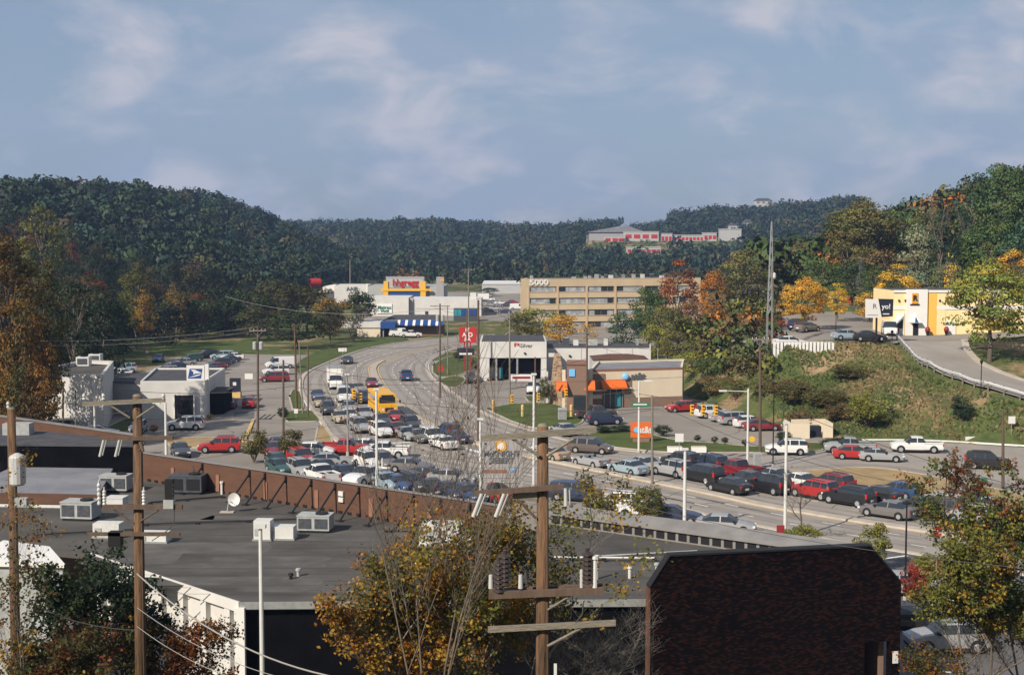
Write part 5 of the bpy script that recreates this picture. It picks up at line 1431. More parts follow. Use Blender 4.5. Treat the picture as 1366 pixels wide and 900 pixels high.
# ------------------------------------------------------------------ far shops
hh = thing('electronics_store', 'grey electronics store with orange trim and red hhgregg sign', 'building', (A(552, 400, 500).x, 505, 0))
Y = 500
def fx(px, Y=Y): return A(px, 400, Y).x
def fz(py, Y=Y): return ZA(py, Y)
MB().bx(fx(490), fx(592), Y + 1, Y + 30, 0, fz(382)).build('wall', M['unit_grey'], hh)
MB().bx(fx(515), fx(566), Y, Y + 3, 0, fz(369)).build('sign_tower', M['sign_grey'], hh)
MB().bx(fx(517), fx(564), Y - .15, Y - .05, fz(384), fz(372)).build('sign_face', M['pale_wall'], hh)
text('hhgregg', 3.2, (fx(541), Y - .3, fz(377)), 0, M['sign_red'], hh, .1, .10, width=9.5)
MB().bx(fx(525), fx(557), Y - .2, Y - .16, fz(383), fz(382)).build('line_of_lettering', M['letter_grey'], hh)
for a_, b_ in ((512, 518), (561, 568)): MB().bx(fx(a_), fx(b_), Y - .6, Y + 2, 0, fz(375)).build('orange_column', M['sig_yellow'], hh)
MB().bx(fx(508), fx(575), Y - .8, Y - .1, fz(388), fz(385)).build('orange_band', M['sig_yellow'], hh)
MB().bx(fx(519), fx(560), Y - .2, Y - .1, 0, fz(390)).build('shopfront_glass', M['sign_blue'], hh)
MB().bx(fx(582), fx(592), Y + .5, Y + 4, 0, fz(369.5)).build('corner_tower', M['sign_grey'], hh)
MB().bx(fx(588), fx(592.2), Y + .3, Y + 4.2, fz(376), fz(372)).build('tower_panel', M['gold'], hh)
l1 = thing('long_white_store', 'long low white store in front of the electronics store', 'building', (A(600, 420, 430).x, 435, 0))
Y = 430
MB().bx(fx(546, Y), fx(642, Y), Y, Y + 22, 0, fz(399, Y)).build('wall', M['white_wall'], l1)
MB().bx(fx(554, Y), fx(642, Y), Y - .1, Y - .02, fz(411.5, Y), fz(411, Y)).build('wall_seam', M['unit_grey'], l1)
MB().bx(fx(546, Y), fx(551, Y), Y - .5, Y + 1, 0, fz(397.5, Y)).build('pier', M['pale_wall'], l1)
MB().bx(fx(627, Y), fx(635, Y), Y + 2, Y + 5, fz(399, Y), fz(391, Y)).build('stair_head', M['white_metal'], l1)
MB().bx(fx(567, Y), fx(571, Y), Y - .15, Y - .05, fz(419, Y), fz(415, Y)).build('window', M['glass'], l1)
l2 = thing('mattress_store', 'white store with teal lettering beside the long white store', 'building', (A(520, 420, 428).x, 433, 0))
Y = 428
MB().bx(fx(494, Y), fx(545, Y), Y, Y + 20, 0, fz(397, Y)).build('wall', M['white_wall'], l2)
MB().bx(fx(503, Y), fx(523, Y), Y - .25, Y - .05, fz(418, Y), fz(405, Y)).build('sign_panel', M['bright_white'], l2)
text('Mattress', 1.5, (fx(513, Y), Y - .35, fz(410, Y)), 0, M['sign_green'], l2, .04, .03, width=4.2)
text('World', 1.3, (fx(513, Y), Y - .35, fz(414.6, Y)), 0, M['sign_green'], l2, .04, .03, width=2.6)
l3 = thing('white_gabled_store', 'white store with dark lettering above the autumn trees', 'building', (A(468, 400, 520).x, 525, 0))
Y = 520
MB().bx(fx(446, Y), fx(490, Y), Y, Y + 18, 0, fz(380.5, Y)).build('wall', M['white_wall'], l3)
MB().bx(fx(489, Y), fx(491, Y), Y - .4, Y + .4, 0, fz(378.5, Y)).build('pier', M['bright_white'], l3)
text('AAIR', 2.0, (fx(470, Y), Y - .2, fz(385.3, Y)), 0, M['letter_grey'], l3, .06, .04, width=4.6)
MB().add([(fx(423, Y), Y + 2, 0), (fx(447, Y), Y + 2, 0), (fx(447, Y), Y + 2, fz(379.5, Y)), (fx(432, Y), Y + 2, fz(382, Y)), (fx(424, Y), Y + 2, fz(387, Y)), (fx(423, Y), Y + 14, 0), (fx(447, Y), Y + 14, 0), (fx(447, Y), Y + 14, fz(379.5, Y)), (fx(432, Y), Y + 14, fz(382, Y)), (fx(424, Y), Y + 14, fz(387, Y))], [(0, 1, 2, 3, 4), (9, 8, 7, 6, 5), (2, 7, 8, 3), (3, 8, 9, 4), (4, 9, 5, 0)]).build('gabled_wing', M['bright_white'], l3)
rt = thing('red_tank', 'round red sign drum left of the white gabled store', 'tank', (fx(420, 515), 515, 0))
MB().tube((fx(414, 515), 515, fz(377, 515)), (fx(426, 515), 517, fz(377, 515)), 1.6, 1.6, 16).build('drum', M['sign_red'], rt); MB().tube((fx(420, 515), 516, 0), (fx(420, 515), 516, fz(380, 515)), .2, .2, 8).build('post', M['white_metal'], rt)
# blue awning shop
bs = thing('blue_awning_shop', 'beige shop with blue striped awning on the far road bend', 'building', (A(530, 440, 335).x, 340, 0))
Y = 333
MB().bx(fx(476, Y), fx(507, Y), Y, Y + 12, 0, fz(437, Y)).build('wall', M['cream'], bs)
MB().bx(fx(455, Y), fx(508, Y), Y - .3, Y + 12.3, fz(437, Y) + .01, fz(429, Y)).build('fascia', M['white_wall'], bs)
MB().bx(fx(508, Y), fx(590, Y), Y + 6, Y + 12, 0, fz(436, Y)).build('shop_wall', M['brick_tan'], bs)
MB().bx(fx(507.5, Y), fx(527, Y), Y - .6, Y + 6, fz(438, Y), fz(429.5, Y)).build('blue_canopy', M['sign_blue'], bs)
for px in (511, 524): MB().box((fx(px, Y), Y + .2, fz(438, Y) / 2), (.3, .3, fz(438, Y))).build('canopy_post', M['grey_metal'], bs)
nst = 18
for k in range(nst):
    a_, b_ = 528 + k * 62 / nst, 528 + (k + 1) * 62 / nst
    xa, xb = fx(a_, Y), fx(b_, Y)
    MB().add([(xa, Y + 5.9, fz(428.5, Y)), (xb, Y + 5.9, fz(428.5, Y)), (xb, Y + 3.6, fz(434, Y)), (xa, Y + 3.6, fz(434, Y)), (xa, Y + 3.6, fz(435.5, Y)), (xb, Y + 3.6, fz(435.5, Y))], [(0, 3, 2, 1), (3, 4, 5, 2)]).build('awning_panel', M['sign_blue' if k % 3 else 'bright_white'], bs)
MB().add([(fx(508, Y), Y + 6, fz(428.4, Y)), (fx(590, Y), Y + 6, fz(428.4, Y)), (fx(584, Y), Y + 12, fz(423, Y)), (fx(520, Y), Y + 12, fz(423, Y))], [(0, 1, 2, 3)]).build('roof', M['dark_roof'], bs)
# far right pale sheds and fuel canopy box
fs_ = thing('blue_glass_showroom', 'dark blue glazed showroom end of the far shops', 'building', (A(615, 415, 400).x, 402, 0))
Y = 400
MB().bx(fx(605, Y), fx(636, Y), Y, Y + 6, 0, fz(412, Y)).build('wall', M['unit_dark'], fs_)
for k in range(6):
    a_ = 606 + k * 5; MB().bx(fx(a_, Y), fx(a_ + 4.2, Y), Y - .08, Y - .02, fz(421, Y), fz(413, Y)).build('pane', M['teal' if k < 2 else 'sign_blue'], fs_)
gs = thing('grey_warehouse', 'pale grey warehouse behind the dark round tree', 'building', (A(672, 385, 620).x, 620, 0))
Y = 620
MB().bx(fx(643, Y), fx(696, Y), Y, Y + 20, 0, fz(379, Y)).build('wall', M['pale_wall'], gs)
MB().add([(fx(643, Y), Y - .3, fz(379, Y)), (fx(696, Y), Y - .3, fz(379, Y)), (fx(696, Y), Y + 20, fz(379, Y)), (fx(643, Y), Y + 20, fz(379, Y)), (fx(645, Y), Y + 10, fz(375, Y)), (fx(694, Y), Y + 10, fz(375, Y))], [(0, 1, 5, 4), (1, 2, 5), (2, 3, 4, 5), (3, 0, 4)]).build('roof', M['white_metal'], gs)
# retaining wall / lot edge in front of the office block
# self-storage terraces on the far hill
def storage(px0, px1, py0, py1, Y, n, label, doors=True):
    x0, x1 = fx(px0, Y), fx(px1, Y); zb = min(hz(x0, Y), hz(x1, Y)); zt = ZA(py0, Y); z0 = min(zb, ZA(py1, Y)) - .5
    r = thing('storage_shed', label, 'building', ((x0 + x1) / 2, Y, z0), 0)
    MB().bx(x0, x1, Y, Y + 9, z0, zt).build('wall', M['pale_wall'], r)
    MB().bx(x0 - .3, x1 + .3, Y - .3, Y + 9.3, zt + .01, zt + .5).build('roof', M['pale_wall'], r)
    w = (x1 - x0) / n; zd0 = ZA(py1, Y)
    for k in range(n if doors else 0): MB().bx(x0 + k * w + w * .14, x0 + (k + 1) * w - w * .14, Y - .15, Y - .02, zd0, zd0 + (zt - zd0) * .62).build('roller_door', M['sign_red'], r)
    return r
storage(836, 881, 330, 337, 950, 7, 'lower white storage row with seven red doors on the far hill')
storage(881, 896, 312, 321, 1000, 3, 'short white storage unit left of the long red-door row')
storage(898, 938, 314, 320.5, 1004, 8, 'long storage row with red doors on the far hill')
storage(938, 955, 311, 319, 1000, 3, 'taller white storage unit at the end of the long row')
storage(832, 878, 309.5, 318, 998, 4, 'white storage office with wide pale front on the far hill')
storage(806, 834, 315, 322, 992, 3, 'stepped white storage unit at the left end of the terrace')
r = storage(960, 988, 306, 318, 1010, 1, 'blank beige storage block at the right end of the terrace', False)
bg = thing('gymnasium_roof', 'wide grey low-gabled hall behind the storage sheds', 'building', (fx(825, 1060), 1060, hz(fx(825, 1060), 1060)))
Y = 1050
xa, xb, xm = fx(782, Y), fx(862, Y), fx(838, Y); z0 = fz(318, Y); z1 = fz(310, Y); z2 = fz(301.5, Y)
MB().bx(xa + 2, xb - 1, Y + 1, Y + 39, z0 - 12, z1).build('wall', M['sign_grey'], bg)
MB().add([(xa, Y, z1 + .1), (xm, Y, z2), (xb, Y, z1 + .1), (xa, Y + 40, z1 + .1), (xm, Y + 40, z2 + 1), (xb, Y + 40, z1 + .1)], [(0, 1, 4, 3), (1, 2, 5, 4), (0, 2, 1)]).build('roof', M['roof_blue'], bg)
# townhouses on the far centre hill, houses on the right skyline
rng = random.Random(11)
for k in range(9):
    px = 577 + k * 8.3; Yh = 1250 + (k % 2) * 12; py = 326 - (k % 3)
    x = fx(px, Yh); zb = ZA(py + 5, Yh); zt = ZA(py - 2.0, Yh)
    r = thing('townhouse', 'pale gabled townhouse in the row on the far wooded hill', 'house', (x, Yh, zb), 0, 'townhouses on the far hill')
    w = 5.4; h = zt - zb
    MB().box((0, 0, h / 2 - 2), (w, 9, h + 4)).build('wall', M['white_wall' if k % 2 else 'cream'], r, local=True)
    MB().add([(-w / 2 - .3, -4.7, h), (w / 2 + .3, -4.7, h), (w / 2 + .3, 4.7, h), (-w / 2 - .3, 4.7, h), (0, -4.7, h + 2.6), (0, 4.7, h + 2.6)], [(0, 1, 4), (2, 3, 5), (1, 2, 5, 4), (3, 0, 4, 5)]).build('roof', M['roof_blue'], r, local=True)
    for sx in (-1, 1): MB().box((sx * 1.3, -4.55, h * .6), (1.1, .1, 1.5)).build('window', M['unit_dark'], r, local=True)
for px, py, Yh, w, lab in ((978, 301, 1150, 9, 'dark-roofed white house below the right skyline'), (996, 297, 1200, 8, 'white house with steep gable below the right skyline'), (1016, 270, 1380, 18, 'long pale building on the right skyline'), (1060, 283, 1300, 9, 'small pale house among far trees'), (1000, 398, 330, 7, 'pale green house behind the olive trees')):
    x = fx(px, Yh); zt = ZA(py, Yh); zb = zt - (2.6 if w == 18 else 5.0)
    if zt < zb + 3: zt = zb + 4
    r = thing('house', lab, 'house', (x, Yh, zb)); h = zt - zb
    MB().box((0, 0, h / 2 - 1), (w, 8, h + 2)).build('wall', M['pale_wall'], r, local=True)
    MB().add([(-w / 2 - .3, -4.3, h), (w / 2 + .3, -4.3, h), (w / 2 + .3, 4.3, h), (-w / 2 - .3, 4.3, h), (-w * .3, 0, h + 2.8), (w * .3, 0, h + 2.8)], [(0, 1, 5, 4), (1, 2, 5), (2, 3, 4, 5), (3, 0, 4)]).build('roof', M['dark_roof'], r, local=True)
    for sx in (-1, 0, 1): MB().box((sx * w * .3, -4.03, h * .6), (w * .12, .1, 1.5)).build('window', M['unit_dark'], r, local=True)
# ------------------------------------------------------------------ utility poles
POLETOP = {}
def insulator(mb, c, h=.16, r=.05): mb.lathe(c, [(r * .5, 0), (r, h * .2), (r * .6, h * .45), (r, h * .65), (r * .45, h)], 8)
def wood_pole(key, px, pyb, pyt, label, r=.15, arms=1, m='dark_wood', aw=2.2, arot=0.0, lean=0.0, Y=None, tf=0, zb=None):
    if Y is None:
        b = G(px, pyb)
        if b.x > np.interp(b.y, *FOOT_R): b.z = hz(b.x, b.y)
    else:
        b = A(px, 500, Y); b.z = hz(b.x, Y)
    if zb is not None: b.z = zb
    t = A(px + lean, pyt, b.y)
    root = thing('utility_pole', label, 'utility pole', (b.x, b.y, b.z), 0, 'utility poles')
    MB().tube((b.x, b.y, b.z - .3), (t.x, b.y, t.z), r, r * .72, 10).build('pole', M[m], root)
    ca, sa = math.cos(arot), math.sin(arot)
    ends = []
    for k in range(arms):
        za = t.z - .35 - k * 1.1
        MB().box((t.x, b.y - r, za), (aw, .10, .13), arot).build('crossarm', M['grey_wood'], root)
        for s in (-1, 1):
            MB().tube((t.x + ca * s * aw * .3, b.y - r, za - .06), (t.x, b.y - r, za - .7), .02, .02, 5).build('arm_brace', M['grey_metal'], root)
        for s in (-.9, -.45, .45, .9):
            c = (t.x + ca * s * aw / 2, b.y - r + sa * s * aw / 2, za + .065)
            i_ = MB(); insulator(i_, c); i_.build('insulator', M['grey_porcelain'], root)
            ends.append(Vector((c[0], c[1], c[2] + .16)))
    if tf:
        for s in ((-1, 1) if tf > 1 else (1,)):
            c = (t.x + s * .38, b.y - .1, t.z - 2.6)
            MB().lathe(c, [(.2, 0), (.25, .05), (.25, .85), (.2, .92), (.05, .98)], 12).build('transformer', M['unit_grey'], root)
    if not ends: ends = [Vector((t.x, b.y, t.z - .1))]
    POLETOP[key] = (ends, Vector((t.x, b.y, t.z)))
    return root
wood_pole('a', 344, 582, 437, 'dark wooden pole with transformers behind the round shrub', .16, 1, 'dark_wood', 2.0, tf=2)
wood_pole('b', 378, 592, 480, 'dark bare pole beside the second round shrub', .15, 0)
wood_pole('c', 396, 550, 435, 'leaning brown wooden pole at the edge of the hill road', .17, 0, 'wood', lean=-3)
wood_pole('c2', 404, 552, 456, 'thin pale pole beside the leaning brown pole', .11, 0, 'grey_wood', lean=-5)
wood_pole('d', 411, 557, 462, 'slim dark pole on the grass island', .12, 0, 'dark_wood')
wood_pole('e', 587, 530, 405, 'black pole with twin crossarms at the right-hand bend', .16, 1, 'dark_wood', 3.0, tf=2)
wood_pole('e2', 597, 500, 407, 'thin grey pole behind the black twin pole', .12, 0, 'grey_wood')
wood_pole('f', 623, 512, 415, 'black pole in front of the red pylon sign', .16, 0)
wood_pole('g', 638, 590, 400, 'tall red-brown pole beside the tyre shop drive', .17, 0, 'dark_wood')
wood_pole('h', 680, 540, 415, 'pale grey pole in front of the tyre shop fascia', .15, 0, 'grey_wood')
wood_pole('i', 714, 556, 476, 'short brown pole near the yellow signal heads', .13, 0, 'wood')
wood_pole('j', 783, 560, 440, 'dark pole with crossarm in front of the corner shop', .16, 1, 'dark_wood', 2.4)
wood_pole('k', 870, 646, 527, 'plain grey wooden pole beside the queue', .14, 0, 'grey_wood')
wood_pole('l', 1014, 624, 448, 'tall dark pole with street light arms by the hedge bank', .17, 1, 'dark_wood', 1.8)
wood_pole('m', 1338, 652, 548, 'short dark pole by the side road triangle', .15, 0, 'dark_wood')
wood_pole('n', 1030, 455, 352, 'slender pole under the lattice top on the upper lot', .16, 0, 'grey_wood', Y=191)
wood_pole('o', 467, 400, 347, 'tall pale pole beside the white gabled store', .28, 0, 'grey_wood')
wood_pole('p', 625, 440, 358, 'far pole with crossarm behind the red pylon sign', .2, 1, 'grey_wood', 3.4)
wood_pole('q', 84, 590, 510, 'grey pole between the autumn tree and the white block', .14, 0, 'grey_wood')
wood_pole('q2', 101, 582, 520, 'thin pole standing against the white block wall', .1, 0, 'grey_wood')
# lattice antenna head on pole n
b, t = POLETOP['n'][1], None
la = thing('lattice_mast', 'narrow steel lattice mast rising above the upper lot', 'mast', (b.x, b.y + .4, hz(b.x, b.y)))
top = A(1031, 296, b.y); z0, z1 = ZA(420, b.y), top.z
mbl = MB()
for sx in (-1, 1):
    for sy in (-1, 1):
        pts = [(b.x + sx * .42 * (1 - .9 * k / 8), b.y + .8 + sy * .42 * (1 - .9 * k / 8), z0 + (z1 - z0) * k / 8) for k in range(9)]
        MB().path([(b.x + sx * .42, b.y + .8 + sy * .42, hz(b.x, b.y))] + pts, .055, 5).build("corner_leg", M['grey_metal'], la)
for k in range(8):
    f = 1 - .9 * k / 8; f2 = 1 - .9 * (k + 1) / 8; za, zb_ = z0 + (z1 - z0) * k / 8, z0 + (z1 - z0) * (k + 1) / 8
    for s in (-1, 1):
        mbl.tube((b.x - .42 * f, b.y + .8 + s * .42 * f, za), (b.x + .42 * f2, b.y + .8 + s * .42 * f2, zb_), .03, .03, 4); mbl.tube((b.x + .42 * f, b.y + .8 + s * .42 * f, za), (b.x - .42 * f2, b.y + .8 + s * .42 * f2, zb_), .03, .03, 4)
        mbl.tube((b.x + s * .42 * f, b.y + .8 - .42 * f, za), (b.x + s * .42 * f2, b.y + .8 + .42 * f2, zb_), .03, .03, 4)
mbl.build('bracing', M['grey_metal'], la)
MB().tube((b.x, b.y + .8, z0 + 2), (b.x, b.y + .8, z1 + .2), .06, .03, 6).build('antenna', M['grey_metal'], la)
MB().lathe((b.x + .3, b.y + .2, ZA(372, b.y)), [(.2, 0), (.32, .2), (.3, .7), (.1, .9)], 10).build('drum', M['white_metal'], la)

# the two foreground poles
def big_pole(px, Y, pyt, label, seed, arms, r=.16):
    b = A(px, 700, Y); zb = hz(b.x, Y); t = A(px, pyt, Y)
    root = thing('utility_pole', label, 'utility pole', (b.x, Y, zb), 0, 'foreground utility poles')
    lean = (A(px + 9, 900, Y).x - A(px, 900, Y).x) * 0
    MB().tube((b.x, Y, zb - .4), (t.x, Y, t.z), r * 1.25, r * .92, 14).build('pole', M['wood'], root, True)
    MB().tube((t.x, Y, t.z), (t.x, Y, t.z + .05), r * .92, r * .6, 14).build('pole_top', M['grey_wood'], root)
    MB().tube((b.x + r * .8, Y - r * .75, zb), (t.x + r * .7, Y - r * .65, t.z - 1.5), .025, .025, 6).build('conduit', M['dark_wood'], root)
    return root, b.x, zb, t.z
def arm(root, x, Y, z, x0, x1, tilt=0.0, m='grey_wood', h=.12, y=-.2):
    MB().add([(x + x0, Y + y - .05, z - tilt - h / 2), (x + x1, Y + y - .05, z + tilt - h / 2), (x + x1, Y + y + .05, z + tilt - h / 2), (x + x0, Y + y + .05, z - tilt - h / 2), (x + x0, Y + y - .05, z - tilt + h / 2), (x + x1, Y + y - .05, z + tilt + h / 2), (x + x1, Y + y + .05, z + tilt + h / 2), (x + x0, Y + y + .05, z - tilt + h / 2)], [(3, 2, 1, 0), (4, 5, 6, 7), (0, 1, 5, 4), (1, 2, 6, 5), (2, 3, 7, 6), (3, 0, 4, 7)]).build('crossarm', M[m], root)
def brace(root, p0, p1, m='grey_wood', r=.028): MB().tube(p0, p1, r, r, 6).build('arm_brace', M[m], root)
def bushing(root, c, h=.42, r=.085, m='porcelain', n=7):
    prof = []
    for k in range(n):
        z = h * k / n; prof += [(r * .62, z), (r, z + h / n * .3), (r * .95, z + h / n * .55)]
    prof += [(r * .4, h), (r * .35, h + .08)]
    MB().lathe(c, prof, 12).build('insulator', M[m], root)
def cutout(root, c, ln=.45, ang=.35):
    e = (c[0] - math.sin(ang) * ln, c[1], c[2] - math.cos(ang) * ln)
    MB().tube(c, e, .035, .04, 8).build('fuse_cutout', M['grey_porcelain'], root)
    MB().tube((c[0] + .08, c[1], c[2]), (e[0] + .08, e[1], e[2] + .03), .018, .018, 6).build('fuse_tube', M['unit_grey'], root)
YP = 27.5; S = YP / FPX
R1, x, zb, zt = big_pole(724, YP, 568, 'weathered brown utility pole with stacked crossarms right of the autumn tree', 1, 3, .125)
def zp(py): return ZA(py, YP)
def xo(px): return (px - 724) * S
arm(R1, x, YP, zp(577), xo(641), xo(795), .09)
for s in (-1, 1): brace(R1, (x + s * .62, YP - .2, zp(583)), (x + s * .08, YP - .17, zp(606)), 'grey_wood', .035)
arm(R1, x, YP, zp(651), xo(632), xo(752), .07, 'dark_wood', .10)
for px in (636, 666): cutout(R1, (x + xo(px + 6), YP - .28, zp(655)), .50, .35)
cutout(R1, (x + xo(754), YP - .26, zp(648)), .36, -.02)
MB().box((x + xo(700), YP - .05, zp(661)), (.5, .12, .16)).build('mounting_bracket', M['grey_wood'], R1)
brace(R1, (x + xo(690), YP - .1, zp(664)), (x + xo(715), YP - .1, zp(690)), 'wood', .03)
arm(R1, x, YP, zp(787), xo(651), xo(806), .05, 'dark_wood', .14)
arm(R1, x, YP, zp(789), xo(651), xo(806), .05, 'dark_wood', .14, .2)
for px, py in ((665, 787), (673, 778), (784, 775)): bushing(R1, (x + xo(px), YP - .18, zp(py)), .66, .125)
for px in (654, 694): MB().tube((x + xo(px), YP - .2, zp(781)), (x + xo(px), YP - .2, zp(763)), .05, .04, 8).build('arrester', M['grey_porcelain'], R1)
MB().tube((x + xo(776), YP - .2, zp(780)), (x + xo(776), YP - .2, zp(756)), .035, .035, 8).build('arrester', M['grey_porcelain'], R1)
MB().tube((x + xo(794), YP - .2, zp(782)), (x + xo(794), YP - .2, zp(742)), .05, .045, 8).tube((x + xo(794), YP - .2, zp(742)), (x + xo(794), YP - .2, zp(738)), .075, .07, 8).build('cable_terminator', M['white_metal'], R1)
MB().box((x + xo(672), YP, zp(792)), (.42, .34, .12)).build('platform', M['grey_wood'], R1)
brace(R1, (x + xo(762), YP - .2, zp(790)), (x + .1, YP - .16, zp(810)), 'grey_wood', .022)
arm(R1, x, YP, zp(831), xo(650), xo(822), .07, 'grey_wood', .11)
brace(R1, (x + xo(775), YP - .2, zp(834)), (x + .1, YP - .16, zp(858)), 'grey_wood', .03)
MB().path([(x + xo(784), YP - .2, zp(752)), (x + xo(790), YP - .25, zp(700)), (x + xo(786), YP - .2, zp(660)), (x + xo(757), YP - .25, zp(642))], .012, 5).build('jumper_wire', M['wire'], R1)
MB().path([(x + xo(779), YP - .22, zp(797)), (x + xo(777), YP - .25, zp(815)), (x + xo(768), YP - .22, zp(826)), (x + xo(735), YP - .2, zp(838))], .012, 5).build('jumper_wire', M['wire'], R1)
MB().box((x + xo(741), YP - .2, zp(892)), (.06, .06, .35)).build('marker_tag', M['white_metal'], R1)
Y2 = 38.5; S2 = Y2 / FPX
R2, x2, zb2, zt2 = big_pole(183, Y2, 528, 'brown utility pole with four crossarms in front of the strip mall roof', 2, 4, .14)
def zq(py): return ZA(py, Y2)
def xq(px): return (px - 183) * S2
arm(R2, x2, Y2, zq(535), xq(116), xq(226), .06, 'grey_wood', .12)
for s in (-1, 1): brace(R2, (x2 + s * .62, Y2 - .2, zq(540)), (x2 + s * .1, Y2 - .17, zq(556)), 'grey_wood', .03)
for px in (118, 144, 224): 
    i_ = MB(); insulator(i_, (x2 + xq(px), Y2 - .2, zq(533)), .2, .06); i_.build('insulator', M['grey_porcelain'], R2)
arm(R2, x2, Y2, zq(583), xq(138), xq(236), .02, 'dark_wood', .11)
for px in (141, 162): cutout(R2, (x2 + xq(px + 3), Y2 - .28, zq(585)), .48, .25)
MB().tube((x2 + xq(192), Y2 - .2, zq(588)), (x2 + xq(197), Y2 - .3, zq(600)), .06, .04, 8).tube((x2 + xq(190), Y2 - .2, zq(600)), (x2 + xq(198), Y2 - .2, zq(588)), .03, .03, 6).build('switch', M['dark_wood'], R2)
arm(R2, x2, Y2, zq(674), xq(140), xq(247), .0, 'dark_wood', .13)
for s, px in ((-1, 155), (1, 215)): brace(R2, (x2 + xq(px), Y2 - .2, zq(678)), (x2 + s * .12, Y2 - .17, zq(694)), 'dark_wood', .03)
for px, a_, b_ in ((135, 672, 640), (142, 672, 650), (232, 670, 640), (195, 672, 650)): bushing(R2, (x2 + xq(px), Y2 - .18, zq(a_)), (a_ - b_) * S2 * .95, .06, 'grey_porcelain', 5)
MB().box((x2 + xq(229), Y2 - .18, zq(670)), (.28, .26, .25)).build('junction_box', M['unit_grey'], R2)
MB().box((x2 + xq(229), Y2 - .14, zq(652)), (.22, .2, .62)).build('recloser', M['trim'], R2)
arm(R2, x2, Y2, zq(710), xq(118), xq(243), .0, 'dark_wood', .10)
MB().box((x2 + xq(155), Y2 - .1, zq(717)), (.35, .3, .42)).build('equipment_box', M['trim'], R2)
MB().path([(x2 + xq(236), Y2 - .2, zq(678)), (x2 + xq(236), Y2 - .25, zq(695)), (x2 + xq(225), Y2 - .22, zq(706)), (x2 + xq(205), Y2 - .2, zq(719))], .014, 5).build('jumper_wire', M['wire'], R2)
Y3 = 46
b = A(14, 700, Y3)
R3, x3, zb3, zt3 = big_pole(15, Y3, 545, 'dark-stained pole carrying a grey transformer at the left tree', 3, 0, .15)
MB().lathe((x3 + .35, Y3 - .25, ZA(645, Y3)), [(.22, 0), (.27, .06), (.27, .95), (.22, 1.02), (.06, 1.1)], 14).build('transformer', M['grey_porcelain'], R3)
MB().box((x3 + .45, Y3 - .2, ZA(668, Y3)), (.4, .25, .3)).build('junction_box', M['unit_grey'], R3)
i_ = MB(); insulator(i_, (x3, Y3, zt3), .25, .07); i_.build('insulator', M['grey_porcelain'], R3)

# ------------------------------------------------------------------ lamp posts
def lamp_post(px, pyb, pyt, label, r=.09, head=0, m='white_metal', Y=None, z0=0.0, hm='white_metal'):
    b = G(px, pyb, z0) if Y is None else A(px, 600, Y)
    t = A(px, pyt, b.y)
    root = thing('lamp_post', label, 'lamp post', (b.x, b.y, z0), 0, 'street lamps')
    MB().tube((b.x, b.y, z0), (b.x, b.y, t.z), r * 1.2, r * .85, 10).build('post', M[m], root)
    MB().tube((b.x, b.y, z0), (b.x, b.y, z0 + .5), r * 2.1, r * 2.1, 10).build('footing', M['concrete'], root)
    if head:
        MB().tube((b.x, b.y, t.z - .15), (b.x + head * 1.3, b.y, t.z + .02), .045, .04, 6).build('lamp_arm', M[m], root)
        MB().box((b.x + head * 1.55, b.y, t.z), (.75, .32, .16)).build('lamp_head', M[hm], root)
    else:
        MB().box((b.x, b.y, t.z + .08), (.5, .34, .16)).build('lamp_head', M[hm], root)
lamp_post(346, 0, 704, 'white lamp post in front of the black mall wall', .10, 0, Y=61)
lamp_post(503, 668, 520, 'white lamp post standing behind the brown parapet', .12, 0)
lamp_post(641, 700, 560, 'white post behind the foreground pole crossarm', .12, 0)
lamp_post(712, 652, 500, 'tall white post near the corner lawn', .12, 0)
lamp_post(913, 710, 600, 'white post beside the parked navy sedan', .13, 0)
lamp_post(1047, 722, 565, 'tall white post beside the bare young tree', .12, 0)
lamp_post(222, 618, 537, 'white lamp post in front of the post office', .13, -.6)
lamp_post(127, 588, 512, 'white lamp post in front of the white block wall', .13, -.6)
lamp_post(1207, 805, 672, 'slim black lamp post beside the brick wall', .06, 0, 'black_metal', hm='black_metal')
lamp_post(1031, 625, 512, 'dark lamp post next to the dumpster enclosure', .06, 0, 'black_metal', hm='black_metal')
lamp_post(464, 608, 500, 'grey signal lamp post at the mall entrance', .09, 0, 'grey_metal')
for px, y_, pyt, lab in ((1309, 162.5, 485, 'black lantern post on the ramp guard rail'), (1114, 205, 420, 'black lantern post in the upper lot'), (1189, 189, 445, 'short lantern post by the start of the guard rail')):
    b = A(px, 500, y_); z0 = hz(b.x, y_); t = A(px, pyt, y_)
    r = thing('lantern_post', lab, 'lamp post', (b.x, y_, z0))
    MB().tube((b.x, y_, z0 - .2), (b.x, y_, t.z), .07, .05, 8).build('post', M['black_metal'], r)
    MB().lathe((b.x, y_, t.z - .1), [(.06, 0), (.2, .35), (.24, .4), (.05, .62)], 8).build('lantern', M['black_metal'], r)
# signal poles with mast lamp arms
def signal_pole(px, pyb, pyt, label, arms):
    b = G(px, pyb); t = A(px, pyt, b.y)
    root = thing('signal_pole', label, 'signal pole', (b.x, b.y, 0))
    MB().tube((b.x, b.y, 0), (b.x, b.y, t.z), .13, .10, 10).build('post', M['white_metal'], root)
    MB().tube((b.x, b.y, 0), (b.x, b.y, .25), .25, .25, 10).build('footing', M['concrete'], root)
    for dx_, z_, w in arms:
        MB().tube((b.x, b.y, z_), (b.x + dx_, b.y, z_ + .1), .05, .04, 6).box((b.x + dx_, b.y, z_ + .08), (.8, .3, .16)).build('lamp_arm', M['white_metal'], root)
    return root, b, t
R_, b_, t_ = signal_pole(852, 604, 508, 'grey signal pole carrying the green street name sign', [(1.0, 7.9, 0)])
MB().box((b_.x + .1, b_.y - .15, ZA(539, b_.y)), (2.0, .05, .42)).build('street_name_sign', M['sign_green'], R_)
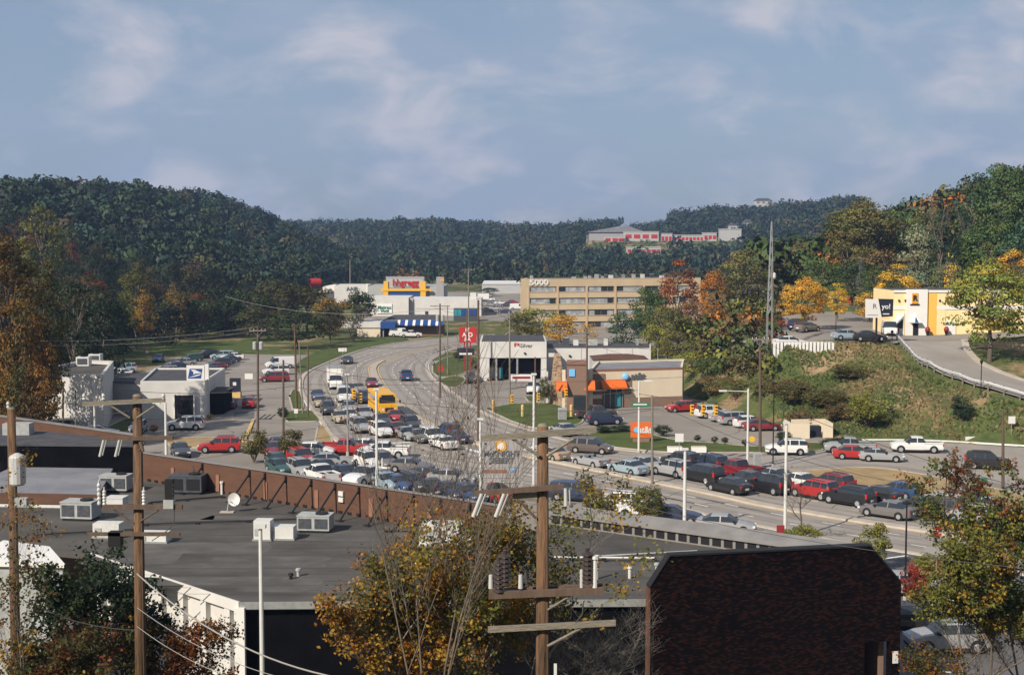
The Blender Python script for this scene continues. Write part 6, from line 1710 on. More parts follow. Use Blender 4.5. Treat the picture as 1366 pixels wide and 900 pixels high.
MB().box((b_.x + .1, b_.y - .18, ZA(539, b_.y)), (1.5, .02, .14)).build('sign_lettering', M['sign_white'], R_)
R_, b_, t_ = signal_pole(997, 624, 518, 'white signal pole with long lamp arm by the corner lot', [(-2.6, ZA(521, 139), 0)])
MB().tube((b_.x + .42, b_.y - .2, ZA(585, b_.y)), (b_.x + .42, b_.y - .1, ZA(585, b_.y)), .3, .3, 12).build('orange_beacon', M['sig_yellow'], R_)
SIG = M['sig_yellow']
def signal_head(px, py, Y, label, up=.35):
    c = A(px, py, Y)
    r = thing('traffic_signal', label, 'traffic light', (c.x, Y, c.z - .5), 0, 'yellow signal heads over the junction')
    MB().box((c.x, Y, c.z), (.36, .28, 1.05)).build('housing', SIG, r)
    for k, mm in enumerate(('dark_red', 'gold', 'sign_green')):
        z_ = c.z + .33 - k * .33
        MB().tube((c.x, Y - .14, z_), (c.x, Y - .15, z_), .11, .11, 10).build('lens', M[mm], r)
        MB().add([(c.x - .14, Y - .14, z_ + .1), (c.x + .14, Y - .14, z_ + .1), (c.x + .14, Y - .38, z_ + .12), (c.x - .14, Y - .38, z_ + .12)], [(0, 1, 2, 3)]).build('visor', SIG, r)
    MB().tube((c.x, Y, c.z + .52), (c.x, Y, c.z + .52 + up), .03, .03, 6).build('hanger', M['trim'], r)
    return Vector((c.x, Y, c.z + .52 + up))
s1 = [signal_head(472, 525, 152, 'yellow signal head left of the school bus'), signal_head(481, 530, 152.5, 'second yellow signal head beside the grey lamp post')]
s2 = [signal_head(718, 530, 160, 'yellow signal head over the white pickup'), signal_head(683, 532, 162, 'yellow signal head below the pale grey pole'), signal_head(755, 524, 158, 'yellow signal head in front of the brick tower')]
s3 = [signal_head(923, 546, 141, 'yellow signal head in front of the red hatchback'), signal_head(938, 546, 140.6, 'yellow signal head before the white SUV'), signal_head(955, 547, 140.2, 'third yellow signal head of the group over the corner lot')]
for px, py, lab in ((658, 549, 'yellow bollard beside the corner lawn'), (697, 556, 'fat yellow fire hydrant post on the lawn'), (762, 556, 'yellow post by the electric cabinet')):
    b = G(px, py); r = thing('bollard', lab, 'bollard', (b.x, b.y, 0)); MB().tube((0, 0, 0), (0, 0, 1.5), .2, .2, 10).build('post', M['yellow_paint'], r, local=True); MB().lathe((0, 0, 1.5), [(.2, 0), (.15, .12), (.04, .18)], 10).build('cap', M['yellow_paint'], r, local=True)
b = G(750, 560); r = thing('signal_cabinet', 'grey electric cabinet on the corner lawn', 'cabinet', (b.x, b.y, 0)); MB().box((0, 0, .8), (1.1, .7, 1.6)).build('case', M['unit_grey'], r, local=True); MB().box((0, -.36, .8), (.9, .03, 1.3)).build('door', M['grey_metal'], r, local=True)
b = G(1010, 625); r = thing('signal_cabinet', 'grey metal cabinet beside the white signal pole', 'cabinet', (b.x, b.y, 0)); MB().box((0, 0, .85), (.8, .6, 1.7)).build('case', M['unit_grey'], r, local=True); MB().box((0, -.31, .85), (.65, .03, 1.4)).build('door', M['grey_metal'], r, local=True)
for px, py, lab in ((900, 604, 'pale concrete block at the left end of the verge'), (932, 604, 'white concrete block beside the lawn verge')):
    b = G(px, py); r = thing('concrete_block', lab, 'block', (b.x, b.y, 0)); MB().box((0, 0, .4), (1.6, .7, .6)).build('block', M['bright_white'], r, local=True); MB().box((0, 0, .74), (1.5, .6, .08)).build('top_slab', M['concrete'], r, local=True)

# ------------------------------------------------------------------ signs
def pylon(px, pyb, label): 
    b = G(px, pyb); return thing('pylon_sign', label, 'sign', (b.x, b.y, 0)), b
# shopping centre pylon
ms, b = pylon(669, 668, 'grey shopping centre sign McKnight Siebert with gold emblem')
Yb = b.y
def mx_(px): return A(px, 620, Yb).x
def mz(py): return ZA(py, Yb)
MB().bx(mx_(642), mx_(697), Yb - .2, Yb + .2, mz(652), mz(586)).build('panel', M['sign_grey'], ms)
MB().bx(mx_(641), mx_(698), Yb - .24, Yb - .21, mz(622.5), mz(621.5)).build('panel_divider', M['unit_grey'], ms)
MB().bx(mx_(641), mx_(698), Yb - .24, Yb - .21, mz(636.5), mz(635.5)).build('panel_divider', M['unit_grey'], ms)
for px in (652, 687): MB().box((mx_(px), Yb, mz(652) / 2), (.3, .3, mz(652))).build('post', M['grey_metal'], ms)
MB().tube((mx_(668), Yb - .22, mz(594)), (mx_(668), Yb - .26, mz(594)), .55, .55, 16).build('emblem', M['gold'], ms); MB().tube((mx_(668), Yb - .265, mz(594)), (mx_(668), Yb - .28, mz(594)), .33, .33, 12).build('emblem_core', M['sign_white'], ms)
text('McKNIGHT', .72, (mx_(669), Yb - .25, mz(604.5)), 0, M['letter_grey'], ms, .02, .012, width=3.2)
text('SIEBERT', .72, (mx_(669), Yb - .25, mz(613.5)), 0, M['letter_grey'], ms, .02, .012, width=2.2)
MB().bx(mx_(645), mx_(676), Yb - .25, Yb - .22, mz(629.5), mz(625.5)).build('tenant_strip', M['brown_trim'], ms); MB().bx(mx_(680), mx_(688), Yb - .25, Yb - .22, mz(628), mz(624)).build('tenant_strip', M['ground' if False else 'sky_blue'], ms)
MB().bx(mx_(648), mx_(692), Yb - .25, Yb - .22, mz(643), mz(640)).build('tenant_strip', M['unit_grey'], ms)
# red tyre sign behind black pole
rs, b = pylon(624, 495, 'red pylon sign with white lettering behind a black pole')
Yb = b.y
MB().bx(mx_(613), mx_(636), Yb - .2, Yb + .2, mz(457), mz(436)).build('panel', M['sign_red'], rs)
MB().box((mx_(620), Yb, mz(457) / 2), (.22, .22, mz(457))).build('post', M['dark_red'], rs); MB().box((mx_(628), Yb, mz(457) / 2), (.22, .22, mz(457))).build('post', M['dark_red'], rs)
text('IT', .9, (mx_(624), Yb - .23, mz(440)), 0, M['sign_white'], rs, .02, .02); text('AID', 1.1, (mx_(624), Yb - .23, mz(446.5)), 0, M['sign_white'], rs, .02, .03, width=2.0); text('&A', .9, (mx_(624), Yb - .23, mz(452.5)), 0, M['sign_white'], rs, .02, .02)
MB().bx(mx_(611), mx_(633), Yb - .15, Yb + .15, mz(474), mz(464)).build('lower_panel', M['sign_black'], rs); MB().bx(mx_(613), mx_(630), Yb - .18, Yb - .16, mz(473), mz(470.5)).build('lower_lettering', M['sign_white'], rs)
# orange ground sign
os_, b = pylon(857, 590, 'orange ground sign with white lettering on the corner lawn')
Yb = b.y
MB().bx(mx_(841), mx_(869), Yb - .25, Yb + .25, mz(583), mz(563)).build('panel', M['orange'], os_)
MB().bx(mx_(844), mx_(866), Yb - .2, Yb + .2, 0, mz(583)).build('plinth', M['brick_tan'], os_)
text('at&t', 1.05, (mx_(860), Yb - .28, mz(573)), 0, M['sign_white'], os_, .02, .03, width=1.55)
MB().tube((mx_(849), Yb - .26, mz(573)), (mx_(849), Yb - .3, mz(573)), .36, .36, 12).build('globe_emblem', M['sky_blue'], os_)
# twin sign on black post at the upper lot
b = A(1169, 440, 186.5); z0 = hz(b.x, 186.5)
tsn = thing('twin_pylon_sign', 'white R panel and black yo! panel on one black post', 'sign', (b.x, 186.5, z0))
Yb = 186.5
MB().tube((b.x, Yb, z0 - .3), (b.x, Yb, ZA(405, Yb)), .14, .14, 10).build('post', M['black_metal'], tsn)
def q_(px, py): p = A(px, py, Yb); return (p.x, p.z)
def sheetz(pts, y0, y1, m, nm):
    n = len(pts); vs = [(x, y0, z) for x, z in pts] + [(x, y1, z) for x, z in pts]
    MB().add(vs, [tuple(range(n - 1, -1, -1)), tuple(range(n, 2 * n))] + [(i, (i + 1) % n, n + (i + 1) % n, n + i) for i in range(n)]).build(nm, M[m], tsn)
sheetz([q_(1172, 398.5), q_(1192, 399), q_(1191, 422), q_(1174, 423)], Yb + .02, Yb + .3, 'sign_black', 'black_panel')
sheetz([q_(1154, 398.5), q_(1171, 399), q_(1175.5, 423.5), q_(1154, 423.5)], Yb - .3, Yb + .0, 'sign_white', 'white_panel')
p = A(1166, 408.5, Yb); text('R', .95, (p.x, Yb - .33, p.z), 0, M['letter_grey'], tsn, .02)
p = A(1163, 419.8, Yb); MB().box((p.x, Yb - .32, p.z), (1.5, .02, .12)).build('line_of_lettering', M['unit_grey'], tsn)
p = A(1181, 409, Yb); text('yo!', .95, (p.x + .12, Yb - .01, p.z), 0, M['sign_white'], tsn, .02, .02)
p = A(1182, 418.7, Yb); MB().box((p.x, Yb - .0, p.z), (.9, .02, .14)).build('line_of_lettering', M['sign_white'], tsn)
# small road signs
def small_sign(px, pyb, pyt, w, h, m, label, y=None, shape='rect', post='grey_metal', txt=None, z0=None):
    b = G(px, pyb) if y is None else A(px, 500, y)
    if z0 is None: z0 = 0 if y is None else hz(b.x, y)
    t = A(px, pyt, b.y)
    r = thing('road_sign', label, 'sign', (b.x, b.y, z0))
    MB().tube((b.x, b.y + .04, z0), (b.x, b.y + .04, t.z), .035, .035, 6).build('post', M[post], r)
    if shape == 'oct': MB().tube((b.x, b.y - .02, t.z - h / 2), (b.x, b.y + .01, t.z - h / 2), w / 2, w / 2, 8).build('panel', M[m], r)
    else: MB().box((b.x, b.y - .01, t.z - h / 2), (w, .04, h)).build('panel', M[m], r)
    if txt: text(txt, h * .5, (b.x, b.y - .05, t.z - h / 2), 0, M['sign_white' if m != 'sign_white' else 'letter_grey'], r, .01)
    return r
small_sign(1249, 768, 702, .75, .75, 'sign_red', 'red octagonal stop sign beside the half bare tree', shape='oct', txt='STOP')
small_sign(1041, 724, 700, .6, .62, 'dark_red', 'small dark red sign beside the tall white post')
small_sign(1246, 757, 729, 1.5, .6, 'sign_grey', 'low grey board on posts under the half bare tree')
small_sign(906, 612, 578, .9, .9, 'sign_white', 'small white and red notice on the white post')
small_sign(1349, 590, 555, .8, .85, 'sign_white', 'white square sign at the embankment foot')
small_sign(1294, 589, 582, 1.1, .7, 'sign_white', 'white arrow board at the bend of the side road')
small_sign(1306, 655, 637, 1.5, .5, 'sign_green', 'green direction sign on the dry triangle')
small_sign(457, 481, 464, 1.6, .7, 'sign_white', 'white ground board on the grass by the bend')
small_sign(588, 512, 487, 1.1, 1.1, 'sign_red', 'red and white round sign on the right-hand bend', shape='oct')
small_sign(395, 560, 545, .5, .6, 'sign_white', 'small white plate on the grass island')
small_sign(332, 513, 498, 1.3, .9, 'sign_white', 'white notice pair behind the dark pole')
for px, py, lab in ((506, 622, 'orange traffic cone beside the white lamp post'),):
    b = G(510, 632); r = thing('traffic_cone', 'orange and white traffic drum in the strip mall lot', 'traffic cone', (b.x, b.y, 0)); MB().tube((0, 0, .05), (0, 0, .55), .25, .2, 12).build('body', M['orange'], r, local=True); MB().tube((0, 0, .55), (0, 0, 1.6), .08, .06, 10).build('delineator', M['bright_white'], r, local=True); MB().box((0, 0, .03), (.7, .7, .06)).build('base', M['trim'], r, local=True)

# ------------------------------------------------------------------ white slat fence and guard rail
fc = thing('slat_fence', 'white vertical slat fence along the upper lot edge', 'fence', (A(1072, 470, 187).x, 187, 8.8))
nS = 17
fa0, fa1 = A(1033, 460, 187.4), A(1111, 460, 186.4)
for k in range(nS):
    f = k / (nS - 1); x_ = fa0.x + (fa1.x - fa0.x) * f; y_ = 187.4 - f
    zt_ = ZA(456 + (0 if k < 14 else 1.0), y_); bot = hz(x_, y_ - .4) - .2
    bot = min(bot, ZA(np.interp(f, [0, .25, .5, 1], [478, 489, 482, 466]), y_))
    MB().box((x_, y_, (zt_ + bot) / 2), (.34, .10, zt_ - bot)).build('slat', M['bright_white'], fc)
for zz in (9.4, 8.2): MB().slab((fa0.x, 187.56), (fa1.x, 186.56), .08, zz - .08, zz + .08).build('rail', M['unit_grey'], fc)
gr = thing('guard_rail', 'galvanised guard rail curving along the ramp edge', 'guard rail', (50, 166, hz(50, 166)))
gl_ = [Vector((q.x - .1, q.y - .1)) for q in rail_line]
rail = MB(); prof = [(.0, .48), (-.09, .56), (0, .64), (-.09, .72), (0, .80)]
rings = [[(q.x + dx_, q.y + dx_ * .5, hz(q.x, q.y) + .3 + z_) for dx_, z_ in prof] for q in gl_]
for i in range(len(rings) - 1):
    for k in range(4): rail.add([rings[i][k], rings[i + 1][k], rings[i + 1][k + 1], rings[i][k + 1]], [(0, 1, 2, 3)])
rail.build('beam', mat('galvanised_beam', (.50, .51, .51), .45, metal=.3, var=.08), gr)
for q in resample(gl_, 26): 
    z_ = hz(q.x, q.y); MB().box((q.x + .06, q.y + .06, z_ + .45), (.16, .16, 1.5)).build('post', M['grey_wood'], gr)

# ------------------------------------------------------------------ wires
def wire(p0, p1, label, sag=.6, r=.012, m='wire', group='overhead wires'):
    p0, p1 = Vector(p0), Vector(p1)
    n = 16; pts = [p0.lerp(p1, k / n) - Vector((0, 0, sag * 4 * (k / n) * (1 - k / n))) for k in range(n + 1)]
    o = MB().path(pts, r, 5).build('overhead_wire', M[m]); tag(o, label, 'wire', group); return o
def top(k): return POLETOP[k][1]
def W(px0, py0, Y0, px1, py1, Y1, label, sag=.5, r=.02, m='wire', group='overhead wires'): return wire(A(px0, py0, Y0), A(px1, py1, Y1), label, sag, r, m, group)
W(-40, 452, 150, 344, 436, top('a').y, 'pale wire from the left trees to the transformer pole', .8, .02, 'wire_pale')
W(-40, 457, 150, 344, 441, top('a').y, 'second pale wire from the left trees to the transformer pole', .9, .016, 'wire_pale')
W(344, 436, top('a').y, 623, 452, top('f').y, 'pale wire from the transformer pole across the hill road', 2.0, .025, 'wire_pale')
W(378, 484, top('b').y, 783, 478, top('j').y, 'dark wire across the road in front of the bus queue', 2.5, .025)
W(160, 520, 160, 390, 515, 158, 'dark cable over the post office drive', .6, .03)
W(390, 515, 158, 870, 545, top('k').y, 'dark span cable over the signal junction', 1.2, .03)
wire(s1[0] + Vector((-6, 0, .2)), s1[1] + Vector((40, 6, 1)), 'span wire holding the signal heads beside the bus', .4, .02)
wire(s2[1] + Vector((-12, 2, .3)), A(852, 520, G(852, 604).y), 'span wire holding the signal heads over the white pickup', 1.1, .02)
W(852, 525, 148, 997, 535, 139, 'span wire to the white signal pole', .3, .03)
W(783, 445, top('j').y, 1014, 455, top('l').y, 'wire from the shop pole to the dark hedge pole', 1.6, .02)
W(783, 455, top('j').y, 1014, 468, top('l').y, 'lower wire from the shop pole to the dark hedge pole', 1.8, .018)
W(1014, 510, top('l').y, 1400, 530, 128, 'wire from the dark hedge pole across the embankment', .5, .02)
W(1014, 455, top('l').y, 1338, 552, top('m').y, 'wire down to the short pole by the triangle', .6, .015)
W(940, 470, 150, 1014, 460, top('l').y, 'short service wire at the hedge pole', .2, .02)
W(870, 535, top('k').y, 1180, 640, 112, 'sagging dark cable down past the queue', .8, .03)
W(1014, 530, top('l').y, 1400, 660, 105, 'dark cable over the side road', .6, .03)
W(183, 545, Y2 - .2, 15, 560, Y3, 'dark wire between the two left foreground poles', .15, .01)
W(183, 765, Y2 - .15, 460, 905, 30, 'thick pale service cable running down from the left pole', .5, .022, 'wire_pale')
W(183, 810, Y2 - .15, 430, 915, 30, 'thin pale drop wire below the service cable', .35, .010, 'wire_pale')
W(183, 835, Y2 - .15, 420, 925, 30, 'lowest pale drop wire from the left pole', .4, .010, 'wire_pale')
W(15, 790, Y3, 183, 840, Y2, 'dark drop wire between left poles low down', .3, .012)
W(724, 640, YP, 1400, 760, 22, 'thin wire leaving the foreground pole to the right', .25, .006)
W(587, 412, top('e').y, 623, 418, top('f').y, 'short wire between the two black bend poles', .3, .02)
W(587, 412, top('e').y, 300, 395, 300, 'pale wire from the bend pole toward the wooded hill', 2.0, .03, 'wire_pale')
W(623, 420, top('f').y, 680, 420, top('h').y, 'wire from the black pole to the pale grey pole', .5, .02)
W(680, 420, top('h').y, 783, 445, top('j').y, 'wire from the pale grey pole to the shop pole', .9, .02)
W(638, 404, top('g').y, 783, 450, top('j').y, 'wire from the tall red-brown pole to the shop pole', 1.0, .02)
W(467, 350, top('o').y, 330, 375, 500, 'faint pale wire left of the tall pale pole', 1.5, .04, 'wire_pale')
# ------------------------------------------------------------------ vegetation
def leaf_quads(pos, nrm, size, rng, fold=.25, aspect=1.0):
    """one small kite-shaped quad per position"""
    n = len(pos)
    u = np.cross(nrm, rng.normal(size=(n, 3))); u /= np.linalg.norm(u, axis=1)[:, None] + 1e-9
    v = np.cross(nrm, u)
    s = (size * rng.uniform(.7, 1.35, n))[:, None]
    V = np.stack([pos - u * s, pos - v * s * .62 * aspect + nrm * s * fold, pos + u * s, pos + v * s * .62 * aspect + nrm * s * fold], 1).reshape(-1, 3)
    return V, np.arange(n * 4).reshape(n, 4)

def clump_cloud(rng, n_clump, per, crad=.30, flat=1.0, shape='round', hollow=.45, huev=.10, nr=.30, asp=1.0):
    """leaf positions through a unit crown (z 0..2 centre 1, radius 1)"""
    if shape == 'round':
        d = rng.normal(size=(n_clump, 3)); d /= np.linalg.norm(d, axis=1)[:, None]
        c = d * (rng.uniform(hollow, .84, n_clump) ** .7)[:, None]
    elif shape == 'cone':
        h = rng.uniform(-1, .95, n_clump); a = rng.uniform(0, 2 * np.pi, n_clump); r = (1 - h) / 2 * rng.uniform(.55, .95, n_clump) * .9
        c = np.stack([np.cos(a) * r, np.sin(a) * r, h], 1)
    else:  # upright oval
        d = rng.normal(size=(n_clump, 3)); d /= np.linalg.norm(d, axis=1)[:, None]
        c = d * (rng.uniform(.35, .85, n_clump))[:, None]; c[:, :2] *= (1 - .35 * np.clip(c[:, 2], 0, 1))[:, None]
    cz = c[:, 2].copy(); c = c * np.array([1, 1, asp])
    cr = crad * rng.uniform(.65, 1.35, n_clump)
    if shape == 'cone': cr *= (1.15 - .75 * (cz + 1) / 2)
    P, Nn, T = [], [], []
    for i in range(n_clump):
        k = max(4, int(per * (cr[i] / crad) ** 2))
        d = rng.normal(size=(k, 3)); d /= np.linalg.norm(d, axis=1)[:, None]
        d[:, 2] = np.where(d[:, 2] < -.3, d[:, 2] * .4, d[:, 2])
        p = c[i] + d * (cr[i] * rng.uniform(.55, 1.05, k) ** .6)[:, None] * np.array([1, 1, .8 * flat])
        if shape == 'cone': p[:, 2] -= .15 * np.hypot(p[:, 0], p[:, 1])
        P.append(p); Nn.append(d * .75 + rng.normal(size=(k, 3)) * nr)
        ct = rng.uniform(.72, 1.28)
        hue = rng.normal(0, huev)
        t = ct * rng.uniform(.78, 1.22, k)
        T.append(np.stack([t * (1 + hue), t, t * (1 - hue * .6)], 1))
    P, Nn, T = np.concatenate(P), np.concatenate(Nn), np.concatenate(T)
    Nn /= np.linalg.norm(Nn, axis=1)[:, None] + 1e-9
    return P, Nn, T

def round_normals(P, Nn, asp, k):
    d = P / np.array([1, 1, asp ** 2]); d /= np.linalg.norm(d, axis=1)[:, None] + 1e-6
    n = Nn * (1 - k) + d * k + np.array([0, 0, .05]); n /= np.linalg.norm(n, axis=1)[:, None] + 1e-9
    return np.repeat(n, 4, 0)
CROWN, ASP = {}, {}
def crown_set(nm, count, seed, clumps, per, crad, size, shape='round', asp=1.0, hollow=.45, huev=.10, fold=.25, aspect=1.0, turning=False):
    for i in range(count):
        rng = np.random.default_rng(seed + i)
        P, Nn, T = clump_cloud(rng, clumps, per, crad, 1.0, shape, hollow, huev, .30, asp)
        if turning:   # leaves turning colour in drifts
            turn = .5 + .5 * np.sin(P[:, 0] * 5 + i) * np.cos(P[:, 2] * 3 + P[:, 1] * 3 + i) + rng.normal(0, .18, len(P))
            turn = np.clip(turn, 0, 1)[:, None]
            T = T * (np.array([.36, .72, .7]) * (1 - turn) + np.array([1.45, 1.1, .7]) * turn)
        V, Q = leaf_quads(P, Nn, size, rng, fold, aspect)
        CROWN['%s%d' % (nm, i)] = np_mesh('crown', V, Q, M['leaf'], T, normals=round_normals(P, Nn, asp, .35))
    ASP[nm] = (asp, count)
crown_set('round', 6, 100, 50, 46, .30, .052, asp=1.1)
crown_set('tall', 4, 150, 84, 40, .26, .050, asp=1.9)
crown_set('cone', 3, 200, 90, 30, .22, .05, 'cone', 1.9, fold=.1, aspect=.7)
crown_set('oval', 3, 300, 60, 40, .28, .050, 'oval', 1.6)
crown_set('sparse', 3, 350, 44, 17, .28, .048, 'oval', 1.6, .3)
crown_set('mixed', 3, 400, 190, 60, .20, .034, 'round', 2.3, .4, .04, turning=True)
crown_set('mix', 2, 420, 120, 66, .21, .034, 'round', 1.1, .4, .04, turning=True)
crown_set('dense', 2, 450, 120, 75, .21, .034, 'round', 1.15, .4, .16)
def limb_mesh(seed, spread=.55, n=9):
    """tapered trunk with limbs, unit height"""
    rng = random.Random(seed); mb = MB()
    pts = [Vector((0, 0, 0))]
    for k in range(1, 6): pts.append(Vector((rng.uniform(-.02, .02) * k, rng.uniform(-.02, .02) * k, k * .15)))
    for k in range(5): mb.tube(pts[k], pts[k + 1], .030 * (1 - k * .15), .030 * (1 - (k + 1) * .15), 7, 0, False)
    for k in range(n):
        f = rng.uniform(.30, .95); b = pts[0].lerp(pts[-1], f); a = k * 2.4 + rng.uniform(-.4, .4); L = rng.uniform(.22, .38)
        e = b + Vector((math.cos(a) * spread * L, math.sin(a) * spread * L, L * .75)); mid = b.lerp(e, .5) + Vector((math.cos(a), math.sin(a), 0)) * .02
        mb.tube(b, mid, .013, .010, 5, 0, False); mb.tube(mid, e, .010, .004, 5, 0, False)
        for j in range(3):
            a2 = a + rng.uniform(-1.2, 1.2); m2 = mid.lerp(e, rng.uniform(.1, .9)); e2 = m2 + Vector((math.cos(a2) * .10, math.sin(a2) * .10, rng.uniform(.06, .16)))
            mb.tube(m2, e2, .006, .002, 4, 0, False)
    return mb.mesh('trunk', M['bark'], True)
TRUNK = [limb_mesh(s) for s in range(5)]

LC = dict(maroonleaf=(.09, .02, .02), auburn=(.20, .115, .03), green=(.055, .085, .024), dkgreen=(.030, .050, .020), olive=(.105, .098, .030), brown=(.125, .085, .035), gold=(.34, .20, .028), yellow=(.42, .27, .03), orange=(.30, .115, .02), rust=(.20, .065, .018), red=(.22, .035, .018), spruce=(.022, .042, .026), blue=(.075, .105, .105), pale=(.16, .175, .10), lime=(.16, .165, .03), bluegreen=(.040, .075, .040))
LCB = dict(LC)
LC = {k: tuple(c * .62 for c in v) for k, v in LC.items()}  # darkened palette, puts the left hill's shade into the leaf colour
tree_i = 0
def tree(px, pyt, Y, wpx, c, label, shape='round', group=None, dx=None, base=None, low=.16, name=None, zoff=0.0, depth=None, lc=None):
    """tree whose crown top shows at pyt, standing on the terrain at distance Y"""
    global tree_i
    tree_i += 1
    x = A(px, 400, Y).x; zb = hz(x, Y) + zoff if base is None else base; zt = ZA(pyt, Y); h = max(2.0, zt - zb)
    w = wpx / FPX * Y / 2
    nm = name or {'cone': 'conifer_tree', 'oval': 'tree', 'sparse': 'tree'}.get(shape, 'broadleaf_tree')
    r = thing(nm, label, 'tree', (x, Y, zb), 0, group)
    k = tree_i
    if shape == 'round' and h / max(w, .1) > 3.0: shape = 'tall'
    asp_, n_ = ASP[shape]
    lo = h * low if shape != 'cone' else h * .06
    t = link_mesh('trunk', TRUNK[k % 5], r); tw_ = min(h * .92, w * 2.0); t.scale = (tw_, tw_, h * .9); t.rotation_euler = (0, 0, k * 1.3)
    cr = link_mesh('crown', CROWN['%s%d' % (shape, k % n_)], r)
    cr.location = (0, 0, (h + lo) / 2); cr.scale = (w * 1.08, (depth or w) * 1.08, (h - lo) / 2 * 1.04 / asp_); cr.rotation_euler = (0, 0, k * 2.1)
    v = random.Random(k).uniform(.88, 1.12); lc = lc or LC; cr.color = (lc[c][0] * v, lc[c][1] * v, lc[c][2] * v, 1)
    return r

